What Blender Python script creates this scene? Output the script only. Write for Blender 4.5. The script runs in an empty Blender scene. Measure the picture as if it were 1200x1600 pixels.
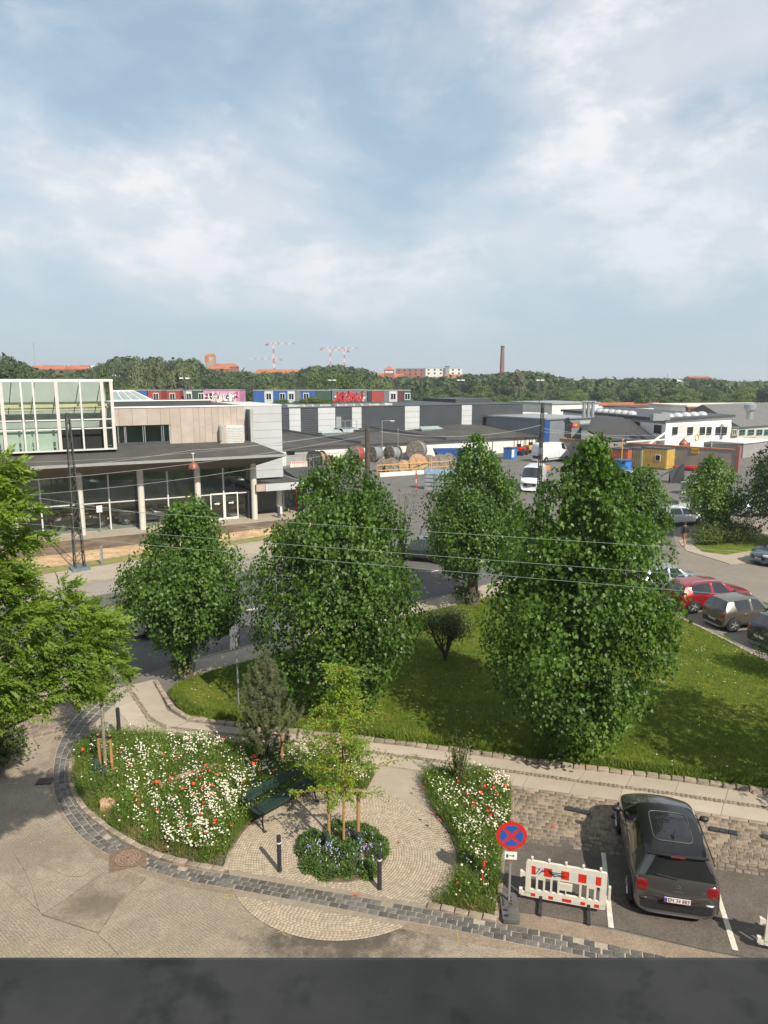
import bpy, bmesh, math, random
import numpy as np
from mathutils import Vector, Matrix
from mathutils.bvhtree import BVHTree
from mathutils.geometry import tessellate_polygon
R = math.radians
scn = bpy.context.scene
C = scn.collection
random.seed(7); np.random.seed(7)
# ------------------------------------------------ camera
FPX, H, PITCH = 1110.0, 11.3, math.atan(205/1110)
cam = bpy.data.cameras.new('camera'); camo = bpy.data.objects.new('camera', cam); C.objects.link(camo)
cam.sensor_fit = 'VERTICAL'; cam.sensor_height = 36; cam.sensor_width = 27; cam.lens = FPX/1600*36
cam.clip_start = .05; cam.clip_end = 9000
camo.location = (0, 0, H); camo.rotation_euler = (R(90)-PITCH, 0, 0)
scn.camera = camo
# ------------------------------------------------ sun, sky, exposure
SUN = Vector((.57, -.82, .90)).normalized()
sun = bpy.data.lights.new('sun', 'SUN'); suno = bpy.data.objects.new('sun', sun); C.objects.link(suno)
sun.energy = 4.7; sun.angle = R(.6); sun.color = (1, .91, .77)
suno.rotation_euler = SUN.to_track_quat('Z', 'Y').to_euler(); suno.location = (10, -10, 40)
scn.view_settings.view_transform = 'Standard'; scn.view_settings.look = 'None'
scn.view_settings.exposure = 0.5; scn.view_settings.gamma = 1; scn.view_settings.use_curve_mapping = False
SKY_STRENGTH = .085
w = bpy.data.worlds.new('World'); scn.world = w; w.use_nodes = True
nt = w.node_tree; N = nt.nodes; L = nt.links
for n in list(N): N.remove(n)
def nd(t, **k):
    n = N.new(t)
    for a, b in k.items():
        if a.startswith('i_'): n.inputs[a[2:].replace('_', ' ')].default_value = b
        elif a[0] == 'n' and a[1:].isdigit(): n.inputs[int(a[1:])].default_value = b
        else: setattr(n, a, b)
    return n
out = nd('ShaderNodeOutputWorld'); bg = nd('ShaderNodeBackground'); bg.inputs[1].default_value = SKY_STRENGTH
sky = nd('ShaderNodeTexSky', sky_type='NISHITA', sun_disc=False, sun_elevation=R(42), sun_rotation=math.atan2(SUN.x, SUN.y),
         air_density=1.3, dust_density=.6, ozone_density=2.2, altitude=20)
tc = nd('ShaderNodeTexCoord'); sep = nd('ShaderNodeSeparateXYZ'); L.new(tc.outputs['Generated'], sep.inputs[0])
def mth(op, a, b=None, c=None, clamp=False):
    n = nd('ShaderNodeMath', operation=op, use_clamp=clamp)
    for i, v in enumerate((a, b, c)):
        if v is None: continue
        if isinstance(v, (int, float)): n.inputs[i].default_value = v
        else: L.new(v, n.inputs[i])
    return n.outputs[0]
zc = mth('MAXIMUM', sep.outputs[2], 0.0); zd = mth('ADD', zc, .16)
cmb = nd('ShaderNodeCombineXYZ'); L.new(mth('DIVIDE', sep.outputs[0], zd), cmb.inputs[0]); L.new(mth('DIVIDE', sep.outputs[1], zd), cmb.inputs[1])
def cloud(scale, detail, rough, dist, loc, lo, hi):
    mp = nd('ShaderNodeMapping'); L.new(tc.outputs['Generated'], mp.inputs[0]); mp.inputs['Location'].default_value = loc; mp.inputs['Scale'].default_value = (1.0, 1.0, 2.1)
    ns = nd('ShaderNodeTexNoise', i_Scale=scale, i_Detail=detail, i_Roughness=rough, i_Distortion=dist); L.new(mp.outputs[0], ns.inputs[0])
    mr = nd('ShaderNodeMapRange', interpolation_type='SMOOTHSTEP'); L.new(ns.outputs[0], mr.inputs[0]); mr.inputs[1].default_value = lo; mr.inputs[2].default_value = hi
    return mr.outputs[0]
c1 = cloud(2.3, 9, .58, .35, (11.62, 5.96, .3), .33, .58)     # broad veils
c2 = cloud(6.8, 10, .6, .15, (1.9, 2.2, 1.98), .46, .64)     # brighter puffs
c3 = cloud(3.2, 7, .55, .3, (1.2, 9.2, 0), .38, .64)      # grey undersides
cov = mth('ADD', mth('MULTIPLY', c1, .58), mth('MULTIPLY', c2, mth('ADD', mth('MULTIPLY', c1, .34), .12)), clamp=True)
hz = nd('ShaderNodeMapRange', interpolation_type='SMOOTHSTEP'); L.new(sep.outputs[2], hz.inputs[0])
hz.inputs[1].default_value = .03; hz.inputs[2].default_value = .15
cov = mth('MULTIPLY', cov, mth('ADD', mth('MULTIPLY', hz.outputs[0], .85), .15))
ccol = nd('ShaderNodeMixRGB'); L.new(c3, ccol.inputs[0]); ccol.inputs[1].default_value = (7.8, 7.75, 7.95, 1); ccol.inputs[2].default_value = (6.7, 7.1, 7.6, 1)
# haze-coloured horizon under the Nishita sky
base = nd('ShaderNodeMixRGB'); hz2 = nd('ShaderNodeMapRange', interpolation_type='SMOOTHSTEP'); L.new(sep.outputs[2], hz2.inputs[0])
hz2.inputs[1].default_value = -.02; hz2.inputs[2].default_value = .34; hz2.inputs[3].default_value = .92; hz2.inputs[4].default_value = .62
L.new(hz2.outputs[0], base.inputs[0]); L.new(sky.outputs[0], base.inputs[1]); base.inputs[2].default_value = (3.85, 5.0, 5.95, 1)
mx = nd('ShaderNodeMixRGB'); L.new(cov, mx.inputs[0]); L.new(base.outputs[0], mx.inputs[1]); L.new(ccol.outputs[0], mx.inputs[2])
L.new(mx.outputs[0], bg.inputs[0]); L.new(bg.outputs[0], out.inputs[0])
# ------------------------------------------------ helpers
def ray(px, py):
    x = (px-600)/FPX; v = -(py-800)/FPX
    return Vector((x, math.cos(PITCH)+v*math.sin(PITCH), -math.sin(PITCH)+v*math.cos(PITCH)))
def G(px, py, z=0.0):                      # place on the level z seen at this spot of the survey photograph
    d = ray(px, py); t = (z-H)/d.z
    return Vector((d.x*t, d.y*t, z))
def P(px, py, Y):
    d = ray(px, py); t = Y/d.y
    return Vector((d.x*t, Y, H+d.z*t))
def GG(pts, z=0.0): return [G(a, b, z) for a, b in pts]
class Fr:                                   # a facade frame: origin on the ground, local x along the facade, local y inwards
    def __init__(s, o, ang): s.o = Vector((o[0], o[1], 0)); s.a = ang; s.u = Vector((math.cos(ang), math.sin(ang), 0)); s.v = Vector((-math.sin(ang), math.cos(ang), 0))
    def hit(s, px, py, y0=0.0):
        d = ray(px, py); o = s.o+s.v*y0; c = Vector((0, 0, H))
        t = (o-c).dot(s.v)/d.dot(s.v); q = c+d*t
        return (q-s.o).dot(s.u), q.z
    def w(s, x, y, z=0): return s.o+s.u*x+s.v*y+Vector((0, 0, z))
MATS = {}
def _nodes(name):
    m = bpy.data.materials.new(name); m.use_nodes = True; t = m.node_tree
    return m, t, t.nodes['Principled BSDF']
def mat(name, col, rough=.6, var=.18, scale=3.0, bump=0.0, bscale=40.0, metal=0.0, coat=0.0, spec=.5, col2=None, island=0.0, stretch=None, detail=6, emit=None, lo=.35, hi=.65):
    if name in MATS: return MATS[name]
    m, t, b = _nodes(name); ns = t.nodes; lk = t.links
    tcn = ns.new('ShaderNodeTexCoord'); src = tcn.outputs['Object']
    if stretch:
        mp = ns.new('ShaderNodeMapping'); mp.inputs['Scale'].default_value = stretch; lk.new(src, mp.inputs[0]); src = mp.outputs[0]
    n1 = ns.new('ShaderNodeTexNoise'); n1.inputs['Scale'].default_value = scale; n1.inputs['Detail'].default_value = detail; n1.inputs['Roughness'].default_value = .62
    lk.new(src, n1.inputs[0])
    mr = ns.new('ShaderNodeMapRange'); mr.inputs[1].default_value = lo; mr.inputs[2].default_value = hi; lk.new(n1.outputs[0], mr.inputs[0])
    mixn = ns.new('ShaderNodeMixRGB'); lk.new(mr.outputs[0], mixn.inputs[0])
    c2 = col2 or tuple(min(1, c*(1+var)) for c in col[:3]); c1 = tuple(c*(1-var) for c in col[:3]) if not col2 else col
    mixn.inputs[1].default_value = (*c1[:3], 1); mixn.inputs[2].default_value = (*c2[:3], 1)
    o = mixn.outputs[0]
    if island:
        g = ns.new('ShaderNodeNewGeometry'); hs = ns.new('ShaderNodeHueSaturation')
        oi = ns.new('ShaderNodeObjectInfo'); ad = ns.new('ShaderNodeMath'); ad.operation = 'ADD'; lk.new(g.outputs['Random Per Island'], ad.inputs[0]); lk.new(oi.outputs['Random'], ad.inputs[1])
        fr = ns.new('ShaderNodeMath'); fr.operation = 'FRACT'; lk.new(ad.outputs[0], fr.inputs[0])
        m2 = ns.new('ShaderNodeMapRange'); lk.new(fr.outputs[0], m2.inputs[0]); m2.inputs[3].default_value = 1-island; m2.inputs[4].default_value = 1+island
        lk.new(m2.outputs[0], hs.inputs['Value']); lk.new(o, hs.inputs['Color'])
        m3 = ns.new('ShaderNodeMapRange'); lk.new(fr.outputs[0], m3.inputs[0]); m3.inputs[3].default_value = .5+island*.045; m3.inputs[4].default_value = .5-island*.045
        lk.new(m3.outputs[0], hs.inputs['Hue']); o = hs.outputs[0]
    lk.new(o, b.inputs['Base Color'])
    b.inputs['Roughness'].default_value = rough; b.inputs['Metallic'].default_value = metal; b.inputs['Coat Weight'].default_value = coat
    b.inputs['Specular IOR Level'].default_value = spec
    if bump:
        n2 = ns.new('ShaderNodeTexNoise'); n2.inputs['Scale'].default_value = bscale; n2.inputs['Detail'].default_value = 5; lk.new(src, n2.inputs[0])
        bp = ns.new('ShaderNodeBump'); bp.inputs['Strength'].default_value = bump; bp.inputs['Distance'].default_value = .02; lk.new(n2.outputs[0], bp.inputs['Height']); lk.new(bp.outputs[0], b.inputs['Normal'])
    MATS[name] = m
    return m
def leafmat(name, c1, c2, island=.35, trans=.35, rough=.45, scale=.6):
    m, t, b = _nodes(name); ns = t.nodes; lk = t.links
    g = ns.new('ShaderNodeNewGeometry'); tcn = ns.new('ShaderNodeTexCoord')
    n1 = ns.new('ShaderNodeTexNoise'); n1.inputs['Scale'].default_value = scale; n1.inputs['Detail'].default_value = 3; lk.new(tcn.outputs['Object'], n1.inputs[0])
    ad = ns.new('ShaderNodeMath'); ad.operation = 'MULTIPLY_ADD'; lk.new(g.outputs['Random Per Island'], ad.inputs[0]); ad.inputs[1].default_value = .7
    mr = ns.new('ShaderNodeMapRange'); lk.new(n1.outputs[0], mr.inputs[0]); mr.inputs[1].default_value = .35; mr.inputs[2].default_value = .65; mr.inputs[3].default_value = -.1; mr.inputs[4].default_value = .4
    lk.new(mr.outputs[0], ad.inputs[2]); ad.use_clamp = True
    mxx = ns.new('ShaderNodeMixRGB'); lk.new(ad.outputs[0], mxx.inputs[0]); mxx.inputs[1].default_value = (*c1, 1); mxx.inputs[2].default_value = (*c2, 1)
    oi = ns.new('ShaderNodeObjectInfo'); hs = ns.new('ShaderNodeHueSaturation'); m2 = ns.new('ShaderNodeMapRange'); lk.new(oi.outputs['Random'], m2.inputs[0]); m2.inputs[3].default_value = 1-island*.6; m2.inputs[4].default_value = 1+island*.6
    lk.new(m2.outputs[0], hs.inputs['Value']); lk.new(mxx.outputs[0], hs.inputs['Color'])
    lk.new(hs.outputs[0], b.inputs['Base Color']); b.inputs['Roughness'].default_value = rough; b.inputs['Specular IOR Level'].default_value = .35
    tr = ns.new('ShaderNodeBsdfTranslucent'); tm = ns.new('ShaderNodeMixRGB'); tm.blend_type = 'MULTIPLY'; tm.inputs[0].default_value = 1; lk.new(hs.outputs[0], tm.inputs[1]); tm.inputs[2].default_value = (1.5, 1.7, .55, 1)
    lk.new(tm.outputs[0], tr.inputs[0])
    ms = ns.new('ShaderNodeMixShader'); ms.inputs[0].default_value = trans; lk.new(b.outputs[0], ms.inputs[1]); lk.new(tr.outputs[0], ms.inputs[2])
    lk.new(ms.outputs[0], ns['Material Output'].inputs[0]); MATS[name] = m
    return m
def glass(name, tint=(.8, .9, .88), refl=.18, dark=0.0):
    m, t, b = _nodes(name); ns = t.nodes; lk = t.links
    tp = ns.new('ShaderNodeBsdfTransparent'); tp.inputs[0].default_value = (*tint, 1)
    gl = ns.new('ShaderNodeBsdfGlossy'); gl.inputs['Roughness'].default_value = .02; gl.inputs[0].default_value = (.9, .95, .95, 1)
    fr = ns.new('ShaderNodeLayerWeight'); fr.inputs[0].default_value = .5; pw = ns.new('ShaderNodeMath'); pw.operation = 'POWER'; lk.new(fr.outputs['Facing'], pw.inputs[0]); pw.inputs[1].default_value = 4.0
    mm = ns.new('ShaderNodeMath'); mm.operation = 'MULTIPLY_ADD'; mm.use_clamp = True; lk.new(pw.outputs[0], mm.inputs[0]); mm.inputs[1].default_value = .6; mm.inputs[2].default_value = refl
    ms = ns.new('ShaderNodeMixShader'); lk.new(mm.outputs[0], ms.inputs[0]); lk.new(tp.outputs[0], ms.inputs[1]); lk.new(gl.outputs[0], ms.inputs[2])
    lk.new(ms.outputs[0], ns['Material Output'].inputs[0]); MATS[name] = m
    return m
# ---- mesh collecting
def link(name, me, parent=None, m=None, loc=None, rot=None):
    o = bpy.data.objects.new(name, me); C.objects.link(o)
    if m is not None and me is not None:
        if len(me.materials): me.materials.clear()
        for q in (m if isinstance(m, (list, tuple)) else [m]): me.materials.append(q)
    if parent is not None: o.parent = parent
    if loc is not None: o.location = loc
    if rot is not None: o.rotation_euler = rot
    return o
def tag(o, label=None, cat=None, group=None, kind=None):
    if label: o['label'] = label
    if cat: o['category'] = cat
    if group: o['group'] = group
    if kind: o['kind'] = kind
    return o
def thing(name, label, cat, loc=(0, 0, 0), rz=0.0, group=None):
    return tag(link(name, None, loc=loc, rot=(0, 0, rz)), label, cat, group)
class MB:
    def __init__(s): s.v = []; s.f = []; s.mi = []
    def add(s, vs, fs, mi=0):
        b = len(s.v); s.v += [tuple(v) for v in vs]; s.f += [tuple(b+i for i in f) for f in fs]; s.mi += [mi]*len(fs); return s
    def box(s, x0, x1, y0, y1, z0, z1, mi=0, M=None):
        vs = [Vector((x, y, z)) for z in (z0, z1) for y in (y0, y1) for x in (x0, x1)]
        if M: vs = [M @ v for v in vs]
        return s.add(vs, [(0, 2, 3, 1), (4, 5, 7, 6), (0, 1, 5, 4), (2, 6, 7, 3), (0, 4, 6, 2), (1, 3, 7, 5)], mi)
    def tube(s, pts, r, n=8, cap=True, mi=0, sq=1.0):
        pts = [Vector(p) for p in pts]; rs = r if isinstance(r, (list, tuple)) else [r]*len(pts); rings = []; up = None
        for i, p in enumerate(pts):
            d = (pts[min(i+1, len(pts)-1)]-pts[max(i-1, 0)])
            if d.length < 1e-9: d = Vector((0, 0, 1))
            d.normalize()
            if up is None: up = Vector((0, 0, 1)) if abs(d.z) < .9 else Vector((1, 0, 0))
            a = d.cross(up).normalized(); b = a.cross(d).normalized(); up = b
            rings.append([p+(a*math.cos(t)+b*math.sin(t)*sq)*rs[i] for t in [2*math.pi*(k+.5)/n for k in range(n)]])
        vs = [q for rg in rings for q in rg]; fs = []
        for i in range(len(pts)-1):
            for k in range(n):
                k2 = (k+1) % n; fs.append((i*n+k, i*n+k2, (i+1)*n+k2, (i+1)*n+k))
        if cap: fs.append(tuple(range(n))[::-1]); fs.append(tuple((len(pts)-1)*n+k for k in range(n)))
        return s.add(vs, fs, mi)
    def cyl(s, c, r, z0, z1, n=16, r2=None, mi=0): return s.tube([(c[0], c[1], z0), (c[0], c[1], z1)], [r, r if r2 is None else r2], n, True, mi)
    def disc(s, c, ax, r, th, n=20, mi=0):
        c = Vector(c); ax = Vector(ax).normalized(); return s.tube([c-ax*th/2, c+ax*th/2], r, n, True, mi)
    def lathe(s, prof, n=16, c=(0, 0), mi=0):
        vs = []; fs = []
        for r, z in prof:
            for k in range(n): t = 2*math.pi*k/n; vs.append((c[0]+r*math.cos(t), c[1]+r*math.sin(t), z))
        for i in range(len(prof)-1):
            for k in range(n): k2 = (k+1) % n; fs.append((i*n+k, i*n+k2, (i+1)*n+k2, (i+1)*n+k))
        fs.append(tuple(range(n))[::-1]); fs.append(tuple((len(prof)-1)*n+k for k in range(n)))
        return s.add(vs, fs, mi)
    def prism(s, poly, z0, z1, mi=0, M=None):
        n = len(poly); ar = sum(poly[i][0]*poly[(i+1) % n][1]-poly[(i+1) % n][0]*poly[i][1] for i in range(n))
        if ar < 0: poly = list(poly)[::-1]
        vs = [Vector((p[0], p[1], z0)) for p in poly]+[Vector((p[0], p[1], z1)) for p in poly]
        if M: vs = [M @ v for v in vs]
        tr = tessellate_polygon([[Vector((p[0], p[1], 0)) for p in poly]]); fs = []
        for a, b_, c in tr:
            A, B, D = poly[a], poly[b_], poly[c]
            if (B[0]-A[0])*(D[1]-A[1])-(B[1]-A[1])*(D[0]-A[0]) < 0: a, c = c, a
            fs.append((a+n, b_+n, c+n)); fs.append((c, b_, a))
        for i in range(n): j = (i+1) % n; fs.append((i, j, j+n, i+n))
        return s.add(vs, fs, mi)
    def mesh(s, name, smooth=False):
        me = bpy.data.meshes.new(name); me.from_pydata(s.v, [], s.f); me.update()
        if any(s.mi): me.polygons.foreach_set('material_index', s.mi)
        if smooth:
            me.polygons.foreach_set('use_smooth', [True]*len(me.polygons))
            if smooth != 'all':
                try: me.set_sharp_from_angle(angle=R(40))
                except Exception: pass
        return me
    def build(s, name, m, parent=None, smooth=False, loc=None, rot=None, bevel=0):
        o = link(name, s.mesh(name, smooth), parent, m, loc, rot)
        if bevel:
            b = o.modifiers.new('edge', 'BEVEL'); b.width = bevel; b.segments = 2; b.limit_method = 'ANGLE'
        return o
def npmesh(name, V, Fc, smooth=False):       # V (n,3), Fc (m,k)
    me = bpy.data.meshes.new(name); k = Fc.shape[1]
    me.vertices.add(len(V)); me.vertices.foreach_set('co', np.ascontiguousarray(V, dtype=np.float32).ravel())
    me.loops.add(Fc.size); me.loops.foreach_set('vertex_index', np.ascontiguousarray(Fc, dtype=np.int32).ravel())
    me.polygons.add(len(Fc)); me.polygons.foreach_set('loop_start', np.arange(len(Fc), dtype=np.int32)*k)
    try: me.polygons.foreach_set('loop_total', np.full(len(Fc), k, dtype=np.int32))
    except Exception: pass
    me.update(calc_edges=True); me.validate()
    return me
def sheet(name, poly, z, m, parent=None, kind='structure', sub=0):
    n = len(poly); me = bpy.data.meshes.new(name)
    tr = tessellate_polygon([[Vector((p[0], p[1], 0)) for p in poly]])
    fs = []
    for a, b_, c in tr:
        A, B, D = poly[a], poly[b_], poly[c]
        if (B[0]-A[0])*(D[1]-A[1])-(B[1]-A[1])*(D[0]-A[0]) < 0: a, c = c, a
        fs.append((a, b_, c))
    me.from_pydata([(p[0], p[1], z) for p in poly], [], fs); me.update()
    return tag(link(name, me, parent, m), kind=kind)
def raised(name, poly, z0, z1, m, parent=None, kind='structure'):
    return tag(MB().prism([(p[0], p[1]) for p in poly], z0, z1).build(name, m, parent), kind=kind)
def inpoly(x, y, poly):
    x = np.asarray(x); y = np.asarray(y); r = np.zeros(x.shape, bool); n = len(poly)
    for i in range(n):
        x1, y1 = poly[i][0], poly[i][1]; x2, y2 = poly[(i+1) % n][0], poly[(i+1) % n][1]
        if y1 == y2: continue
        r ^= ((y1 > y) != (y2 > y)) & (x < (x2-x1)*(y-y1)/(y2-y1)+x1)
    return r
def resample(pts, step):
    pts = [Vector((p[0], p[1])) for p in pts]; d = [0]
    for a, b in zip(pts, pts[1:]): d.append(d[-1]+(b-a).length)
    n = max(2, int(round(d[-1]/step))+1); o = []
    for i in range(n):
        t = d[-1]*i/(n-1); k = 0
        while k < len(d)-2 and d[k+1] < t: k += 1
        o.append(pts[k].lerp(pts[k+1], (t-d[k])/max(1e-9, d[k+1]-d[k])))
    return o
def smooth2(pts, it=2):
    for _ in range(it):
        o = [pts[0]]
        for a, b in zip(pts, pts[1:]): o += [a.lerp(b, .25), a.lerp(b, .75)]
        pts = o+[pts[-1]]
    return pts
def copy_tree(o, parent=None):
    c = o.copy(); C.objects.link(c)
    if parent is not None: c.parent = parent
    for ch in [x for x in KIDS.get(o.name, ())]: copy_tree(ch, c)
    return c
KIDS = {}
USED = set()
def where(px, py, marks, head, k=1.0):
    """wording that places a thing by the landmarks nearest to it"""
    ds = sorted((math.hypot(px-x, (py-y)*k), x, y, n) for x, y, n in marks)
    def ph(d, x, y, n):
        a = math.degrees(math.atan2(-(py-y)*k, px-x)) % 360; w_ = ('right of', 'above right of', 'above', 'above left of', 'left of', 'below left of', 'below', 'below right of')[int((a+22.5)//45) % 8]
        return '%s %s %s' % ('just' if d < 22 else ('some way' if d < 55 else 'far'), w_, n)
    s = head+' '+ph(*ds[0])
    if s in USED and len(ds) > 1: s = s+', '+ph(*ds[1])
    if len(s.split()) > 16 or s in USED:
        for q in ds[1:6]:
            s = head+' '+ph(*q)
            if s not in USED: break
    USED.add(s); return s
def kids(o):
    KIDS[o.name] = [x for x in bpy.data.objects if x.parent == o]
    for x in KIDS[o.name]: kids(x)
def dup(o, loc=None, rz=None, label=None, sc=None, group=None):
    if o.name not in KIDS: kids(o)
    c = copy_tree(o)
    if loc is not None: c.location = loc
    if rz is not None: c.rotation_euler = (0, 0, rz)
    if sc: c.scale = (sc, sc, sc) if isinstance(sc, (int, float)) else sc
    if label: c['label'] = label
    if group: c['group'] = group
    return c
def textmesh(txt, size, depth=.004, name='lettering'):
    cu = bpy.data.curves.new(name, 'FONT'); cu.body = txt; cu.size = size; cu.extrude = depth; cu.align_x = 'CENTER'; cu.align_y = 'CENTER'; cu.resolution_u = 2
    o = bpy.data.objects.new('tmp', cu); C.objects.link(o); dg = bpy.context.evaluated_depsgraph_get()
    me = bpy.data.meshes.new_from_object(o.evaluated_get(dg)); bpy.data.objects.remove(o); return me
# ================================================ materials used widely
M_white = mat('white_paint', (.72, .72, .69), .5, .06, 1.5)
M_offwhite = mat('off_white_render', (.62, .61, .57), .8, .08, .8)
M_black = mat('black_plastic', (.018, .019, .021), .45, .2, 8)
M_rubber = mat('black_rubber', (.03, .03, .032), .8, .3, 10, .3)
M_dark = mat('dark_cladding', (.045, .052, .06), .6, .12, .4)
M_red = mat('red_paint', (.5, .03, .02), .45, .15, 4)
M_orange = mat('orange_paint', (.55, .2, .03), .5, .15, 3)
M_yellow = mat('yellow_paint', (.5, .3, .03), .55, .15, 3)
M_blue = mat('blue_paint', (.02, .07, .25), .45, .15, 3)
M_steel = mat('galvanised_steel', (.33, .35, .36), .45, .15, 6, metal=.5)
M_conc = mat('concrete', (.36, .33, .28), .9, .14, 1.2, .2, 60)
M_wood = mat('raw_wood', (.33, .175, .08), .7, .2, 6, .2, 60, stretch=(1, 1, .1))
M_bark = mat('bark', (.075, .06, .045), .9, .35, 9, .8, 25, stretch=(1, 1, .25))
M_roof = mat('roofing_felt', (.055, .052, .047), .85, .25, .35, .1, 30)
M_tile = mat('red_roof_tiles', (.36, .105, .045), .8, .25, .3)
M_brick = mat('far_brick', (.25, .10, .07), .9, .2, .3)
M_cream = mat('cream_render', (.55, .52, .46), .85, .1, .3)
M_glassd = mat('dark_window_glass', (.015, .018, .02), .06, .3, 1, spec=.8)
M_tyre = mat('tyre_rubber', (.022, .022, .024), .75, .2, 10)
M_alu = mat('wheel_alloy', (.45, .46, .47), .35, .1, 5, metal=.7)
def asphalt(name, c, groove=0.0, var=.16, speck=.35, stain=None):
    m, t, b = _nodes(name); ns = t.nodes; lk = t.links
    tcn = ns.new('ShaderNodeTexCoord'); O = tcn.outputs['Object']
    def noise(s, d=6, r=.6, src=O, dist=0):
        n = ns.new('ShaderNodeTexNoise'); n.inputs['Scale'].default_value = s; n.inputs['Detail'].default_value = d; n.inputs['Roughness'].default_value = r; n.inputs['Distortion'].default_value = dist
        lk.new(src, n.inputs[0]); return n.outputs[0]
    def mr(x, a, b_, c_, d_):
        n = ns.new('ShaderNodeMapRange'); lk.new(x, n.inputs[0]); n.inputs[1].default_value = a; n.inputs[2].default_value = b_; n.inputs[3].default_value = c_; n.inputs[4].default_value = d_; return n.outputs[0]
    def mul(a, b_):
        n = ns.new('ShaderNodeMath'); n.operation = 'MULTIPLY'
        for i, x in enumerate((a, b_)):
            if isinstance(x, float): n.inputs[i].default_value = x
            else: lk.new(x, n.inputs[i])
        return n.outputs[0]
    big = mr(noise(.35, 5, .6), .3, .7, 1-var*1.2, 1+var*1.2); mid = mr(noise(2.2, 6, .65, dist=.6), .3, .7, 1-var, 1+var)
    sp = mul(mr(noise(75, 2, .7), .35, .65, 1-speck*.7, 1+speck*.7), mr(noise(26, 3, .75), .35, .65, 1-speck*.6, 1+speck*.6))
    v = mul(mul(big, mid), sp); height = sp
    if groove:                     # curved planing grooves of a milled surface
        mpz = ns.new('ShaderNodeMapping'); mpz.inputs['Rotation'].default_value = (0, 0, R(38)); lk.new(O, mpz.inputs[0])
        wv = ns.new('ShaderNodeTexWave'); wv.wave_type = 'BANDS'; wv.bands_direction = 'Y'; wv.inputs['Scale'].default_value = 5.2; wv.inputs['Distortion'].default_value = 9.0; wv.inputs['Detail'].default_value = 4
        wv.inputs['Detail Scale'].default_value = .35; lk.new(mpz.outputs[0], wv.inputs[0])
        gm = mr(noise(.5, 3), .42, .6, .15, 1.0); gr = mr(wv.outputs['Fac'], 0, 1, -groove, groove)
        ad = ns.new('ShaderNodeMath'); ad.operation = 'MULTIPLY_ADD'; lk.new(gr, ad.inputs[0]); lk.new(gm, ad.inputs[1]); ad.inputs[2].default_value = 1.0
        v = mul(v, ad.outputs[0]); height = mul(sp, ad.outputs[0])
        mp2 = ns.new('ShaderNodeMapping'); mp2.inputs['Rotation'].default_value = (0, 0, R(-12)); lk.new(O, mp2.inputs[0]); w2 = ns.new('ShaderNodeTexWave'); w2.bands_direction = 'Y'; w2.inputs['Scale'].default_value = 6.3; w2.inputs['Distortion'].default_value = 7; w2.inputs['Detail'].default_value = 3; w2.inputs['Detail Scale'].default_value = .5; lk.new(mp2.outputs[0], w2.inputs[0])
        g2 = mul(mr(w2.outputs['Fac'], 0, 1, -groove, groove), mr(noise(.45, 3), .40, .56, 1.0, 0.0)); a3 = ns.new('ShaderNodeMath'); a3.operation = 'ADD'; lk.new(g2, a3.inputs[0]); a3.inputs[1].default_value = 1.0; v = mul(v, a3.outputs[0]); height = mul(height, a3.outputs[0])
    cc = ns.new('ShaderNodeMixRGB'); cc.blend_type = 'MULTIPLY'; cc.inputs[0].default_value = 1; cc.inputs[1].default_value = (*c, 1); cb = ns.new('ShaderNodeCombineXYZ')
    for i in range(3): lk.new(v, cb.inputs[i])
    lk.new(cb.outputs[0], cc.inputs[2]); o = cc.outputs[0]
    if stain:
        for (sx, sy, sr, col, amt) in stain:
            mp = ns.new('ShaderNodeMapping'); mp.inputs['Location'].default_value = (-sx/sr, -sy/(sr*.55), 0); mp.inputs['Scale'].default_value = (1/sr, 1/(sr*.55), 0); lk.new(O, mp.inputs[0])
            gd = ns.new('ShaderNodeVectorMath'); gd.operation = 'LENGTH'; lk.new(mp.outputs[0], gd.inputs[0])
            a2 = ns.new('ShaderNodeMath'); a2.operation = 'ADD'; lk.new(gd.outputs['Value'], a2.inputs[0]); lk.new(mr(noise(1.7, 6, .7), .2, .8, -.7, .7), a2.inputs[1])
            f = mr(a2.outputs[0], .45, 1.15, amt, 0); mxx = ns.new('ShaderNodeMixRGB'); lk.new(f, mxx.inputs[0]); lk.new(o, mxx.inputs[1]); mxx.inputs[2].default_value = (*col, 1); o = mxx.outputs[0]
    lk.new(o, b.inputs['Base Color']); b.inputs['Roughness'].default_value = .9; b.inputs['Specular IOR Level'].default_value = .25
    bp = ns.new('ShaderNodeBump'); bp.inputs['Strength'].default_value = .55; bp.inputs['Distance'].default_value = .012; lk.new(height, bp.inputs['Height']); lk.new(bp.outputs[0], b.inputs['Normal'])
    MATS[name] = m; return m
M_ground = asphalt('worn_asphalt', (.145, .135, .12), var=.12)
M_street = asphalt('street_asphalt', (.105, .102, .098), var=.10, speck=.25)
M_yard = asphalt('yard_asphalt', (.13, .125, .115), var=.14)
sm = G(560, 1478); s2 = G(40, 1330); s3 = G(330, 1440)
M_road = asphalt('milled_road_surface', (.275, .232, .178), groove=.15, var=.13, stain=[(sm.x-.3, sm.y+.3, 1.9, (.065, .056, .048), .85), (s2.x, s2.y, 1.6, (.13, .108, .085), .4), (-9.4, 19.6, .9, (.08, .07, .06), .6)])
M_patch = asphalt('road_patch', (.245, .205, .155), var=.2, stain=[(G(150, 1415).x, G(150, 1415).y, .75, (.13, .108, .085), .7)])
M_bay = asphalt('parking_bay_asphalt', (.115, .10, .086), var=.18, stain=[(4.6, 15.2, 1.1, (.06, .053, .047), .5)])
M_lot = asphalt('car_park_asphalt', (.20, .178, .15), var=.08, speck=.2)
M_band = asphalt('sanded_strip', (.24, .19, .14), var=.14)
M_pave = asphalt('pale_paving', (.33, .285, .225), var=.07, speck=.16)
M_slab = mat('path_slab', (.36, .31, .245), .9, .07, .9, .15, 80, island=.10)
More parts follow.
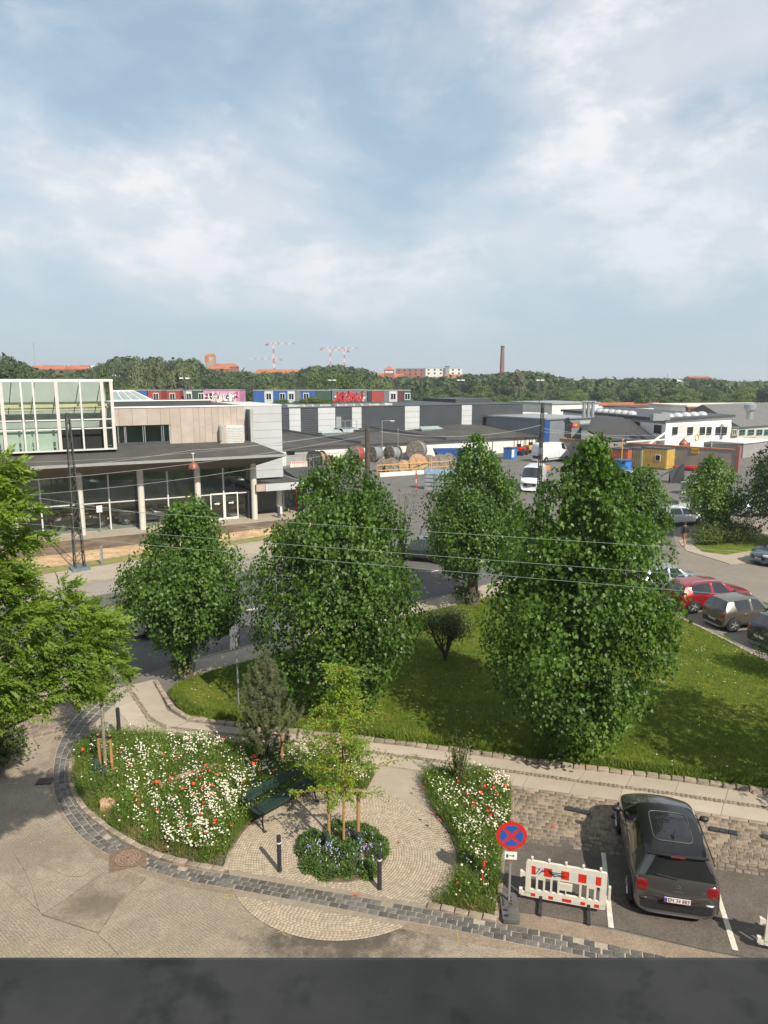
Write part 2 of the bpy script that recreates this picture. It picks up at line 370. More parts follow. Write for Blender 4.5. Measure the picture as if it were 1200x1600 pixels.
M_sett_d = mat('dark_granite_sett', (.105, .10, .092), .75, .22, 14, .35, 60, island=.38)
M_sett_b = mat('worn_granite_sett', (.175, .14, .105), .85, .2, 9, .4, 60, island=.32)
M_sett_p = mat('plaza_sett', (.33, .275, .205), .9, .14, 9, .3, 60, island=.13)
M_joint = mat('pale_joint_mortar', (.42, .37, .30), .95, .15, 20, .2, 90)
M_sandj = mat('sandy_joint', (.27, .215, .155), .95, .22, 6, .3, 60)
M_jointd = mat('pale_sand_joint', (.33, .285, .23), .95, .2, 20, .2, 90)
M_kerb = mat('kerb_granite', (.27, .225, .175), .85, .2, 6, .35, 50, island=.22)
M_soil = mat('bare_soil', (.14, .098, .062), .95, .35, 3, .6, 40)
# ================================================ ground, street, car park
big = 3800
sheet('ground', [(-big, -28), (big, -28), (big, big), (-big, big)], 0, M_ground)
sheet('yard_ground', [tuple(G(*q)) for q in ((443, 733), (830, 704), (1150, 704), (1250, 770), (1010, 800), (830, 828), (640, 860), (590, 830), (540, 790), (470, 760))], .004, M_yard)
def ext(a, b, la, lb):
    a, b = Vector(a[:2]), Vector(b[:2]); d = (b-a).normalized(); return [tuple(a-d*la), tuple(b+d*lb)]
nk = ext(G(415, 1003), G(720, 925), 40, 26); fk = ext(G(150, 931), G(410, 889), 40, 36)
sheet('main_street', [nk[0], nk[1], fk[1], fk[0]], .008, M_street)
lw = MB()
for i in range(40):               # lane line dashes
    a = Vector(nk[0]).lerp(Vector(nk[1]), i/40+.004); b = Vector(fk[0]).lerp(Vector(fk[1]), i/40+.004)
    a2 = Vector(nk[0]).lerp(Vector(nk[1]), (i+.45)/40); b2 = Vector(fk[0]).lerp(Vector(fk[1]), (i+.45)/40)
    for t in (.38, ):
        q = a.lerp(b, t); r = a.lerp(b, t+.018); q2 = a2.lerp(b2, t); r2 = a2.lerp(b2, t+.018)
        lw.add([(q.x, q.y, .013), (q2.x, q2.y, .013), (r2.x, r2.y, .013), (r.x, r.y, .013)], [(0, 1, 2, 3)])
M_line = mat('worn_road_marking', (.52, .49, .42), .8, .2, 3, detail=8)
tag(lw.build('lane_marking', M_line), kind='structure')
# far side: cycle path, pavement, verge, bare earth, forecourt
def strip(name, pa, pb, qa, qb, z0, z1, m, la=40, lb=4):
    A = ext(G(*pa), G(*pb), la, lb); B = ext(G(*qa), G(*qb), la, lb)
    return raised(name, [A[0], A[1], B[1], B[0]], z0, z1, m)
M_cyc = asphalt('cycle_path', (.25, .225, .19), var=.07, speck=.15)
M_dirt = mat('dug_earth', (.15, .108, .072), .95, .4, .7, .7, 12)
M_sand = mat('raked_sand', (.40, .275, .16), .95, .28, 1.3, .4, 20)
strip('cycle_path', (150, 931), (410, 889), (120, 915), (425, 866), 0, .06, M_cyc)
strip('far_pavement', (120, 914), (425, 865), (66, 901), (425, 845), 0, .13, M_pave)
M_lawn_dry = mat('dry_verge_grass', (.13, .15, .035), .95, .5, 2.5, .8, 40, col2=(.26, .22, .09))
strip('grass_verge', (66, 900), (425, 844), (66, 891), (425, 838), 0, .14, M_lawn_dry)
strip('gravel_strip', (66, 890), (425, 837), (30, 876), (425, 826), 0, .10, M_sand)
strip('earth_bed', (30, 875), (425, 825), (30, 855), (425, 816), 0, .12, M_dirt)
strip('forecourt', (30, 854), (425, 815), (30, 815), (425, 796), 0, .11, M_pave, 40, 9)
rr = np.random.RandomState(3)
A = G(60, 884); B = G(420, 832); v = []; f = []
kb = MB()
for i in range(900):
    t = rr.rand(); q = A.lerp(B, t*1.1-.05)+Vector((rr.normal(0, .5), rr.normal(0, .45), 0)); s = rr.uniform(.03, .09)
    kb.add([(q.x-s, q.y-s*.5, .1), (q.x+s, q.y-s*.4, .1), (q.x, q.y+s*.7, .1), (q.x, q.y, .1+s*.7)], [(0, 1, 3), (1, 2, 3), (2, 0, 3)])
tag(kb.build('straw_mulch', M_sand), 'loose straw coloured mulch along the dug earth in front of the showroom', 'mulch', kind='stuff')
# near side pavement along the lawn, street kerb
strip('street_pavement', (415, 1003), (720, 925), (415, 1029), (690, 952), 0, .05, M_pave, 3.2, 7)
ks = MB(); a0 = Vector(ext(G(415, 1003), G(720, 925), 3.2, 7)[0]); a1 = Vector(ext(G(415, 1003), G(720, 925), 3.2, 7)[1])
d = (a1-a0).normalized(); n = Vector((-d.y, d.x))
def stone_row(parent, name, pts, w, z0, z1, step, m, jit=.01, gap=.012, maxn=300, off=0.0, inset=.008):
    """a row of separate stones along a polyline"""
    rs = resample(pts, step); out_ = []
    for i in range(min(len(rs)-1, maxn)):
        a, b = rs[i], rs[i+1]; dd = (b-a).normalized(); nn = Vector((-dd.y, dd.x)); a = a+dd*gap; b = b-dd*gap
        h = z1+random.uniform(-jit, jit); j = lambda: random.uniform(-inset, inset)
        base = [a+nn*(off-w/2), b+nn*(off-w/2), b+nn*(off+w/2), a+nn*(off+w/2)]; c = (a+b)/2+nn*off
        top = [c+(q-c)*.86 for q in base]
        vs = [(q.x-c.x+j(), q.y-c.y+j(), z0-z0) for q in base]+[(q.x-c.x, q.y-c.y, (h-z0)*.75) for q in base]+[(q.x-c.x+j(), q.y-c.y+j(), h-z0) for q in top]
        fs = [(0, 1, 5, 4), (1, 2, 6, 5), (2, 3, 7, 6), (3, 0, 4, 7), (4, 5, 9, 8), (5, 6, 10, 9), (6, 7, 11, 10), (7, 4, 8, 11), (8, 9, 10, 11)]
        out_.append(MB().add(vs, fs).build(name, m, parent, loc=(c.x, c.y, z0)))
    return out_
kr = tag(MB().box(a0.x, a0.x+.1, a0.y, a0.y+.1, -.1, .01).build('street_kerb', M_kerb), kind='structure')
stone_row(kr, 'kerb_stone', [a0-n*.06, a1-n*.06], .13, 0, .075, 1.0, M_kerb)
# ---- grass material and lawn
def grassmat(name, c1, c2, c3):
    m, t, b = _nodes(name); ns = t.nodes; lk = t.links; tcn = ns.new('ShaderNodeTexCoord')
    def nz(s, d, r=.6):
        n = ns.new('ShaderNodeTexNoise'); n.inputs['Scale'].default_value = s; n.inputs['Detail'].default_value = d; n.inputs['Roughness'].default_value = r; lk.new(tcn.outputs['Object'], n.inputs[0]); return n.outputs[0]
    def mrr(x, a, b_):
        n = ns.new('ShaderNodeMapRange'); lk.new(x, n.inputs[0]); n.inputs[1].default_value = a; n.inputs[2].default_value = b_; return n.outputs[0]
    a = ns.new('ShaderNodeMixRGB'); lk.new(mrr(nz(5, 8, .75), .3, .7), a.inputs[0]); a.inputs[1].default_value = (*c1, 1); a.inputs[2].default_value = (*c2, 1)
    q = ns.new('ShaderNodeMixRGB'); lk.new(mrr(nz(.55, 6, .68), .50, .74), q.inputs[0]); lk.new(a.outputs[0], q.inputs[1]); q.inputs[2].default_value = (*c3, 1)
    lk.new(q.outputs[0], b.inputs['Base Color']); b.inputs['Roughness'].default_value = .95; b.inputs['Specular IOR Level'].default_value = .1
    bp = ns.new('ShaderNodeBump'); bp.inputs['Strength'].default_value = 1; bp.inputs['Distance'].default_value = .05; lk.new(nz(22, 4, .8), bp.inputs['Height']); lk.new(bp.outputs[0], b.inputs['Normal'])
    MATS[name] = m; return m
M_lawn = grassmat('lawn_grass', (.055, .095, .012), (.15, .195, .022), (.25, .225, .048))
lawn_px = [(268, 1078), (278, 1068), (300, 1060), (415, 1029), (520, 999), (640, 963), (700, 951), (760, 938), (850, 915), (950, 900), (1010, 920), (1045, 959), (1067, 971), (1104, 987), (1139, 1000), (1160, 1016), (1230, 1052), (1400, 1130), (1400, 1262),
           (1200, 1238), (1120, 1225), (1040, 1214), (900, 1199), (780, 1182), (697, 1171), (633, 1162), (540, 1152), (457, 1143), (400, 1137), (340, 1129), (296, 1122), (275, 1105)]
lawn = [tuple(q) for q in GG(lawn_px)]
raised('lawn', lawn, 0, .10, M_lawn)
def blades(name, poly, n, z, h, wd, m, seed=1, lean=.5, dens=None):
    r = np.random.RandomState(seed); xs = [p[0] for p in poly]; ys = [p[1] for p in poly]
    X = np.zeros(0); Y = np.zeros(0)
    while len(X) < n:
        x = r.uniform(min(xs), max(xs), n*2); y = r.uniform(min(ys), max(ys), n*2); k = inpoly(x, y, poly)
        if dens is not None: k &= r.rand(n*2) < dens(x, y)
        X = np.concatenate([X, x[k]]); Y = np.concatenate([Y, y[k]])
    X = X[:n]; Y = Y[:n]; th = r.uniform(0, 2*np.pi, n); hh = r.uniform(h[0], h[1], n); ww = r.uniform(wd*.6, wd*1.3, n)
    ln = r.normal(0, lean, (n, 2))*hh[:, None]
    b0 = np.stack([X-np.cos(th)*ww, Y-np.sin(th)*ww, np.full(n, z)], 1); b1 = np.stack([X+np.cos(th)*ww, Y+np.sin(th)*ww, np.full(n, z)], 1)
    tp = np.stack([X+ln[:, 0], Y+ln[:, 1], z+hh], 1)
    V = np.stack([b0, b1, tp], 1).reshape(-1, 3); Fc = np.arange(3*n).reshape(-1, 3)
    return link(name, npmesh(name, V, Fc), None, m), np.stack([X, Y, hh], 1)
M_blade = leafmat('grass_blade', (.058, .105, .012), (.185, .235, .032), .2, .3, .6, .8)
vis = [tuple(q) for q in GG([(270, 1080), (300, 1060), (640, 963), (760, 938), (950, 910), (1045, 959), (1160, 1016), (1230, 1052), (1230, 1240), (1040, 1214), (900, 1199), (697, 1171), (457, 1143), (296, 1122)])]
o, _ = blades('lawn_grass_blades', vis, 150000, .095, (.03, .10), .012, M_blade, 5)
tag(o, 'short mown green grass blades covering the lawn under the lime trees', 'grass', kind='stuff')
M_clover = mat('tiny_white_petals', (.7, .7, .62), .7, .1, 5)
r = np.random.RandomState(9); cm = MB()
lb = [(p[0], p[1]) for p in vis]
for i in range(700):
    x = r.uniform(-8, 22); y = r.uniform(17, 36)
    if not inpoly(np.array([x]), np.array([y]), lb)[0]: continue
    s = r.uniform(.012, .022); z = .17
    cm.add([(x-s, y-s, z), (x+s, y-s, z), (x+s, y+s, z), (x-s, y+s, z)], [(0, 1, 2, 3)])
tag(cm.build('lawn_daisies', M_clover), 'tiny white lawn daisies sprinkled through the short grass', 'daisies', kind='stuff')
# lawn kerb stones towards the path (rough)
lk_ = tag(MB().box(-7.9, -7.6, 24.0, 24.1, -.1, .0).build('lawn_kerb', M_kerb), kind='structure')
kp = [tuple(q) for q in GG([(243, 1066), (268, 1108), (296, 1125), (340, 1131), (400, 1139), (457, 1145), (540, 1154), (633, 1164), (697, 1173), (780, 1184), (900, 1201), (1040, 1217), (1120, 1228), (1200, 1241), (1300, 1256)])]
stone_row(lk_, 'kerb_stone', kp, .16, 0, .115, .34, M_kerb, .018, .012, inset=.016)
o, _ = blades('lawn_edge_grass', [tuple(q) for q in GG([(262, 1085), (290, 1120), (457, 1142), (697, 1170), (900, 1197), (1200, 1236), (1200, 1222), (900, 1186), (697, 1160), (457, 1132), (300, 1108), (280, 1080)])], 9000, .10, (.08, .24), .014, M_blade, 6)
tag(o, 'longer untrimmed grass along the stone kerb of the lawn', 'grass', kind='stuff')
# ---- concrete slab path, two rows of slabs with a row of small setts between
path_px = [(150, 1085), (240, 1062), (262, 1112), (296, 1128), (340, 1133), (457, 1147), (633, 1166), (697, 1175), (900, 1203), (1040, 1219), (1200, 1243), (1320, 1260), (1320, 1306), (1200, 1288), (1075, 1268), (960, 1252), (797, 1229), (720, 1300), (500, 1300), (300, 1240), (100, 1200), (95, 1150)]
sheet('footpath', [tuple(q) for q in GG(path_px)], .006, M_pave)
def bandslabs(parent, upper, lower, nrow, step, z0, z1, m, gap=.006):
    U = resample([tuple(G(*q))[:2] for q in upper], .25); L_ = resample([tuple(G(*q))[:2] for q in lower], .25)
    n = max(1, int((sum((b-a).length for a, b in zip(U, U[1:])))/step)); objs = []
    def at(Q, t): x = t*(len(Q)-1); i = min(int(x), len(Q)-2); return Q[i].lerp(Q[i+1], x-i)
    for i in range(n):
        t0, t1 = i/n, (i+1)/n; q = [at(U, t0), at(U, t1), at(L_, t1), at(L_, t0)]; c = sum(q, Vector((0, 0)))/4; g = gap
        q = [c+(v_-c)*(1-g/((v_-c).length+1e-6)*1.4) for v_ in q]; zz = z1+random.uniform(-.0015, .0015)
        mb = MB().prism([(v_.x-c.x, v_.y-c.y) for v_ in q], 0, zz-z0); objs.append(mb.build('paving_slab', m, parent, loc=(c.x, c.y, z0)))
    return objs
pth = tag(sheet('slab_path', [tuple(q) for q in GG([(262, 1113), (296, 1129), (457, 1147), (697, 1175), (900, 1203), (1200, 1243), (1300, 1257), (1300, 1302), (1200, 1286), (1075, 1266), (960, 1251), (797, 1228), (700, 1211), (457, 1180), (250, 1150)])], .010, M_sandj), kind='structure')
bandslabs(pth, [(296, 1129), (457, 1147), (697, 1175), (900, 1203), (1040, 1219), (1200, 1243), (1300, 1258)], [(275, 1137), (457, 1158), (697, 1190), (900, 1219), (1040, 1238), (1200, 1262), (1300, 1277)], 1, 1.25, .010, .022, M_slab)
bandslabs(pth, [(262, 1139), (457, 1161), (697, 1194), (900, 1223), (1040, 1242), (1200, 1266), (1300, 1281)], [(245, 1150), (457, 1177), (697, 1210), (797, 1228), (960, 1251), (1075, 1266), (1200, 1286), (1300, 1302)], 1, 1.25, .010, .022, M_slab)
bandslabs(pth, [(238, 1063), (262, 1113), (292, 1129)], [(200, 1072), (236, 1124), (262, 1139)], 1, 1.2, .010, .022, M_slab)
bandslabs(pth, [(196, 1073), (232, 1127), (258, 1141)], [(165, 1084), (195, 1128), (245, 1150)], 1, 1.2, .010, .022, M_slab)
def smallsetts(name, parent, cells, z0, z1, m, jit=.004, shrink=.86):
    V = []; Fq = []
    for q in cells:
        c = np.mean(q, 0); b = len(V)*0
        base_ = len(V)
        hz_ = z1+random.uniform(-jit, jit)
        o_ = [c+(np.array(p)-c)*shrink for p in q]; t_ = [c+(np.array(p)-c)*shrink*.82 for p in q]
        V += [(p[0], p[1], z0) for p in o_]+[(p[0], p[1], hz_) for p in t_]
        Fq += [(base_, base_+1, base_+5, base_+4), (base_+1, base_+2, base_+6, base_+5), (base_+2, base_+3, base_+7, base_+6), (base_+3, base_, base_+4, base_+7), (base_+4, base_+5, base_+6, base_+7)]
    o_ = link(name, npmesh(name, np.array(V), np.array(Fq)), parent, m); return tag(o_, kind='stuff')
def rowcells(pts, w, step, off=0):
    rs = resample(pts, step); cells = []
    for a, b in zip(rs, rs[1:]):
        d_ = (b-a).normalized(); n_ = Vector((-d_.y, d_.x)); s_ = random.uniform(.8, 1)
        cells.append([np.array(a+n_*(off-w/2)), np.array(b+n_*(off-w/2)*s_), np.array(b+n_*(off+w/2)), np.array(a+n_*(off+w/2)*s_)])
    return cells
mid = [tuple(G(*q))[:2] for q in [(197, 1070), (234, 1125), (262, 1138), (457, 1159.5), (697, 1192), (900, 1221), (1040, 1240), (1200, 1264), (1300, 1279)]]
smallsetts('small_setts', pth, rowcells(mid, .11, .12, .06)+rowcells(mid, .11, .12, -.06), .008, .024, M_sett_b)
# ---- parking strip of old setts and the asphalt bays
park = [tuple(q) for q in GG([(700, 1212), (797, 1229), (960, 1252), (1075, 1267), (1200, 1288), (1320, 1306), (1320, 1385), (1200, 1362), (1130, 1345), (1000, 1322), (960, 1318), (800, 1316), (780, 1310), (760, 1240)])]
pk = sheet('parking_strip', park, .012, M_sandj)
def sett_field(parent, A, B, C_, D, nrow, lens, z0, z1, m, maxn, name='sett', miss=0.0):
    """rows of separate setts inside the quad A-B (top edge) / D-C_ (bottom edge); the rest joined"""
    A, B, C_, D = [Vector((q[0], q[1])) for q in (A, B, C_, D)]; cells = []
    for r_ in range(nrow):
        a = A.lerp(D, r_/nrow); b = B.lerp(C_, r_/nrow); a2 = A.lerp(D, (r_+1)/nrow); b2 = B.lerp(C_, (r_+1)/nrow)
        Lr = (b-a).length; x = -random.uniform(0, .2)
        while x < Lr:
            l_ = random.uniform(*lens); t0, t1 = max(0, x/Lr), min(1, (x+l_)/Lr); x += l_
            if random.random() < miss or t1-t0 < .003: continue
            cells.append([a.lerp(b, t0), a.lerp(b, t1), a2.lerp(b2, t1), a2.lerp(b2, t0)])
    cells.sort(key=lambda q: q[0].y); meshes = []
    for i, q in enumerate(cells[:maxn]):
        c = sum(q, Vector((0, 0)))/4; g = random.uniform(.78, .90); h = z1-z0+random.uniform(-.006, .004); tp = g*random.uniform(.88, .94)
        j = lambda: random.uniform(-.012, .012)
        vs = [((p.x-c.x)*g+j(), (p.y-c.y)*g+j(), 0) for p in q]+[((p.x-c.x)*tp+j()*.7, (p.y-c.y)*tp+j()*.7, h) for p in q]
        MB().add(vs, [(0, 3, 7, 4), (0, 4, 5, 1), (1, 5, 6, 2), (2, 6, 7, 3), (4, 7, 6, 5)][:0]+[(0, 1, 5, 4)[::-1], (1, 2, 6, 5)[::-1], (2, 3, 7, 6)[::-1], (3, 0, 4, 7)[::-1], (4, 5, 6, 7)[::-1]]).build(name, m, parent, loc=(c.x, c.y, z0))
    if len(cells) > maxn: smallsetts('further_setts', parent, [[np.array(p) for p in q] for q in cells[maxn:]], z0, z1, m)
E0 = G(700, 1214); E1 = G(1290, 1304); E2 = G(1290, 1384); E3 = G(785, 1314)
sett_field(pk, G(800, 1231), G(1290, 1304), G(1290, 1384), G(800, 1314), 15, (.13, .25), .012, .026, M_sett_b, 300, 'sett', .10)
stone_row(pk, 'edge_stone', [tuple(G(*q))[:2] for q in [(720, 1217), (797, 1231), (960, 1254), (1075, 1269), (1200, 1290), (1290, 1305)]], .12, .01, .05, .45, M_kerb, .006)
bay = [tuple(q) for q in GG([(800, 1312), (960, 1313), (1000, 1318), (1130, 1343), (1200, 1358), (1320, 1385), (1320, 1525), (1100, 1485), (955, 1450), (850, 1432), (783, 1424), (785, 1340)])]
sheet('parking_bays', bay, .018, M_bay)
def pxline(name, a, b, wd, z, m):
    a, b = G(*a), G(*b); d_ = (b-a).normalized(); n_ = Vector((-d_.y, d_.x, 0))*wd/2; n_seg = 8; vs = []; fs = []
    for i in range(n_seg+1):
        q = a.lerp(b, i/n_seg); e = n_*(1+random.uniform(-.08, .08)); vs += [(q.x-e.x, q.y-e.y, z), (q.x+e.x, q.y+e.y, z)]
    for i in range(n_seg): fs.append((2*i, 2*i+2, 2*i+3, 2*i+1))
    return tag(MB().add(vs, fs).build(name, m), kind='structure')
M_bayline = mat('white_bay_line', (.56, .53, .45), .8, .12, 8, detail=8)
pxline('bay_line', (942, 1328), (955, 1451), .11, .023, M_bayline)
pxline('bay_line', (1103, 1341), (1149, 1486), .11, .023, M_bayline)
# ---- foreground road and sanded shoulder
sheet('foreground_road', [tuple(q) for q in GG([(-250, 1700), (-400, 1000), (120, 1030), (190, 1072), (160, 1100), (100, 1160), (100, 1250), (220, 1350), (420, 1400), (700, 1455), (900, 1495), (1400, 1640)])]+[(6, -8), (-12, -8)], .012, M_road)
sheet('sanded_shoulder', [tuple(q) for q in GG([(217, 1340), (400, 1374), (500, 1390), (690, 1417), (790, 1424), (850, 1432), (960, 1455), (1100, 1486), (1320, 1530), (1320, 1610), (960, 1520), (860, 1498), (700, 1468), (560, 1438), (420, 1408), (280, 1385), (150, 1340), (95, 1275), (72, 1225), (80, 1160), (110, 1125), (150, 1110), (150, 1180), (110, 1230), (150, 1300)])], .016, M_band)
sheet('road_patch', [tuple(q) for q in GG([(65, 1429), (154, 1458), (186, 1412), (228, 1372), (192, 1360), (165, 1363), (120, 1395)])], .020, M_patch)
cr = MB()
def crack(pts, wd):
    q = smooth2([G(*p, .0235) for p in pts], 1)
    for a, b in zip(q, q[1:]):
        d_ = (b-a).normalized(); n_ = Vector((-d_.y, d_.x, 0))*wd*random.uniform(.3, .9); cr.add([a-n_, b-n_, b+n_, a+n_], [(0, 1, 2, 3)])
for pts, wd in [([(65, 1429), (154, 1458)], .006), ([(154, 1458), (186, 1412), (228, 1372)], .008), ([(65, 1429), (120, 1393), (163, 1362)], .007), ([(0, 1372), (30, 1395), (70, 1432)], .004), ([(20, 1330), (45, 1370), (62, 1425)], .004), ([(150, 1459), (175, 1480), (185, 1492)], .006), ([(60, 1140), (50, 1150), (62, 1170), (58, 1168)], .01), ([(372, 1395), (400, 1425), (440, 1446)], .012), ([(150, 1355), (120, 1375), (60, 1350)], .005)]: crack(pts, wd)
tag(cr.build('road_cracks', mat('dark_crack', (.06, .048, .038), .95)), kind='structure')
# faded yellow survey marks
ym = MB()
for cx, cy, sh in [(56, 1318, 0), (109, 1300, 1), (358, 1401, 0), (443, 1458, 1), (714, 1462, 2), (68, 1147, 1)]:
    a = G(cx, cy, .024); pts = {0: [(.12*math.cos(t), .07*math.sin(t)) for t in [k*.7 for k in range(8)]], 1: [(-.14, .02), (-.05, .07), (0, -.02), (.06, -.06), (.15, .02), (.07, .05)], 2: [(0, -.2), (.02, 0), (0, .22)]}[sh]
    for p, q in zip(pts, pts[1:]):
        p, q = Vector((p[0], p[1], 0))+a, Vector((q[0], q[1], 0))+a; d_ = (q-p).normalized(); n_ = Vector((-d_.y, d_.x, 0))*.007; ym.add([p-n_, q-n_, q+n_, p+n_], [(0, 1, 2, 3)])
tag(ym.build('survey_marking', mat('faded_yellow_spray', (.42, .33, .09), .8, .3, 20)), kind='structure')
# ---- dark sett gutter, three rows
outer = [(150, 1090), (108, 1130), (93, 1160), (85, 1183), (82, 1222), (85, 1243), (98, 1272), (115, 1297), (127, 1310), (157, 1330), (187, 1346), (217, 1356), (250, 1367), (300, 1380), (350, 1388), (393, 1396), (440, 1405), (540, 1423), (607, 1437), (673, 1448), (737, 1460), (800, 1475), (893, 1492), (1000, 1515), (1060, 1529), (1200, 1562), (1340, 1598)]
inner = [(190, 1092), (148, 1130), (126, 1163), (110, 1187), (109, 1222), (118, 1247), (140, 1272), (160, 1295), (175, 1310), (200, 1328), (222, 1339), (245, 1347), (275, 1354), (317, 1362), (357, 1368), (400, 1375), (473, 1388), (573, 1405), (657, 1420), (740, 1437), (773, 1443), (853, 1457), (960, 1479), (1040, 1497), (1100, 1508), (1200, 1531), (1340, 1566)]
OU = resample(smooth2([Vector(G(*q)[:2]) for q in outer], 2), .05); IN = resample(smooth2([Vector(G(*q)[:2]) for q in inner], 2), .05)
def atq(Q, t): x = min(max(t, 0), 1)*(len(Q)-1); i = min(int(x), len(Q)-2); return Q[i].lerp(Q[i+1], x-i)
gut = tag(sheet('gutter', [tuple(q) for q in OU[::6]]+[tuple(q) for q in IN[::6]][::-1], .020, M_jointd), kind='structure')
IN = [min(IN, key=lambda q: (q-a).length) for a in OU]; IN = [(OU[i]+((sum((IN[max(0, min(len(IN)-1, i+k))] for k in range(-6, 7)), Vector((0, 0)))/13)-OU[i])) for i in range(len(OU))]
nst = int(len(OU)*.05/.225); mh = G(200, 1343); cells = []; cnt = 0
for r_ in range(3):
    for i in range(nst):
        o_ = (r_ % 2)*.5+random.uniform(-.06, .06); t0, t1 = (i+o_)/nst, (i+1+o_)/nst
        if t1 > 1: continue
        f0, f1 = .02+r_*.325, .02+(r_+1)*.325
        q = [atq(OU, t0).lerp(atq(IN, t0), f0), atq(OU, t1).lerp(atq(IN, t1), f0), atq(OU, t1).lerp(atq(IN, t1), f1), atq(OU, t0).lerp(atq(IN, t0), f1)]
        c = sum(q, Vector((0, 0)))/4
        if (c-Vector(mh[:2])).length < .47: continue
        if r_ == 2 and random.random() < .14 and t0 > .35: continue       # buried under sand
        cells.append((q, c))
cells.sort(key=lambda x: x[1].length)
for q, c in cells[:300]:
    g = .93; tp = .82; h = .014+random.uniform(-.003, .006); j = lambda: random.uniform(-.006, .006)
    g = random.uniform(.86, .91)
    vs = [((p.x-c.x)*g+j(), (p.y-c.y)*g+j(), 0) for p in q]+[((p.x-c.x)*g, (p.y-c.y)*g, h*.5) for p in q]+[((p.x-c.x)*tp+j(), (p.y-c.y)*tp+j(), h) for p in q]
    MB().add(vs, [(0, 1, 5, 4), (1, 2, 6, 5), (2, 3, 7, 6), (3, 0, 4, 7), (4, 5, 9, 8), (5, 6, 10, 9), (6, 7, 11, 10), (7, 4, 8, 11), (8, 9, 10, 11)]).build('sett', M_sett_d, gut, loc=(c.x, c.y, .020))
if len(cells) > 300: smallsetts('further_setts', gut, [[np.array(p) for p in q] for q, c in cells[300:]], .020, .034, M_sett_d)
# ---- manhole in its square stone frame
mhc = thing('manhole_cover', 'round rusty manhole cover in a square striped frame within the dark sett gutter', 'manhole cover', (mh.x, mh.y, .034), .35)
M_rust = mat('rusty_iron', (.13, .085, .06), .7, .35, 10, .4, 60)
MB().prism([(-.42, -.42), (.42, -.42), (.42, .42), (-.42, .42)], -.012, .004).build('frame', M_band, mhc)
b_ = MB()
for k in range(-9, 10):
    y = k*.043; hw = .41
    inn = math.sqrt(max(0, .33**2-y*y))
    if inn < .01: b_.box(-hw, hw, y-.012, y+.012, .004, .009)
    else: b_.box(-hw, -inn, y-.012, y+.012, .004, .009); b_.box(inn, hw, y-.012, y+.012, .004, .009)
b_.build('frame_ribs', M_rust, mhc)
MB().disc((0, 0, .008), (0, 0, 1), .32, .010, 40).build('cover_plate', M_rust, mhc)
b_ = MB()
for ri in range(4):
    r0 = .045+ri*.068; n_ = [6, 11, 16, 22][ri]
    for k in range(n_):
        t0, t1 = 2*math.pi*(k+.1)/n_, 2*math.pi*(k+.9)/n_
        pts = [((r0)*math.cos(t), (r0)*math.sin(t)) for t in (t0, (t0+t1)/2, t1)]+[((r0+.052)*math.cos(t), (r0+.052)*math.sin(t)) for t in (t1, (t0+t1)/2, t0)]
        b_.prism(pts, .013, .021)
b_.build('raised_studs', mat('worn_iron', (.24, .165, .12), .55, .2, 10), mhc)
gd = thing('gully_grate', 'small dark gully grate in the shaded road at the left', 'drain grate', (*G(70, 1222)[:2], .026), .1)
MB().box(-.22, .22, -.17, .17, 0, .004).build('frame', M_rubber, gd)
for k in range(6): MB().box(-.19+k*.07, -.16+k*.07, -.14, .14, .004, .012).build('bar', M_rust, gd)
# ---- round plaza of small setts
PC = Vector((-.98, 15.44)); PR = 2.73
pl = tag(MB().add([(PC.x+PR*math.cos(t), PC.y+PR*math.sin(t), .026) for t in [2*math.pi*k/64 for k in range(64)]], [tuple(range(64))]).build('round_plaza', mat('plaza_joint', (.25, .21, .16), .95, .15, 8)), kind='structure')
def side(p):            # >0 on the plaza side of the gutter
    best = min(range(0, len(OU), 6), key=lambda i: (OU[i]-p).length); a = atq(OU, best/len(OU)); b = atq(IN, best/len(OU)); return a, b
cells_s = []; cells_b = []
for ri in range(27):
    r0 = 1.02+ri*.0633*1.0; r1 = r0+.0633
    if r1 > PR: break
    bigr = ri < 3; n_ = int(2*math.pi*r0/(.105 if bigr else .085)); ph = random.random()
    for k in range(n_):
        t0, t1 = 2*math.pi*(k+ph)/n_, 2*math.pi*(k+1+ph)/n_
        q = [PC+Vector((r_*math.cos(t), r_*math.sin(t))) for r_, t in ((r0, t0), (r0, t1), (r1, t1), (r1, t0))]; c = (q[0]+q[2])/2
        cells_s.append(([np.array(x) for x in q], c))
def off_gutter(c, m=.02):
    i = min(range(0, len(OU), 3), key=lambda i: (OU[i]-c).length); t = i/len(OU); a = OU[i]; b = atq(IN, t)
    j = min(range(0, len(IN), 3), key=lambda j: (IN[j]-c).length); wd = .6
    da, db = (OU[i]-c).length, (IN[j]-c).length
    return not (da < wd and db < wd and da+db < .80)
cs = [q for q, c in cells_s if off_gutter(c)]
smallsetts('small_setts', pl, cs, .026, .036, M_sett_p, .002, .95)
# ---- left parking cobbles
lc = [(-60, 1140), (130, 1092), (118, 1128), (75, 1150), (-60, 1190)]
lq = sheet('cobbled_shoulder', [tuple(q) for q in GG([(-80, 1128), (150, 1085), (118, 1122), (95, 1150), (-80, 1185)])], .018, M_sandj)
sett_field(lq, G(-80, 1130), G(138, 1092), G(100, 1144), G(-80, 1182), 10, (.2, .36), .018, .034, M_sett_b, 300, 'sett', .04)
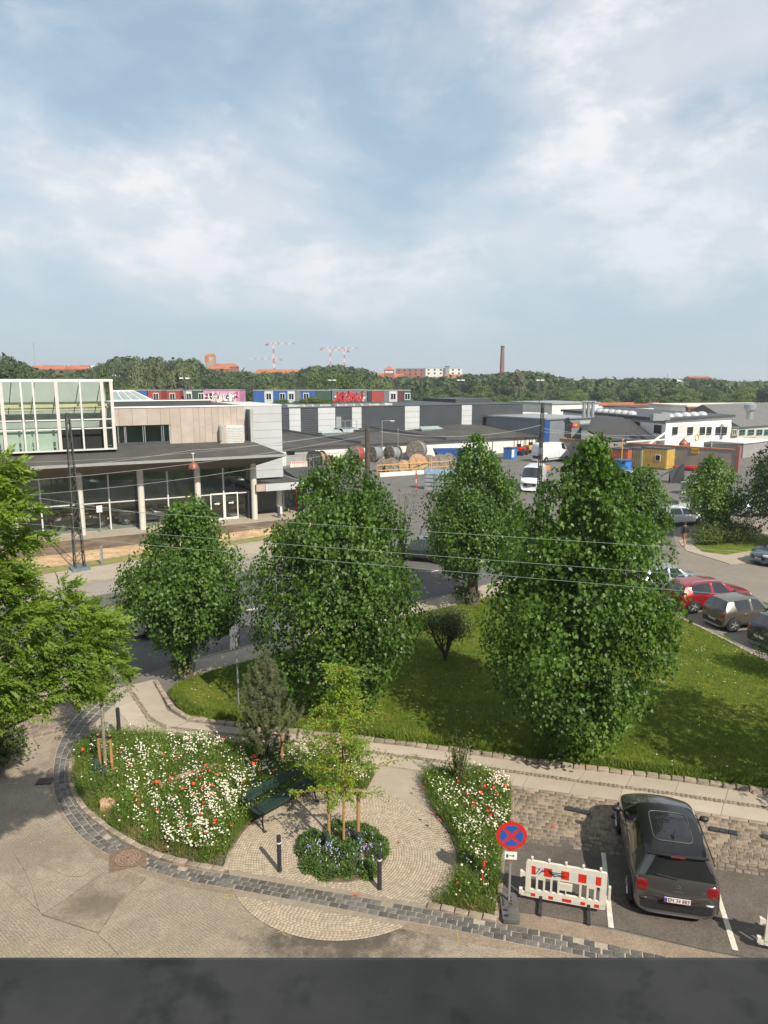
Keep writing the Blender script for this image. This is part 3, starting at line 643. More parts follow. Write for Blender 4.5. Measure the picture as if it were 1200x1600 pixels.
# ---- kerbs round the beds
bk = tag(MB().box(-9, -8.9, 19, 19.1, -.1, 0).build('bed_kerb', M_kerb), kind='structure')
stone_row(bk, 'kerb_stone', smooth2([Vector(G(*q)[:2]) for q in [(122, 1168), (112, 1190), (110, 1223), (123, 1257), (150, 1283), (200, 1317), (240, 1337), (283, 1350), (352, 1362)]], 2), .15, .01, .085, .33, M_kerb, .012, .010, inset=.012)
stone_row(bk, 'kerb_stone', [Vector(G(*q)[:2]) for q in [(352, 1362), (358, 1340), (366, 1320)]], .13, .01, .075, .3, M_kerb, .01)
arcR = [PC+Vector((math.cos(t), math.sin(t)))*(PR+.04) for t in [R(a) for a in range(-34, 33, 3)]]
stone_row(bk, 'edging_stone', arcR, .07, .01, .075, .28, M_sett_d, .006)
stone_row(bk, 'kerb_stone', [Vector(G(*q)[:2]) for q in [(667, 1417), (700, 1424), (735, 1431), (776, 1440)]], .15, .01, .085, .33, M_kerb, .012, .012, inset=.012)
stone_row(bk, 'kerb_stone', [Vector(G(*q)[:2]) for q in [(776, 1436), (781, 1395), (786, 1340), (800, 1280), (800, 1232)]], .1, .01, .06, .45, M_kerb, .012, .012, inset=.012)
# ================================================ vegetation
def unit(a): return a/(np.linalg.norm(a, axis=-1, keepdims=True)+1e-9)
def leafcloud(name, pos, axis, nrm, ln, wd, m, parent=None, fold=.25, quad=True):
    """leaves as folded kites: pos base, axis direction, nrm normal"""
    n = len(pos); axis = unit(axis); side = unit(np.cross(axis, nrm)); nn = unit(np.cross(side, axis))
    ln = np.asarray(ln).reshape(-1, 1)*np.ones((n, 1)); wd = np.asarray(wd).reshape(-1, 1)*np.ones((n, 1))
    b = pos; t = pos+axis*ln-nn*ln*.12; s1 = pos+axis*ln*.42+side*wd+nn*wd*fold; s2 = pos+axis*ln*.42-side*wd+nn*wd*fold
    V = np.stack([b, s1, t, s2], 1).reshape(-1, 3); i = np.arange(n)*4
    Fc = np.concatenate([np.stack([i, i+2, i+1], 1), np.stack([i, i+3, i+2], 1)])
    return link(name, npmesh(name, V, Fc), parent, m)
M_lime = leafmat('lime_leaf', (.026, .066, .012), (.122, .22, .034), .12, .38, .42, .5)
M_limeb = leafmat('bright_lime_leaf', (.045, .10, .014), (.16, .26, .036), .12, .32, .42, .5)
M_ash = leafmat('ash_leaf', (.075, .14, .018), (.22, .31, .042), .1, .40, .45, .7)
M_young = leafmat('young_leaf', (.11, .19, .022), (.28, .37, .045), .1, .45, .45, 1.5)
M_pineN = leafmat('pine_needles', (.10, .135, .062), (.21, .225, .12), .1, .2, .55, 1.8)
M_darkl = leafmat('dark_small_leaf', (.034, .058, .014), (.09, .115, .03), .1, .2, .45, 1.5)
M_hedge = leafmat('hedge_leaf', (.055, .09, .017), (.14, .175, .04), .1, .25, .5, .9)
def lime_tree(name, label, base, h, rad, z0, n, leaf=.115, seed=1, m=None, prof=None, group='lime trees on and around the lawn', dense=1.0, trunk=.17, lean=(0, 0), nclump=130):
    r = np.random.RandomState(seed); base = Vector(base); t = thing(name, label, 'tree', (base.x, base.y, .05), 0, group)
    prof = prof or [(0, .55), (.08, .82), (.22, 1.0), (.42, .97), (.6, .80), (.76, .56), (.9, .27), (1, .04)]
    ph = [p[0] for p in prof]; pr = [p[1] for p in prof]; Hc = h-z0
    k1, k2, k3 = r.uniform(0, 6.28, 3)
    def rad_at(f, th): return rad*np.interp(f, ph, pr)*(1++.06*np.sin(2*th+k1)+.06*np.sin(3*th+k2+f*7)+.07*np.sin(5*th+k3-f*13)+.04*np.sin(8*th+k1+f*21))
    # clump centres
    nc = nclump; f = []; 
    while len(f) < nc:
        x = r.rand()
        if r.rand() < np.interp(x, ph, pr)**1.0+.06: f.append(x)
    f = np.array(f); th = r.uniform(0, 2*np.pi, nc); q = 1-.75*r.rand(nc)**1.5; rr_ = rad_at(f, th)*q*.93
    cen = np.stack([rr_*np.cos(th), rr_*np.sin(th), z0+f*Hc], 1)
    cen[:, 0] += lean[0]*f; cen[:, 1] += lean[1]*f
    npc = max(8, int(n/nc)); per = 9; nt_ = max(1, npc//per)
    # twigs within clumps: start near the centre, droop outward
    ci = np.repeat(np.arange(nc), nt_); T = len(ci); sg = rad*.155*np.sqrt(dense)*np.clip(np.interp(f[ci], ph, pr), .22, 1)[:, None]
    out_ = unit(cen[ci]*np.array([1, 1, 0.0])+r.normal(0, .15, (T, 3)))
    st = cen[ci]+r.normal(0, 1, (T, 3))*sg
    dr = unit(out_*r.uniform(.2, .9, (T, 1))+np.array([0, 0, -1.0])*r.uniform(.25, 1.1, (T, 1))+r.normal(0, .4, (T, 3)))
    L_ = r.uniform(.35, .95, (T, 1))*min(1, rad/2.2)
    u = np.tile(np.linspace(.05, 1, per), T)[:, None]; ti = np.repeat(np.arange(T), per); M_ = T*per
    pos = st[ti]+dr[ti]*L_[ti]*u+np.array([0, 0, -1])*(u**2)*.12+r.normal(0, leaf*.5, (M_, 3))
    keep = np.ones(M_, bool)
    rh = np.hypot(pos[:, 0]-lean[0]*f[ci[ti]], pos[:, 1]-lean[1]*f[ci[ti]]); fz = np.clip((pos[:, 2]-z0)/Hc, 0, 1); tha = np.arctan2(pos[:, 1], pos[:, 0])
    keep &= rh < rad_at(fz, tha)*1.08+.14; keep &= (pos[:, 2] < h) & (pos[:, 2] > z0-.7)
    pos = pos[keep]; ti2 = ti[keep]; M_ = len(pos)
    ax = unit(dr[ti2]*.4+np.array([0, 0, -.75])+r.normal(0, .55, (M_, 3))); nm = unit(out_[ti2]*.75+np.array([0, 0, .75])+r.normal(0, .42, (M_, 3)))
    s = r.uniform(.75, 1.25, M_)*leaf
    leafcloud('crown', pos, ax, nm, s, s*.44, m or M_lime, t)
    tb = MB(); tb.tube([(0, 0, -.05), (lean[0]*.1, lean[1]*.1, z0*.5), (lean[0]*.2, lean[1]*.2, z0+Hc*.2), (lean[0]*.6, lean[1]*.6, z0+Hc*.6), (lean[0]*.8, lean[1]*.8, z0+Hc*.8)], [trunk*1.45, trunk, trunk*.7, trunk*.25, .01], 10)
    tb.build('trunk', M_bark, t, True)
    lb_ = MB()
    for i in r.choice(nc, min(nc, 34), replace=False):
        c = cen[i]*.9; zf = max(z0*.8, c[2]-np.hypot(c[0], c[1])*.75); g = (zf-z0)/Hc
        a = Vector((lean[0]*g, lean[1]*g, zf)); e = Vector(c); mid_ = a.lerp(e, .5)+Vector((0, 0, .25))
        lb_.tube([a, mid_, e], [trunk*.2, trunk*.11, .01], 5)
    lb_.build('branches', M_bark, t, True)
    return t
lime_tree('lime_tree', 'largest lime tree with tall pointed crown, on the lawn behind the dark hatchback', G(888, 1172, .1), 10.0, 2.5, 1.15, 48000, .125, 11, trunk=.2, lean=(.3, .25), nclump=190,
          prof=[(0, .55), (.05, .78), (.15, .95), (.3, 1.0), (.48, .97), (.6, .84), (.72, .66), (.81, .48), (.89, .28), (.95, .15), (1, .04)])
lime_tree('lime_tree', 'broad lime tree with drooping branches behind the pine and the bench', G(520, 1105, .1), 9.35, 2.75, 1.1, 42000, .12, 22, trunk=.19, lean=(.35, .2), nclump=170,
          prof=[(0, .5), (.08, .8), (.2, .97), (.35, 1.0), (.5, .93), (.66, .74), (.8, .50), (.9, .28), (1, .05)])
lime_tree('lime_tree', 'smaller round lime tree at the lawn corner by the street, its trunk clear', G(291, 1057, .1), 7.5, 2.12, 1.75, 30000, .125, 33, trunk=.2, lean=(.35, 0), nclump=120,
          prof=[(0, .5), (.1, .88), (.25, 1.0), (.42, .95), (.6, .78), (.75, .55), (.88, .28), (1, .05)])
lime_tree('lime_tree', 'lime tree at the far lawn edge beside the street, behind the dark small-leaved tree', G(738, 943, .1), 8.7, 2.6, 2.15, 28000, .14, 44, trunk=.26, nclump=130,
          prof=[(0, .6), (.1, .92), (.25, 1.0), (.45, .94), (.62, .78), (.78, .52), (.9, .27), (1, .05)])
lime_tree('lime_tree', 'lime tree half hidden behind the right shoulder of the largest lime', (15.5, 42.0), 6.8, 1.7, 1.7, 13000, .14, 55, trunk=.2, nclump=90,
          prof=[(0, .6), (.1, .95), (.3, 1.0), (.5, .85), (.7, .6), (.88, .3), (1, .05)])
lime_tree('lime_tree', 'small pale green street tree with thin trunk above the low hedge on the island', G(1108, 838, .1), 6.3, 2.05, 1.7, 11000, .16, 66, m=M_limeb, trunk=.12, nclump=90,
          prof=[(0, .55), (.1, .85), (.3, 1.0), (.5, .92), (.7, .66), (.88, .32), (1, .05)])
lime_tree('dark_tree', 'dark dense tree at the right edge over the far parked car', (27.6, 48.0), 8.6, 2.9, 1.6, 14000, .17, 77, trunk=.2, nclump=100, m=leafmat('deep_green_leaf', (.022, .045, .012), (.065, .10, .026), .1, .25))
lime_tree('lime_tree', 'lime tree beyond the right edge whose shade falls over the lawn', (14.3, 16.4), 10.2, 2.9, 1.3, 14000, .17, 88, trunk=.2)
# epicormic shoots at the foot of the largest lime
def shrub(name, label, base, rx, ry, h, n, leaf, m, seed=1, z0=.0, stems=7, cat='shrub', stemcol=None, flat=1.0, group=None, zc=.45, aspect=.4, rz=0, lob=.15):
    r = np.random.RandomState(seed); t = thing(name, label, cat, (base[0], base[1], base[2] if len(base) > 2 else 0), rz, group)
    d_ = unit(r.normal(0, 1, (n, 3))); d_[:, 2] = np.abs(d_[:, 2])*np.where(r.rand(n) < .25, -.5, 1)
    q = r.rand(n)[:, None]**.33; th = np.arctan2(d_[:, 1], d_[:, 0]); lb_ = 1+lob*np.sin(3*th+seed)+lob*.7*np.sin(5*th+d_[:, 2]*6+seed*2)
    p = d_*q*np.array([rx, ry, h*(1-zc)])*lb_[:, None]; p[:, 2] += z0+h*zc; p += r.normal(0, leaf*.6, (n, 3)); p[:, 2] = np.maximum(p[:, 2], .02)
    ax = unit(d_*.5+r.normal(0, .6, (n, 3))+np.array([0, 0, .15])); nm = unit(d_+np.array([0, 0, .6])+r.normal(0, .4, (n, 3))); s = r.uniform(.7, 1.3, n)*leaf
    leafcloud('foliage', p, ax, nm, s, s*aspect, m, t)
    if stems:
        sb = MB()
        for k in range(stems):
            a = 2*math.pi*k/stems+r.rand(); e = Vector((rx*.7*math.cos(a), ry*.7*math.sin(a), z0+h*.75)); m_ = Vector((e.x*.25+r.normal(0, .05), e.y*.25+r.normal(0, .05), e.z*.5)); sb.tube([(r.normal(0, .04), r.normal(0, .04), 0), m_, e], [.03*h, .02*h, .006], 5)
        sb.build('stems', stemcol or M_bark, t, True)
    return t
shrub('root_shoots', 'bright leafy shoots growing at the foot of the largest lime trunk', (*G(888, 1188)[:2], .1), .38, .35, .85, 600, .12, M_limeb, 3, stems=5)
shrub('root_shoots', 'leafy shoots round the trunk foot of the far lawn edge lime', (*G(728, 945)[:2], .1), .7, .6, .9, 900, .11, M_darkl, 4, stems=5)
shrub('root_shoots', 'tuft of shoots at the trunk foot of the small lime by the street', (*G(283, 1062)[:2], .1), .4, .35, .8, 500, .1, M_hedge, 5, stems=5)
hb = G(1137, 848); shrub('low_hedge', 'rounded clipped hedge mound on the grass island in the car park', (hb.x, hb.y+.6, .05), 2.45, 1.5, 1.55, 9000, .10, M_hedge, 8, stems=5, cat='hedge', rz=.25, zc=.35)
shrub('low_hedge', 'smaller lower hedge mound at the left end of the island hedge', (*G(1103, 852)[:2], .05), 1.0, .8, 1.0, 2200, .10, M_hedge, 9, stems=4, cat='hedge')
# dark umbrella-shaped small tree in front of the far lime
dt = thing('small_dark_tree', 'small crooked dark leaved tree with several stems alone on the sunny lawn', 'tree', (*G(696, 1036)[:2], .1))
r = np.random.RandomState(4); sb = MB(); ends = []
for k in range(9):
    a = 2*math.pi*k/9+r.rand()*.5; e = Vector((.95*math.cos(a)*r.uniform(.5, 1), .8*math.sin(a)*r.uniform(.5, 1), r.uniform(1.35, 2.0))); m1 = Vector((e.x*.12, e.y*.1, .35)); m2 = Vector((e.x*.6+r.normal(0, .1), e.y*.6, .85+r.normal(0, .1)))
    sb.tube([(0, 0, 0), m1, m2, e], [.07, .05, .035, .012], 6); ends.append(e)
    for j in range(3):
        e2 = m2+Vector((r.normal(0, .35), r.normal(0, .35), r.uniform(.2, .8))); sb.tube([m2, (m2+e2)/2+Vector((0, .05, -.05)), e2], [.022, .015, .006], 4); ends.append(e2)
sb.build('stems', M_bark, dt, True)
n = 7000; i_ = r.randint(0, len(ends), n); E_ = np.array([tuple(e) for e in ends]); p = E_[i_]+r.normal(0, 1, (n, 3))*np.array([.24, .24, .16]); p[:, 2] += .12
leafcloud('foliage', p, unit(r.normal(0, 1, (n, 3))), unit(r.normal(0, .5, (n, 3))+np.array([0, 0, 1])), r.uniform(.05, .08, n), .025, M_darkl, dt)
# shrubs at the frame edges
sh_r = G(1222, 1062); shrub('green_shrub', 'small leaved shrub at the right edge in front of the nearest parked car', (sh_r.x+.3, sh_r.y, .1), 1.25, 1.0, 2.1, 5500, .075, M_darkl, 12, stems=8, zc=.5)
shrub('laurel_shrub', 'dark glossy shrub at the left edge under the overhanging ash', (*G(-12, 1205)[:2], .02), .95, .8, 1.35, 3000, .13, M_darkl, 13, stems=6, aspect=.3)
# slender shrub standing in the right bed
bs = thing('upright_shrub', 'upright twiggy shrub with tiny leaves at the top of the right flower bed', 'shrub', (*G(716, 1232)[:2], .04))
r = np.random.RandomState(15); sb = MB(); pp = []
for k in range(26):
    a = r.uniform(0, 6.28); e = Vector((.38*math.cos(a)*r.uniform(.3, 1), .3*math.sin(a)*r.uniform(.3, 1), r.uniform(.9, 1.75))); sb.tube([(e.x*.1, e.y*.1, 0), (e.x*.6, e.y*.6, e.z*.55), e], [.012, .009, .004], 4)
    for q in np.linspace(.35, 1, 26): pp.append(np.array(Vector((0, 0, 0)).lerp(e, q))+r.normal(0, .035, 3))
sb.build('stems', M_bark, bs); pp = np.array(pp); n = len(pp)
leafcloud('foliage', pp, unit(r.normal(0, 1, (n, 3))+np.array([0, 0, .5])), unit(r.normal(0, .6, (n, 3))+np.array([0, 0, 1])), r.uniform(.05, .085, n), .02, M_hedge, bs)
# twiggy tall weeds between the limes behind the street
tw = thing('young_birch', 'thin feathery young tree showing past the right side of the broad lime', 'tree', (*G(628, 905)[:2], .1))
r = np.random.RandomState(16); sb = MB(); pp = []
for k in range(14):
    a = r.uniform(0, 6.28); e = Vector((.9*math.cos(a)*r.uniform(.2, 1), .9*math.sin(a)*r.uniform(.2, 1), r.uniform(3.0, 5.2))); sb.tube([(0, 0, 0), (e.x*.3, e.y*.3, e.z*.5), e], [.04, .02, .008], 4)
    for q in np.linspace(.3, 1, 40): pp.append(np.array(Vector((0, 0, 0)).lerp(e, q))+r.normal(0, .12, 3))
sb.build('stems', M_bark, tw); pp = np.array(pp); n = len(pp)
leafcloud('foliage', pp, unit(r.normal(0, 1, (n, 3))), unit(r.normal(0, .6, (n, 3))+np.array([0, 0, 1])), r.uniform(.09, .14, n), .04, M_hedge, tw)
# ---- ash tree overhanging from the left: boughs with feathered leaves
ash = thing('ash_tree', 'ash tree with bright feathered leaves hanging in from the left edge', 'tree', (-9.6, 11.2, 0))
r = np.random.RandomState(21)
cl = [(-10, 735, 10.6, .45), (5, 735, 11, .35), (-20, 790, 10.6, .6), (18, 790, 11, .42), (0, 845, 11.2, .5), (38, 846, 11.5, .22), (60, 842, 11.6, .15), (-15, 900, 10.8, .7), (10, 905, 11.2, .45), (45, 935, 11.4, .3),
      (15, 965, 11, .6), (70, 960, 11.6, .45), (100, 925, 11.8, .28), (115, 955, 12, .35), (150, 965, 12.3, .38), (175, 975, 12.5, .25), (185, 998, 12.5, .2), (40, 1010, 11.2, .55), (95, 1005, 11.8, .5), (140, 1000, 12.2, .45), (160, 1030, 12.4, .35), (190, 1050, 12.6, .22),
      (-5, 1050, 10.9, .6), (55, 1055, 11.4, .5), (105, 1050, 11.9, .45), (140, 1070, 12.2, .35), (25, 1090, 11.1, .42), (75, 1085, 11.6, .35), (-15, 1110, 10.8, .4), (115, 1085, 12, .25), (10, 1112, 11.1, .25)]
cc = [(np.array(P(a, b, Y))-np.array((-9.6, 11.2, 0)), q) for a, b, Y, q in cl]
rs_ = np.random.RandomState(77)
for k in range(60):                 # the rest of the crown, outside the frame
    v_ = unit(rs_.normal(0, 1, 3)); v_ = v_*np.array([2.7, 2.9, 3.2])*rs_.uniform(.55, 1)+np.array([-.6, .4, 8.2])
    w_ = v_+np.array((-9.6, 11.2, 0))
    if w_[1] > .5 and abs(w_[0])/(w_[1]*.983+(H-w_[2])*.1815) < .56: continue
    cc.append((v_, .6))
sb = MB(); sb.tube([(0, 0, 0), (.1, .05, 3), (.2, .2, 6), (.2, .3, 9)], [.26, .21, .15, .05], 10); sb.build('trunk', M_bark, ash, True)
sb = MB(); rp, ra = [], []
for c, q in cc:
    z_ = max(2.6, c[2]-np.hypot(c[0], c[1])*.5); a = Vector((.1, .1, z_)); e = Vector(c); sb.tube([a, a.lerp(e, .5)+Vector((0, 0, .22)), e], [.06, .035, .008], 5)
    nl = int((330*q*q+60*q)*.85)
    for k in range(nl):
        o_ = unit(r.normal(0, 1, 3))*r.rand()**.5*q*np.array([1, 1, .75]); rp.append(c+o_*.8); hd = unit(np.array([c[0], c[1], 0])+1e-6); ra.append(unit(o_/max(q, .1)*.9+hd*.7+r.normal(0, .35, 3)+np.array([0, 0, .05])))
sb.build('branches', M_bark, ash, True)
rp = np.array(rp); ra = np.array(ra); nR = len(rp); up_ = unit(np.array([0, 0, 1.0])+r.normal(0, .55, (nR, 3))); sd = unit(np.cross(ra, up_)); nf = 11
P_, A_, N_ = [], [], []; RL = r.uniform(.17, .27, (nR, 1))
for j in range(nf):
    u = (j//2+.8)/(nf//2+1); sgn = 1 if j % 2 else -1
    if j == nf-1: a_ = ra; u = 1
    else: a_ = unit(ra*.75+sd*sgn*.85)
    P_.append(rp+ra*RL*u-up_*RL*.25*u*u); A_.append(a_+r.normal(0, .12, (nR, 3))); N_.append(up_+r.normal(0, .2, (nR, 3)))
P_ = np.concatenate(P_); A_ = np.concatenate(A_); N_ = np.concatenate(N_); s = r.uniform(.075, .11, len(P_))
leafcloud('crown', P_, A_, N_, s, s*.21, M_ash, ash)
# ---- young trees
def whorl_tree(name, label, base, h, z0, rad, nbr, n_leaf, m, leaf, seed, trunkmat, tr=.03, up=.25, group=None):
    r = np.random.RandomState(seed); t = thing(name, label, 'tree', base, 0, group); tb = MB(); tb.tube([(0, 0, 0), (.02, .01, h*.35), (-.02, .02, h*.7), (0, 0, h)], [tr, tr*.85, tr*.55, .006], 8); tb.build('trunk', trunkmat, t, True)
    sb = MB(); pp = []; aa = []
    for k in range(nbr):
        f = (k+.5)/nbr; z = z0+(h-z0)*f*.97; L_ = rad*(1-f**1.6*.8)*r.uniform(.55, 1.05)*(0.75+.25*math.sin(f*14)); a = k*2.4+r.normal(0, .3)
        d_ = Vector((math.cos(a), math.sin(a), up)); e = Vector((0, 0, z))+d_*L_; m_ = Vector((0, 0, z)).lerp(e, .5)-Vector((0, 0, .04)); sb.tube([(0, 0, z), m_, e], [.012, .008, .003], 4)
        for j in range(4):
            q = r.uniform(.3, .9); b0 = Vector((0, 0, z)).lerp(e, q); e2 = b0+Vector((r.normal(0, .2), r.normal(0, .2), r.uniform(-.05, .15))); sb.tube([b0, e2], [.005, .002], 3, False)
            for u in r.uniform(.1, 1, n_leaf//10): pp.append(np.array(b0.lerp(e2, u))); aa.append(np.array(e2-b0)+1e-4)
        for u in r.uniform(.2, 1.05, n_leaf): pp.append(np.array(Vector((0, 0, z)).lerp(e, u))+r.normal(0, .05, 3)); aa.append(np.array(d_))
    sb.build('branches', trunkmat, t, True); pp = np.array(pp); aa = np.array(aa); n = len(pp)
    pp += r.normal(0, .03, (n, 3)); pp[:, 2] += .0
    leafcloud('foliage', pp, unit(unit(aa)+r.normal(0, .6, (n, 3))+np.array([0, 0, -.25])), unit(r.normal(0, .5, (n, 3))+np.array([0, 0, 1])), r.uniform(.7, 1.3, n)*leaf, leaf*.27, m, t)
    return t
M_ybark = mat('ochre_young_bark', (.33, .19, .06), .7, .3, 12, .2, 40); M_gbark = mat('grey_young_bark', (.22, .19, .14), .8, .25, 12)
yb = G(537, 1327); whorl_tree('young_tree', 'young staked tree with airy bright leaves in the middle of the round plaza', (yb.x, yb.y, .05), 4.75, 1.4, 1.75, 58, 84, M_young, .08, 31, M_ybark, .036)
yl = G(166, 1212); whorl_tree('young_tree', 'slim young tree tied between two stakes by the dark sett gutter at the left', (yl.x, yl.y, .05), 5.3, 2.1, .85, 46, 110, M_limeb, .085, 32, M_gbark, .055, up=.5)
# ---- pine in the left bed
pb = G(418, 1200); pine = thing('young_pine', 'shaggy grey green young pine with upright candles behind the bench', 'tree', (pb.x, pb.y, .04))
r = np.random.RandomState(41); hp = 3.35; tb = MB(); tb.tube([(0, 0, 0), (.02, 0, 1.6), (.05, 0, hp)], [.06, .04, .01], 7); tb.build('trunk', M_bark, pine, True); sb = MB(); pp, aa = [], []
def shoot(p, d_, L_, dens=170):
    p = np.array(p); d_ = unit(np.array(d_, float)); k = int(L_*dens*1.5)
    u = r.rand(k, 1); pos = p+d_*L_*u; pp.append(pos); aa.append(unit(unit(r.normal(0, 1, (k, 3)))*.75+d_*.8))
for k in range(64):
    f = ((k+.5)/64)**.9; z = .35+f*(hp-.6); L_ = 1.08*(1-f)**.75*r.uniform(.6, 1.1)+.10; a = k*2.4+r.normal(0, .2); e = Vector((L_*math.cos(a), L_*math.sin(a), z+L_*.55)); st = Vector((0, 0, z-.05))
    sb.tube([st, st.lerp(e, .6)-Vector((0, 0, .05)), e], [.016, .01, .005], 4); shoot(st.lerp(e, .3), e-st, L_*.75, 240); shoot(e, (e.x*.25, e.y*.25, 1), r.uniform(.22, .38), 260)
    for j in range(4):
        q = st.lerp(e, r.uniform(.35, .95)); dd_ = (r.normal(0, .5), r.normal(0, .5), .9); shoot(q, dd_, r.uniform(.15, .32), 230)
for a in (0, 2.1, 4.2): shoot((.05, 0, hp-.35), (.35*math.cos(a), .35*math.sin(a), 1), .3, 240)
shoot((.04, 0, hp-.5), (0, 0, 1), .85, 240)
sb.build('branches', M_bark, pine, True); pp = np.concatenate(pp); aa = np.concatenate(aa); n = len(pp)
leafcloud('needles', pp, aa, unit(r.normal(0, 1, (n, 3))), r.uniform(.07, .11, n), .006, M_pineN, pine, 0)
# ---- stakes and water bags
M_bag = mat('dark_green_bag', (.035, .07, .055), .35, .25, 4, .2, 12, coat=.2)
def stakes(label, base, dx, hgt, bagpos, groupi, rz):
    t = thing('tree_stakes', label, 'tree stakes', (base.x, base.y, .04), rz, groupi)
    for sx in dx:
        MB().tube([(sx, 0, 0), (sx*1.03, 0, hgt)], [.045, .042], 10).build('stake', M_wood, t, True)
    b_ = MB(); b_.tube([(dx[0], 0, hgt-.06), (0, .03, hgt-.1), (dx[-1], 0, hgt-.06)], .028, 8)
    for sx in dx: b_.cyl((sx*1.03, 0), .055, hgt-.10, hgt-.02, 10)
    b_.build('tie_strap', M_black, t, True)
    return t
stakes('two round wooden stakes joined by a black strap around the young tree of the plaza', yb, (-.36, .36), 1.55, None, None, -.1)
stakes('two wooden stakes close together at the slim young tree by the gutter', yl, (-.16, .20), 1.25, None, None, -.15)
st_ = thing('tree_stake', 'single wooden stake with dark strap beside the pine behind the bench', 'tree stake', (*G(441, 1200)[:2], .04))
MB().tube([(0, 0, 0), (.01, 0, 1.05)], .045, 10).build('stake', M_wood, st_, True); MB().tube([(.03, 0, .98), (-.2, .02, 1.02), (-.42, .05, .98)], .03, 8).build('tie_strap', M_black, st_, True)
def bag(label, x, y, w_, h_, rz, seed):
    rr_ = random.Random(seed); t = thing('watering_bag', label, 'watering bag', (x, y, .05), rz, 'watering bags around the young trees'); b_ = MB(); n_ = 12; prof = [(.5, 0), (.62, .12), (.55, .35), (.42, .6), (.3, .82), (.24, 1)]
    vs = []; fs = []
    for pr_, z in prof:
        for k in range(n_): a = 2*math.pi*k/n_; q = pr_*w_*(1+rr_.uniform(-.12, .12)); vs.append((q*math.cos(a), q*.7*math.sin(a), z*h_))
    for i in range(len(prof)-1):
        for k in range(n_): k2 = (k+1) % n_; fs.append((i*n_+k, i*n_+k2, (i+1)*n_+k2, (i+1)*n_+k))
    fs.append(tuple((len(prof)-1)*n_+k for k in range(n_))); b_.add(vs, fs).build('bag', M_bag, t, True); MB().tube([(-.22*w_, 0, h_), (0, 0, h_+.03), (.22*w_, 0, h_)], .012, 5).build('top_tie', M_black, t)
bag('green watering bag at the left stake of the plaza tree', yb.x-.38, yb.y-.12, .17, .5, .1, 1); bag('green watering bag at the right stake of the plaza tree', yb.x+.38, yb.y-.16, .17, .5, -.1, 2)
bag('slumped green bag on the gutter side of the slim young tree', yl.x-.2, yl.y-.12, .26, .55, .3, 3); bag('glossy green bag right above the pink boulder', yl.x+.06, yl.y-.34, .24, .4, -.2, 4)
# ---- flower beds
bedA_px = [(120, 1172), (114, 1190), (112, 1223), (126, 1255), (153, 1281), (203, 1314), (243, 1334), (286, 1347), (350, 1358), (356, 1335), (366, 1317)]
bedA = [tuple(G(*q))[:2] for q in bedA_px]
arcL = [tuple(PC+Vector((math.cos(R(a)), math.sin(R(a))))*(PR+.05)) for a in range(188, 75, -6)]
bedA = bedA+arcL+[tuple(G(*q))[:2] for q in [(585, 1212), (540, 1196), (470, 1180), (400, 1172), (340, 1164), (250, 1154), (195, 1150), (150, 1155)]]
bedB = [tuple(PC+Vector((math.cos(R(a)), math.sin(R(a))))*(PR+.09)) for a in range(-32, 34, 5)]+[tuple(G(*q))[:2] for q in [(660, 1222), (672, 1212), (720, 1210), (760, 1212), (795, 1232), (797, 1280), (783, 1340), (777, 1400), (772, 1434), (735, 1427), (700, 1419), (672, 1413)]]
tag(MB().prism(bedA, 0, .045).build('left_bed_soil', M_soil), kind='structure'); tag(MB().prism(bedB, 0, .05).build('right_bed_soil', M_soil), kind='structure')
M_meadow = leafmat('meadow_green', (.06, .12, .02), (.17, .26, .045), .1, .35, .5, 1.2)
M_dryst = leafmat('dry_stalks', (.16, .13, .05), (.32, .26, .11), .1, .2, .7, 1.2)
def nzf(x, y, s, ph=0): return .5+.25*np.sin(x*s+ph)*np.cos(y*s*1.3+ph*2)+.25*np.sin(x*s*2.3+y*s*1.1+ph*3)
def front(x, y): return np.clip((np.hypot(x-PC.x, (y-PC.y))-.0)*0+1, 0, 1)
kA = np.array([tuple(G(*q))[:2] for q in [(112, 1200), (112, 1223), (126, 1255), (153, 1281), (203, 1314), (243, 1334), (286, 1347), (350, 1358)]])
def dk(x, y): return np.min(np.hypot(np.asarray(x)[:, None]-kA[:, 0], np.asarray(y)[:, None]-kA[:, 1]), 1)
for bed, nm, nb, lab, sd in ((bedA, 'meadow_growth', 62000, 'long mixed green grass and stalks filling the left flower bed', 3), (bedB, 'meadow_growth', 22000, 'long mixed green grass and stalks filling the right flower bed', 4)):
    o, _ = blades(nm, bed, nb, .04, (.12, .42), .008, M_meadow, sd, .35, dens=(lambda x, y: np.where(dk(x, y) < .45, .18, 1)*np.clip(nzf(x, y, 2.2)+.45, .2, 1)) if bed is bedA else (lambda x, y: np.where(y < 14.0, .45, 1))); tag(o, lab, 'meadow grass', kind='stuff')
    o, _ = blades('dry_stalks', bed, nb//5, .04, (.08, .42), .008, M_dryst, sd+10, .8); tag(o, lab.replace('long mixed green grass and', 'dry brown'), 'dry stalks', kind='stuff')
    r = np.random.RandomState(sd+50); n = nb//5; xs = np.array([p[0] for p in bed]); ys = np.array([p[1] for p in bed]); x = r.uniform(xs.min(), xs.max(), n*3); y = r.uniform(ys.min(), ys.max(), n*3); k = inpoly(x, y, bed) & ((dk(x, y) > .35) if bed is bedA else (y > 13.6)); x, y = x[k][:n], y[k][:n]; n = len(x)
    z = .05+r.uniform(0, 1, n)**.6*(.22+.35*nzf(x, y, 1.9, 1)); o = leafcloud('low_leaves', np.stack([x, y, z], 1), unit(r.normal(0, 1, (n, 3))+np.array([0, 0, .6])), unit(r.normal(0, .6, (n, 3))+np.array([0, 0, 1])), r.uniform(.05, .1, n), .017, M_meadow)
    tag(o, lab.replace('long mixed green grass and stalks', 'small leaves'), 'leaves', kind='stuff')
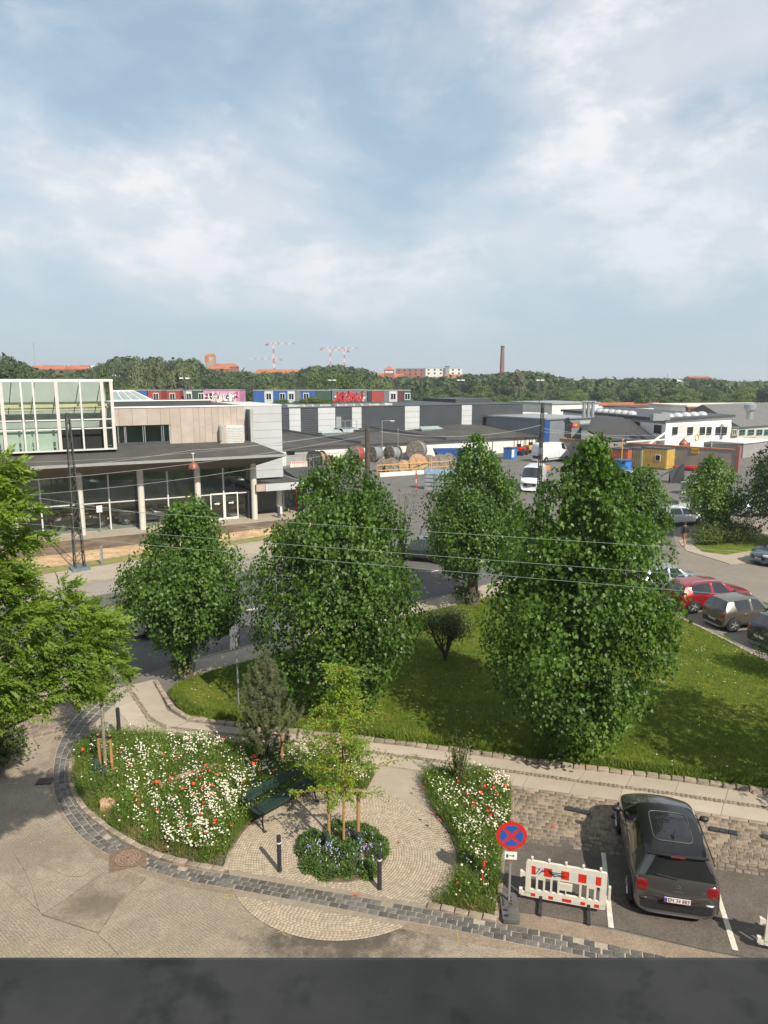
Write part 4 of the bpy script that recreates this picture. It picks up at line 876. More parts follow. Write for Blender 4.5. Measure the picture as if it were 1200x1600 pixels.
# daisies: white petals round a yellow eye
M_petal = mat('daisy_petal', (.68, .66, .55), .6, .08, 6); M_eye = mat('daisy_eye', (.55, .36, .03), .7, .2, 9)
def daisies(name, pts, lab, rad=.026, seed=1):
    r = np.random.RandomState(seed); mb = MB()
    for x, y, z in pts:
        nrm = Vector((r.normal(.12, .3), r.normal(-.25, .3), 1)).normalized(); q = nrm.to_track_quat('Z', 'Y'); s = rad*r.uniform(.75, 1.25); c = Vector((x, y, z)); n_ = 7
        ring = [c+q @ Vector((s*math.cos(2*math.pi*k/n_), s*math.sin(2*math.pi*k/n_), 0)) for k in range(n_)]; cc_ = c+q @ Vector((0, 0, -.006)); mb.add([cc_]+ring, [(0, k+1, (k+1) % n_+1) for k in range(n_)])
        e = [c+q @ Vector((s*.32*math.cos(a), s*.32*math.sin(a), .004)) for a in (0, 1.57, 3.14, 4.71)]; mb.add(e, [(0, 1, 2, 3)], 1)
    o = mb.build(name, [M_petal, M_eye]); return tag(o, lab, 'daisies', kind='stuff')
def scatter(bed, n, dens, seed, hgt=(.2, .52)):
    r = np.random.RandomState(seed); xs = np.array([p[0] for p in bed]); ys = np.array([p[1] for p in bed]); out_ = []
    while len(out_) < n:
        x = r.uniform(xs.min(), xs.max(), 4000); y = r.uniform(ys.min(), ys.max(), 4000); k = inpoly(x, y, bed) & (r.rand(4000) < dens(x, y)); out_ += list(zip(x[k], y[k], r.uniform(hgt[0], hgt[1], k.sum())))
    return out_[:n]
cA = [(G(300, 1315), .75, 1.0), (G(345, 1262), .85, 1.0), (G(245, 1275), .75, .55), (G(220, 1195), .9, .55), (G(310, 1175), .9, .8), (G(225, 1240), .7, .5), (G(400, 1215), .8, .65), (G(560, 1218), .45, 1.3), (G(470, 1180), .9, .9), (G(300, 1230), .6, .6), (G(370, 1240), .6, .9), (G(150, 1180), .4, .4)]
def dA(x, y):
    d_ = np.zeros_like(x)+.06
    for c, s_, a in cA: d_ = np.maximum(d_, a*np.exp(-((x-c.x)**2+(y-c.y)**2)/(2*(s_*.72)**2)))
    return np.clip(d_**1.5*np.clip(nzf(x, y, 5.5, 2)*2.2-.55, .02, 1)*np.where(dk(x, y) < .3, .15, 1), 0, 1)
daisies('white_daisies', scatter(bedA, 3000, dA, 5), 'hundreds of white daisies flowering across the left bed', .0215, 1)
cB = [(G(785, 1240), .5, 1.1), (G(700, 1260), .7, .5), (G(770, 1290), .5, .9), (G(735, 1310), .45, .8), (G(745, 1350), .4, .5), (G(755, 1390), .35, .4), (G(730, 1265), .6, .6)]
def dB(x, y):
    d_ = np.zeros_like(x)+.05
    for c, s_, a in cB: d_ = np.maximum(d_, a*np.exp(-((x-c.x)**2+(y-c.y)**2)/(2*(s_*.72)**2)))
    return np.clip(d_**1.4*np.clip(nzf(x, y, 6, 1)*2.2-.5, .02, 1)*np.where(y < 13.7, .12, 1), 0, 1)
daisies('white_daisies', scatter(bedB, 850, dB, 6), 'many white daisies flowering in the right bed', .021, 2)
# poppies, one object each
M_poppy = mat('poppy_petal', (.62, .055, .018), .5, .2, 8); M_stem = mat('green_stem', (.05, .1, .025), .7)
ps = MB(); n_ = 10; vs = [(0, 0, .0)]; 
for k in range(n_): a = 2*math.pi*k/n_; q = .042*(1+.2*math.cos(k*2.5)); vs.append((q*.6*math.cos(a), q*.6*math.sin(a), .012)); 
for k in range(n_): a = 2*math.pi*k/n_; q = .042*(1+.2*math.cos(k*2.5)); vs.append((q*math.cos(a), q*math.sin(a), .034))
fs = [(0, k+1, (k+1) % n_+1) for k in range(n_)]+[(k+1, k+1+n_, (k+1) % n_+1+n_, (k+1) % n_+1) for k in range(n_)]
ps.add(vs, fs); me_p = ps.mesh('petals', True); me_p.materials.append(M_poppy); me_s = MB().tube([(0, 0, -.4), (.01, 0, 0)], .004, 4).mesh('stem'); me_s.materials.append(M_stem)
def poppy(px, py, lab, grp, i, fb=False, z=None):
    z = z if z is not None else random.uniform(.42, .52); q = G(px, py, z); t = thing('poppy', lab, 'poppy', q, random.uniform(0, 6), grp); a = link('petals', me_p, t, rot=(random.uniform(.1, .7), random.uniform(-.2, .2), 0)); s_ = random.uniform(.8, 1.3); a.scale = (s_, s_, s_); link('stem', me_s, t)
popA = [(187, 1176), (129, 1172), (203, 1197), (255, 1180), (275, 1183), (285, 1234), (213, 1245), (216, 1256), (248, 1268), (322, 1197), (317, 1205), (315, 1214), (316, 1232), (321, 1233), (328, 1205), (331, 1229), (332, 1243), (343, 1200), (340, 1212), (304, 1243), (283, 1265), (313, 1274), (323, 1302), (335, 1288), (362, 1291), (337, 1283), (245, 1223), (240, 1224), (273, 1210), (266, 1216), (320, 1255), (355, 1203), (380, 1222), (407, 1205), (428, 1205), (378, 1166), (350, 1157), (450, 1207), (303, 1226), (295, 1290)]
LMK = [(170, 1250, 'the pink boulder'), (295, 1208, 'the fallen log'), (200, 1343, 'the manhole'), (165, 1165, 'the tied stakes'), (187, 1135, 'the tall bollard'), (395, 1262, 'the bench end'), (418, 1160, 'the young pine'), (352, 1355, 'the bed corner by the plaza'), (110, 1222, 'the curving kerb'), (480, 1210, 'the bench back'), (250, 1155, 'the path edge of the left bed')]
for i, (a, b) in enumerate(popA): poppy(a, b, where(a, b, LMK, 'red poppy'), 'poppies in the left bed', i)
for i, (a, b) in enumerate([(394, 1184), (398, 1188), (402, 1189), (396, 1194), (395, 1182)]): poppy(a, b, ('lowest left', 'middle', 'rightmost', 'bottom', 'top')[i]+' orange red poppy of the tight cluster at the foot of the pine', 'poppies at the foot of the pine', i, z=.6)
popB = [(664, 1222), (660, 1231), (675, 1273), (685, 1283), (732, 1243), (741, 1256), (717, 1221), (727, 1218), (760, 1229), (771, 1232), (780, 1214), (790, 1228), (763, 1269), (753, 1240), (749, 1238), (768, 1274), (716, 1381), (710, 1204), (740, 1260), (779, 1243), (765, 1262)]
LMB = [(716, 1215, 'the upright shrub'), (797, 1308, 'the no stopping sign'), (754, 1372, 'the red marker rod'), (656, 1245, 'the plaza edging stones'), (800, 1232, 'the top right corner of the right bed'), (712, 1335, 'the right end of the plaza')]
for i, (a, b) in enumerate(popB): poppy(a, b, where(a, b, LMB, 'red poppy'), 'poppies in the right bed', i)
for a, b in [(623, 1316), (556, 1399), (865, 1291)]:
    q = G(a, b, .045); o = link('fallen_petal', MB().add([(-.05, -.02, 0), (.03, -.03, .004), (.05, .015, .012), (-.02, .03, .006)], [(0, 1, 2, 3)]).mesh('fallen_petal'), None, M_poppy, loc=q, rot=(0, 0, random.random()*3))
    tag(o, {623: 'red petal lying on the plaza right of the planter', 556: 'red petal lying by the gutter below the planter', 865: 'red petal lying on the old parking setts'}[a], 'petal', 'fallen red petals')
# ---- round planting in the plaza: low perennials with lilac flowers
plant = [tuple(PC+Vector((math.cos(a), math.sin(a)))*1.0) for a in [2*math.pi*k/32 for k in range(32)]]
tag(MB().prism(plant, .02, .06).build('planter_soil', M_soil), kind='structure')
r = np.random.RandomState(61); M_per = leafmat('perennial_leaf', (.055, .11, .03), (.14, .22, .055), .1, .3, .5, 2.2); M_silver = leafmat('grey_leaf', (.07, .085, .07), (.14, .155, .13), .1, .2, .6, 2.2)
clumps_ = []
for k in range(46):
    a = r.uniform(0, 6.28); q = 1.0*math.sqrt(r.rand()); c = PC+Vector((math.cos(a), math.sin(a)))*q; rr_ = r.uniform(.16, .27); hh = r.uniform(.18, .42)*(1-.3*q); g_ = r.rand() < .14
    n = int(2600*rr_*rr_/.06*.5); d_ = unit(r.normal(0, 1, (n, 3))); d_[:, 2] = np.abs(d_[:, 2]); p = d_*(r.rand(n, 1)**.4)*np.array([rr_, rr_, hh])+np.array([c.x, c.y, .05])
    clumps_.append((p, d_, g_))
for g_, nm, m_, lab in ((False, 'perennial_plants', M_per, 'low green perennials filling the round planting of the plaza'), (True, 'grey_perennials', M_silver, 'grey leaved perennials mixed into the round planting of the plaza')):
    p = np.concatenate([c[0] for c in clumps_ if c[2] == g_]); d_ = np.concatenate([c[1] for c in clumps_ if c[2] == g_]); n = len(p)
    tag(leafcloud(nm, p, unit(d_+r.normal(0, .4, (n, 3))), unit(d_+np.array([0, 0, .8])+r.normal(0, .3, (n, 3))), r.uniform(.04, .08, n), .017 if not g_ else .007, m_), lab, 'perennials', kind='stuff')
lil = MB(); M_lil = mat('lilac_petal', (.33, .30, .55), .6, .2, 8); M_lil2 = mat('pale_lilac_petal', (.52, .5, .66), .6, .2, 8)
for k in range(110):
    a = r.choice([4.4, 5.6, 0.1, 1.2, 2.5, 3.6])+r.normal(0, .35); q = r.uniform(.25, .98); c = PC+Vector((math.cos(a), math.sin(a)))*q; z = r.uniform(.2, .5)
    for j in range(2): s_ = .016; x, y, zz = c.x+r.normal(0, .012), c.y+r.normal(0, .012), z-j*.035; lil.add([(x-s_, y, zz), (x, y-s_, zz), (x+s_, y, zz+.01), (x, y+s_, zz+.012)], [(0, 1, 2, 3)], int(r.rand() < .3))
tag(lil.build('lilac_flowers', [M_lil, M_lil2]), 'small lilac flower spikes among the perennials of the round planting', 'flowers', kind='stuff')
# boulders and a log
def boulder(label, px, py, s, col, seed, nm='boulder'):
    rr_ = random.Random(seed); bm = bmesh.new(); bmesh.ops.create_icosphere(bm, subdivisions=3, radius=1)
    dirs = [(Vector((rr_.gauss(0, 1), rr_.gauss(0, 1), rr_.gauss(0, 1))).normalized(), rr_.uniform(.62, .9)) for _ in range(11)]
    for v in bm.verts:
        n_ = v.co.normalized(); q = 1
        for d_, k in dirs:
            dt_ = n_.dot(d_)
            if dt_ > k: q = min(q, k/dt_)
        v.co = n_*q*(1+.03*math.sin(n_.x*13)*math.sin(n_.y*11))
    bmesh.ops.scale(bm, vec=s, verts=bm.verts); me = bpy.data.meshes.new(nm); bm.to_mesh(me); bm.free()
    for p_ in me.polygons: p_.use_smooth = True
    try: me.set_sharp_from_angle(angle=R(25))
    except Exception: pass
    q = G(px, py); return tag(link(nm, me, None, mat('granite_%d' % seed, col, .85, .2, 7, .4, 30), (q.x, q.y, s[2]*.75), (0, .1, .6)), label, 'boulder')
boulder('pinkish granite boulder at the bed edge above the manhole', 170, 1266, (.29, .2, .22), (.40, .255, .17), 5)
boulder('small pale stone half hidden in the bed beside the wooden stakes', 177, 1196, (.16, .12, .14), (.36, .25, .17), 6)
a, b = G(248, 1228, .2), G(340, 1197, .2); lg = MB().tube([a, a.lerp(b, .5)+Vector((0, 0, .03)), b], [.12, .11, .09], 10).build('fallen_log', mat('weathered_log', (.26, .18, .12), .9, .3, 5, .5, 30), None, True); tag(lg, 'weathered grey brown log lying among the daisies of the left bed', 'log')
# ================================================ vehicles
M_glass_car = mat('car_glass', (.012, .014, .016), .04, .2, 1, spec=.9, coat=.5)
M_lamp_red = mat('red_lamp_glass', (.16, .006, .008), .15, .15, 30, coat=1)
M_lamp_clear = mat('headlamp_glass', (.55, .57, .58), .1, .1, 30, coat=1)
M_plate = mat('plate_white', (.7, .7, .68), .5, .04, 20)
def paint(name, c, metal=.55, rough=.32): return mat(name, c, rough, .05, 2, metal=metal, coat=.9)
ST = {  # rear to front: x_belt, z_belt, x_top, z_top, width factor, top width factor
 'hatch': [(0, .42, 0, .50, .88, .80), (.02, .78, .03, .82, .95, .82), (.13, .95, .13, .99, .96, .80), (.40, 1.0, .42, 1.38, .98, .66), (.80, .99, .72, 1.44, 1, .69), (1.68, .96, 1.62, 1.48, 1, .70), (1.80, .96, 1.74, 1.48, 1, .70), (2.62, .94, 2.22, 1.43, 1, .69), (2.72, .94, 2.32, 1.415, 1, .68), (3.08, .93, 3.04, .98, .99, .78), (3.45, .88, 3.45, .93, .97, .78), (3.82, .74, 3.84, .79, .90, .76), (3.98, .45, 4.0, .52, .78, .74)],
 'wagon': [(0, .40, 0, .48, .88, .80), (.02, .74, .03, .79, .95, .82), (.08, .90, .08, .94, .97, .80), (.34, .95, .36, 1.32, .98, .66), (.62, .95, .56, 1.38, 1, .68), (1.55, .93, 1.50, 1.46, 1, .70), (1.66, .93, 1.60, 1.46, 1, .70), (2.50, .91, 2.12, 1.41, 1, .69), (2.60, .91, 2.22, 1.39, 1, .68), (3.02, .90, 2.98, .95, .99, .78), (3.42, .85, 3.42, .90, .97, .78), (3.82, .72, 3.84, .76, .90, .76), (3.98, .42, 4.0, .50, .78, .74)],
 'van': [(0, .5, 0, .6, .95, .9), (.01, 1.0, .01, 1.05, .98, .9), (.02, 1.12, .02, 1.3, 1, .9), (.05, 1.2, .12, 1.46, 1, .84), (.3, 1.2, .34, 1.48, 1, .84), (1.6, 1.2, 1.6, 1.48, 1, .84), (2.6, 1.0, 2.55, 1.48, 1, .84), (3.2, .88, 2.86, 1.44, 1, .80), (3.26, .88, 2.93, 1.42, 1, .80), (3.52, .80, 3.50, .84, .99, .84), (3.7, .74, 3.7, .78, .97, .8), (3.9, .62, 3.92, .66, .93, .8), (3.98, .42, 4.0, .48, .86, .78)],
}
def car(name, label, cat, pos, ang, pm, L_=4.0, W=1.75, Hh=1.48, style='hatch', group=None, plate=None, lower=None, roofrack=False, roofm=None):
    t = thing(name, label, cat, (pos[0], pos[1], pos[2] if len(pos) > 2 else .02), ang, group)
    sx = L_/4.0; sz = Hh/1.48; hw = W/2; S = ST[style]; rings = []; zl = .20/sz
    for i, (xb, zb, xt, zt, wf, tw) in enumerate(S):
        end = 1 if i <= 2 else (1 if i >= 11 else 0); sgn = 1 if i <= 2 else -1; k_end = (.10 if i <= 1 else .07) if i <= 2 else (.26 if i == 12 else .14)
        w_ = hw*wf
        half = [(w_*.70, zl, xb), (w_*.95, zl+.05, xb), (w_*1.0, zl+(zb-zl)*.45, xb), (w_*.995, zl+(zb-zl)*.82, xb), (w_*.965, zb, xb)]
        wt_ = hw*tw; cr_ = .02 if 3 <= i <= 8 else .03
        half += [(wt_*1.02, zt-.045, xt) if 3 <= i <= 8 else (w_*.90, zt-.01, xt), (wt_*.90, zt, xt), (wt_*.5, zt+cr_, xt), (0, zt+cr_*1.2, xt)]
        row = []
        for (y, z, x) in half:
            xx = x + (sgn*k_end*(abs(y)/w_)**2.4 if end else 0)
            if i in (3, 8, 9, 10): xx += (.05 if i == 3 else -.10)*(abs(y)/w_)**2
            row.append((xx*sx, y, z*sz))
        rings.append(row)
    nh = 9; n_ = 2*nh-1; vs = []
    for row in rings: vs += [(x, -y, z) for x, y, z in row]+[(x, y, z) for x, y, z in row[-2::-1]]
    fs = []; mi = []
    def region(i, j):
        jj = j if j < nh-1 else (n_-2-j)
        if style == 'van':
            if jj == 4 and i in (6,): return 3
        else:
            if jj == 4 and i in (4, 6): return 3
        if i == 8 and jj >= 5 and jj <= 7: return 1
        if i == 2 and jj >= 5 and style != 'van': return 2
        if roofm is not None and 3 <= i <= 7 and jj >= 5: return 4
        return 0
    for i in range(len(rings)-1):
        for j in range(n_-1):
            fs.append((i*n_+j, i*n_+j+1, (i+1)*n_+j+1, (i+1)*n_+j)[::-1]); r_ = region(i, j)
            mi.append(r_ if r_ != 3 else (3 if j < nh else 5)+(0 if i == 4 else 0)); 
            if r_ == 3: mi[-1] = {(4, 0): 3, (4, 1): 5, (6, 0): 6, (6, 1): 7}[(i, int(j >= nh-1))]
    for i, flip in ((0, False), (len(rings)-1, True)):
        for j in range(nh-1):
            q = (i*n_+j, i*n_+j+1, i*n_+n_-2-j, i*n_+n_-1-j)
            if q[1] == q[2]: q = (q[0], q[1], q[3])
            fs.append(q if not flip else q[::-1]); mi.append(0)
    me = bpy.data.meshes.new('tmp'); me.from_pydata(vs, [], fs); me.polygons.foreach_set('material_index', mi); me.update()
    for k in range(9): me.materials.append(pm)
    at = me.attributes.new('crease_edge', 'FLOAT', 'EDGE'); cr = [0.0]*len(me.edges)
    ef = {}
    for p_ in me.polygons:
        for ek in p_.edge_keys: ef.setdefault(ek, []).append(mi[p_.index])
    for e in me.edges:
        l_ = ef.get(tuple(sorted(e.vertices)), [])
        if len(l_) == 2 and l_[0] != l_[1]: cr[e.index] = 1.0
        elif abs(vs[e.vertices[0]][2]-vs[e.vertices[1]][2]) < .25 and e.vertices[0] % n_ in (3, n_-4) and e.vertices[1] % n_ in (3, n_-4): cr[e.index] = .35
    at.data.foreach_set('value', cr)
    vc = me.attributes.new('crease_vert', 'FLOAT', 'POINT'); cnt_ = [0]*len(vs)
    for p_ in me.polygons:
        if mi[p_.index] in (1, 2, 3, 5, 6, 7):
            for q in p_.vertices: cnt_[q] += 1
    vc.data.foreach_set('value', [.9 if c == 1 else 0.0 for c in cnt_])
    o = bpy.data.objects.new('tmp', me); C.objects.link(o); md = o.modifiers.new('s', 'SUBSURF'); md.levels = 2; md.render_levels = 2
    dg = bpy.context.evaluated_depsgraph_get(); ev = o.evaluated_get(dg); m2 = ev.to_mesh(); m2.update()
    V = np.zeros(len(m2.vertices)*3, np.float32); m2.vertices.foreach_get('co', V); V = V.reshape(-1, 3); PI = np.zeros(len(m2.polygons), np.int32); m2.polygons.foreach_get('material_index', PI)
    polys = [tuple(p_.vertices) for p_ in m2.polygons]; ev.to_mesh_clear(); bpy.data.objects.remove(o)
    bvh = BVHTree.FromPolygons([tuple(v) for v in V], polys)
    names = {0: 'body', 1: 'windscreen', 2: 'rear_window', 3: 'side_window', 5: 'side_window', 6: 'side_window', 7: 'side_window', 4: 'roof'}
    objs = {}
    for k, nm in names.items():
        idx = [i for i in range(len(polys)) if PI[i] == k]
        if not idx: continue
        used = sorted({v for i in idx for v in polys[i]}); rm = {v: j for j, v in enumerate(used)}
        me3 = bpy.data.meshes.new(nm); me3.from_pydata([tuple(V[v]) for v in used], [], [tuple(rm[v] for v in polys[i]) for i in idx]); me3.update()
        me3.polygons.foreach_set('use_smooth', [True]*len(idx)); objs[k] = link(nm, me3, t, pm if k == 0 else (roofm if k == 4 else M_glass_car))
    def patch(nm, m_, org, u, v, d_, a, b, th=.012, sq=4, n=8, off=0.0, shape=None):
        """a raised panel laid on the bodywork: centre org, half extents a, b along u, v, cast along d_"""
        org, u, v, d_ = Vector(org), Vector(u).normalized(), Vector(v).normalized(), Vector(d_).normalized(); P2 = []; ok = 0
        for i in range(n+1):
            for j in range(n+1):
                s, w2 = -1+2*i/n, -1+2*j/n; mxx = max(abs(s), abs(w2)); ln = (abs(s)**sq+abs(w2)**sq)**(1/sq); k = mxx/ln if ln else 0
                q = org+u*s*k*a+v*w2*k*b
                if shape: q = org+u*a*shape(s, w2)[0]+v*b*shape(s, w2)[1]
                h_ = bvh.ray_cast(q, d_)
                if h_[0] is None: hp = q+d_*(P2[-1][1] if P2 else 1)
                else: hp = h_[0]; ok += 1
                P2.append((hp-d_*(off+th*(1-mxx**8)), (hp-q).length))
        if ok < n: return None
        fq = [(i*(n+1)+j, (i+1)*(n+1)+j, (i+1)*(n+1)+j+1, i*(n+1)+j+1) for i in range(n) for j in range(n)]
        mb = MB().add([p_[0] for p_ in P2], fq); return mb.build(nm, m_, t, 'all')
    # wheels
    wr = .32*(1 if style != 'van' else 1.1)
    for xw in (.68*sx, 3.24*sx):
        for s_ in (-1, 1):
            yw = s_*(hw-.06)
            MB().disc((xw, s_*(hw-.035), wr+.03), (0, 1, 0), wr+.05, .05, 28).build('wheel_arch', M_black, t, True)
            wo = MB().lathe([(wr*.62, -.1), (wr*.94, -.1), (wr, -.07), (wr, .07), (wr*.94, .1), (wr*.62, .1)], 24).build('wheel', M_tyre, t, True, loc=(xw, yw-s_*.025, wr), rot=(R(90)*(-s_), 0, 0))
            rm_ = MB(); rm_.lathe([(wr*.62, .02), (wr*.60, .085), (wr*.54, .06), (.02, .05)], 24)
            for k in range(5): a = 2*math.pi*k/5; rm_.tube([(.03*math.cos(a), .03*math.sin(a), .095), (wr*.58*math.cos(a), wr*.58*math.sin(a), .09)], .035, 5)
            rm_.build('rim', M_alu, wo, True)
    ztl = .80*sz if style != 'van' else .95*sz
    for s_ in (-1, 1):
        if style == 'van': patch('tail_light', M_lamp_red, (-.5, s_*hw*.86, ztl), (0, 1, 0), (0, 0, 1), (1, 0, 0), .06, .3)
        else: patch('tail_light', M_lamp_red, (-.35, s_*hw*.80, ztl), (0, 1, 0), (0, 0, 1), (1, 0, -.0), .14 if style == 'hatch' else .17, .115, .02, 3)
        patch('headlight', M_lamp_clear, (L_+.5, s_*hw*.70, .68*sz), (0, 1, 0), (0, 0, 1), (-1, 0, 0), .17, .08, .012, 3)
        if style != 'van' or True:
            mx_ = 2.62*sx if style != 'van' else 3.15*sx; mm = MB(); mm.add(*(lambda bm_: ([tuple(v.co) for v in bm_.verts], [tuple(v.index for v in f.verts) for f in bm_.faces]))(_ico((.08, .11, .075), (mx_, s_*(hw+.10), .98*sz if style != 'van' else .98*sz)))); mm.tube([(mx_, s_*(hw-.06), .93*sz), (mx_, s_*(hw+.06), .96*sz)], .025, 6); mm.build('wing_mirror', M_black, t, True)
        if style != 'van':
            for xh in (1.35*sx, 2.3*sx): patch('door_handle', pm, (xh, s_*(hw+.5), .82*sz), (1, 0, 0), (0, 0, 1), (0, -s_, 0), .09, .018, .03, 4, 4)
        for xd in ((1.74*sx, 2.66*sx, .95*sx) if style != 'van' else (2.3*sx, 3.2*sx, 1.0*sx)): patch('door_seam', M_black, (xd, s_*(hw+.5), .62*sz), (1, 0, 0), (0, 0, 1), (0, -s_, 0), .008, .30*sz, .003, 8, 4)
        patch('sill_trim', lower or M_black, (2.0*sx, s_*(hw+.5), .30*sz), (1, 0, 0), (0, 0, 1), (0, -s_, 0), .95*sx, .05, .012, 8, 6)
    patch('rear_bumper', lower or M_black, (-.5, 0, .38*sz), (0, 1, 0), (0, 0, 1), (1, 0, 0), hw*.80, .12*sz, .02, 8, 10)
    patch('front_grille', M_black, (L_+.5, 0, .46*sz), (0, 1, 0), (0, 0, 1), (-1, 0, 0), hw*.62, .12*sz, .012, 6, 10)
    pz = .56*sz if plate is None else plate[1]
    for s_, x0 in ((1, -.5), (-1, L_+.5)):
        zp = pz if s_ == 1 else .42*sz; h_ = bvh.ray_cast(Vector((x0, 0, zp)), Vector((s_, 0, 0)))
        if h_[0] is not None:
            px_ = h_[0].x-s_*.028; po = MB().box(-.012, .006, -.26, .26, -.055, .055).build('number_plate', M_plate, t, loc=(px_, 0, zp), rot=(0, (0 if s_ == 1 else 0), 0))
            if plate and s_ == 1:
                MB().box(-.0155, -.012, .205, .25, -.048, .048).build('blue_band', mat('plate_blue', (.02, .08, .45), .5), po)
                fr_ = MB(); [fr_.box(-.0155, -.012, *q) for q in ((-.26, .26, .049, .055), (-.26, .26, -.055, -.049), (-.26, -.254, -.049, .049), (.254, .26, -.049, .049))]; fr_.build('plate_rim', mat('plate_red', (.3, .03, .02), .5), po)
                tm = textmesh(plate[0], .115, .001); to = link('lettering', tm, po, M_black, loc=(-.0155, -.022, 0), rot=(R(90), 0, R(-90))); to.scale = (.86, 1, 1)
    if roofrack:
        for s_ in (-1, 1): MB().tube([(.7*sx, s_*hw*.66, 1.42*sz), (.8*sx, s_*hw*.68, 1.50*sz), (1.5*sx, s_*hw*.69, 1.525*sz), (2.2*sx, s_*hw*.68, 1.47*sz), (2.3*sx, s_*hw*.67, 1.41*sz)], .018, 6).build('roof_rail', M_alu, t, True)
    return t, patch, bvh, objs
def _ico(s, c):
    bm = bmesh.new(); bmesh.ops.create_icosphere(bm, subdivisions=2, radius=1); bmesh.ops.scale(bm, vec=s, verts=bm.verts); bmesh.ops.translate(bm, vec=c, verts=bm.verts); bm.verts.index_update(); return bm
# ---- the nearest car
P_dark = paint('dark_grey_car_paint', (.115, .113, .114), .7, .24)
M_roofblk = mat('black_gloss_roof', (.010, .010, .011), .22, .1, 2, coat=.15, spec=.35)
t, patch, bvh, objs = car('parked_car', 'dark grey hatchback with black roof parked nose in beyond the red and white barrier', 'car', (*G(1055, 1448)[:2], .022), R(77.5), P_dark, 3.86, 1.80, 1.47, 'hatch', None, ('EM 34 883', .60), roofm=M_roofblk)
# trims seen from behind and above
M_pan = mat('panoramic_roof_glass', (.012, .013, .015), .05, .1, 2, coat=.3, spec=.4)
sg = patch('glass_roof', M_pan, (1.28, 0, 3), (1, 0, 0), (0, 1, 0), (0, 0, -1), .52, .40, .006, 7, 10)
if sg: MB()
def rimline(nm, m_, cx, cy, a, b, d_, z0, wd, sq=7, n=56):
    mb = MB(); pts = []
    for k in range(n):
        th = 2*math.pi*k/n; c_, s_ = math.cos(th), math.sin(th); k_ = (abs(c_)**sq+abs(s_)**sq)**(-1/sq); h_ = bvh.ray_cast(Vector((cx+a*c_*k_, cy+b*s_*k_, z0)), Vector(d_)); pts.append(h_[0]+Vector((0, 0, .006)))
    mb.tube(pts+[pts[0]], wd, 5, False); mb.build(nm, m_, t, True)
rimline('roof_glass_seal', mat('seal_grey', (.10, .10, .10), .5), 1.28, 0, .53, .41, (0, 0, -1), 3, .009)
mb = MB(); sp_ = []
for k in range(17):                    # roof-end spoiler lip
    y = -.62+1.24*k/16; x = .30+.06*(y/.62)**2; sp_.append((x, y, 1.415-.02*(y/.62)**2))
mb.tube(sp_, .045, 8, True, 0, .35); mb.build('spoiler', M_roofblk, t, True)
mb = MB().box(.245, .265, -.14, .14, 1.40, 1.425); mb.build('third_brake_light', M_lamp_red, t)
mb = MB().tube([(.9, 0, 1.50), (.78, 0, 1.70)], .006, 5); mb.box(.86, .94, -.025, .025, 1.46, 1.505); mb.build('roof_aerial', M_black, t)
def surf(x, y, z, d_): h_ = bvh.ray_cast(Vector((x, y, z)), Vector(d_)); return h_[0]
wp = MB(); pts = [surf(-.5, y, z, (1, 0, 0)) for y, z in ((.0, 1.005), (.15, 1.02), (.32, 1.03), (.42, 1.035))]; pts = [p_+Vector((-.03, 0, .02)) for p_ in pts if p_]; wp.tube(pts, .013, 6); wp.build('rear_wiper', M_black, t, True)
# chevron emblem and badges on the tailgate
M_chrome = mat('bright_chrome', (.6, .6, .6), .18, .05, 3, metal=1)
ez = MB(); c0 = surf(-.5, 0, .86, (1, 0, 0))
for dz in (0, .045):
    for s_ in (-1, 1):
        a = Vector((c0.x-.012, 0, .87+dz)); b = Vector((c0.x-.008, s_*.055, .83+dz)); ez.tube([a, b], .009, 5)
ez.build('chevron_emblem', M_chrome, t)
q = surf(-.5, 0, .775, (1, 0, 0)); to = link('lettering', textmesh('CITROËN', .055, .002), t, M_chrome, loc=(q.x-.012, 0, .775), rot=(R(90), 0, R(-90)))
q = surf(-.5, -.50, .80, (1, 0, 0)); to = link('lettering', textmesh('C3', .06, .002), t, M_chrome, loc=(q.x-.014, -.50, .80), rot=(R(90), 0, R(-90)))
for s_ in (-1, 1): patch('bumper_reflector', M_alu if s_ == -1 else M_black, (-.5, s_*.66, .50), (0, 1, 0), (0, 0, 1), (1, 0, 0), .09, .022, .03, 4, 5)
patch('tailgate_crease', M_black, (-.5, 0, .665), (0, 1, 0), (0, 0, 1), (1, 0, 0), .72, .007, .006, 8, 10)
for s_ in (-1, 1):
    mb = MB(); mb.tube([surf(x, s_*2, .985 if x < 2.6 else .95, (0, -s_, 0))+Vector((0, s_*.006, 0)) for x in np.linspace(.75, 2.7, 9)], .010, 5); mb.build('window_trim', M_chrome if s_ == 1 else M_black, t, True)
# ---- cars standing along the lawn edge of the car park
def row_pos(Y, back=.55): return Vector((14.0+(33.6-Y)*.265+back, Y, .015))
hd = R(15)
car('parked_car', 'pale silver grey car with roof rails parked left of the red estate car', 'car', row_pos(37.0, .35), hd, paint('silver_paint', (.42, .45, .48), .6), 4.2, 1.78, 1.50, 'wagon', 'cars parked along the far lawn edge', roofrack=True)
car('parked_car', 'dark red estate car with silver roof rails parked along the lawn edge', 'car', row_pos(34.2, .45), hd, paint('red_car_paint', (.26, .012, .018), .35), 4.6, 1.8, 1.5, 'wagon', 'cars parked along the far lawn edge', roofrack=True)
car('parked_car', 'grey brown small hatchback parked between the red estate car and the shrub', 'car', row_pos(31.5, .6), hd, paint('taupe_paint', (.16, .145, .12), .6), 3.6, 1.6, 1.48, 'hatch', 'cars parked along the far lawn edge', ('CA 92 175', .50))
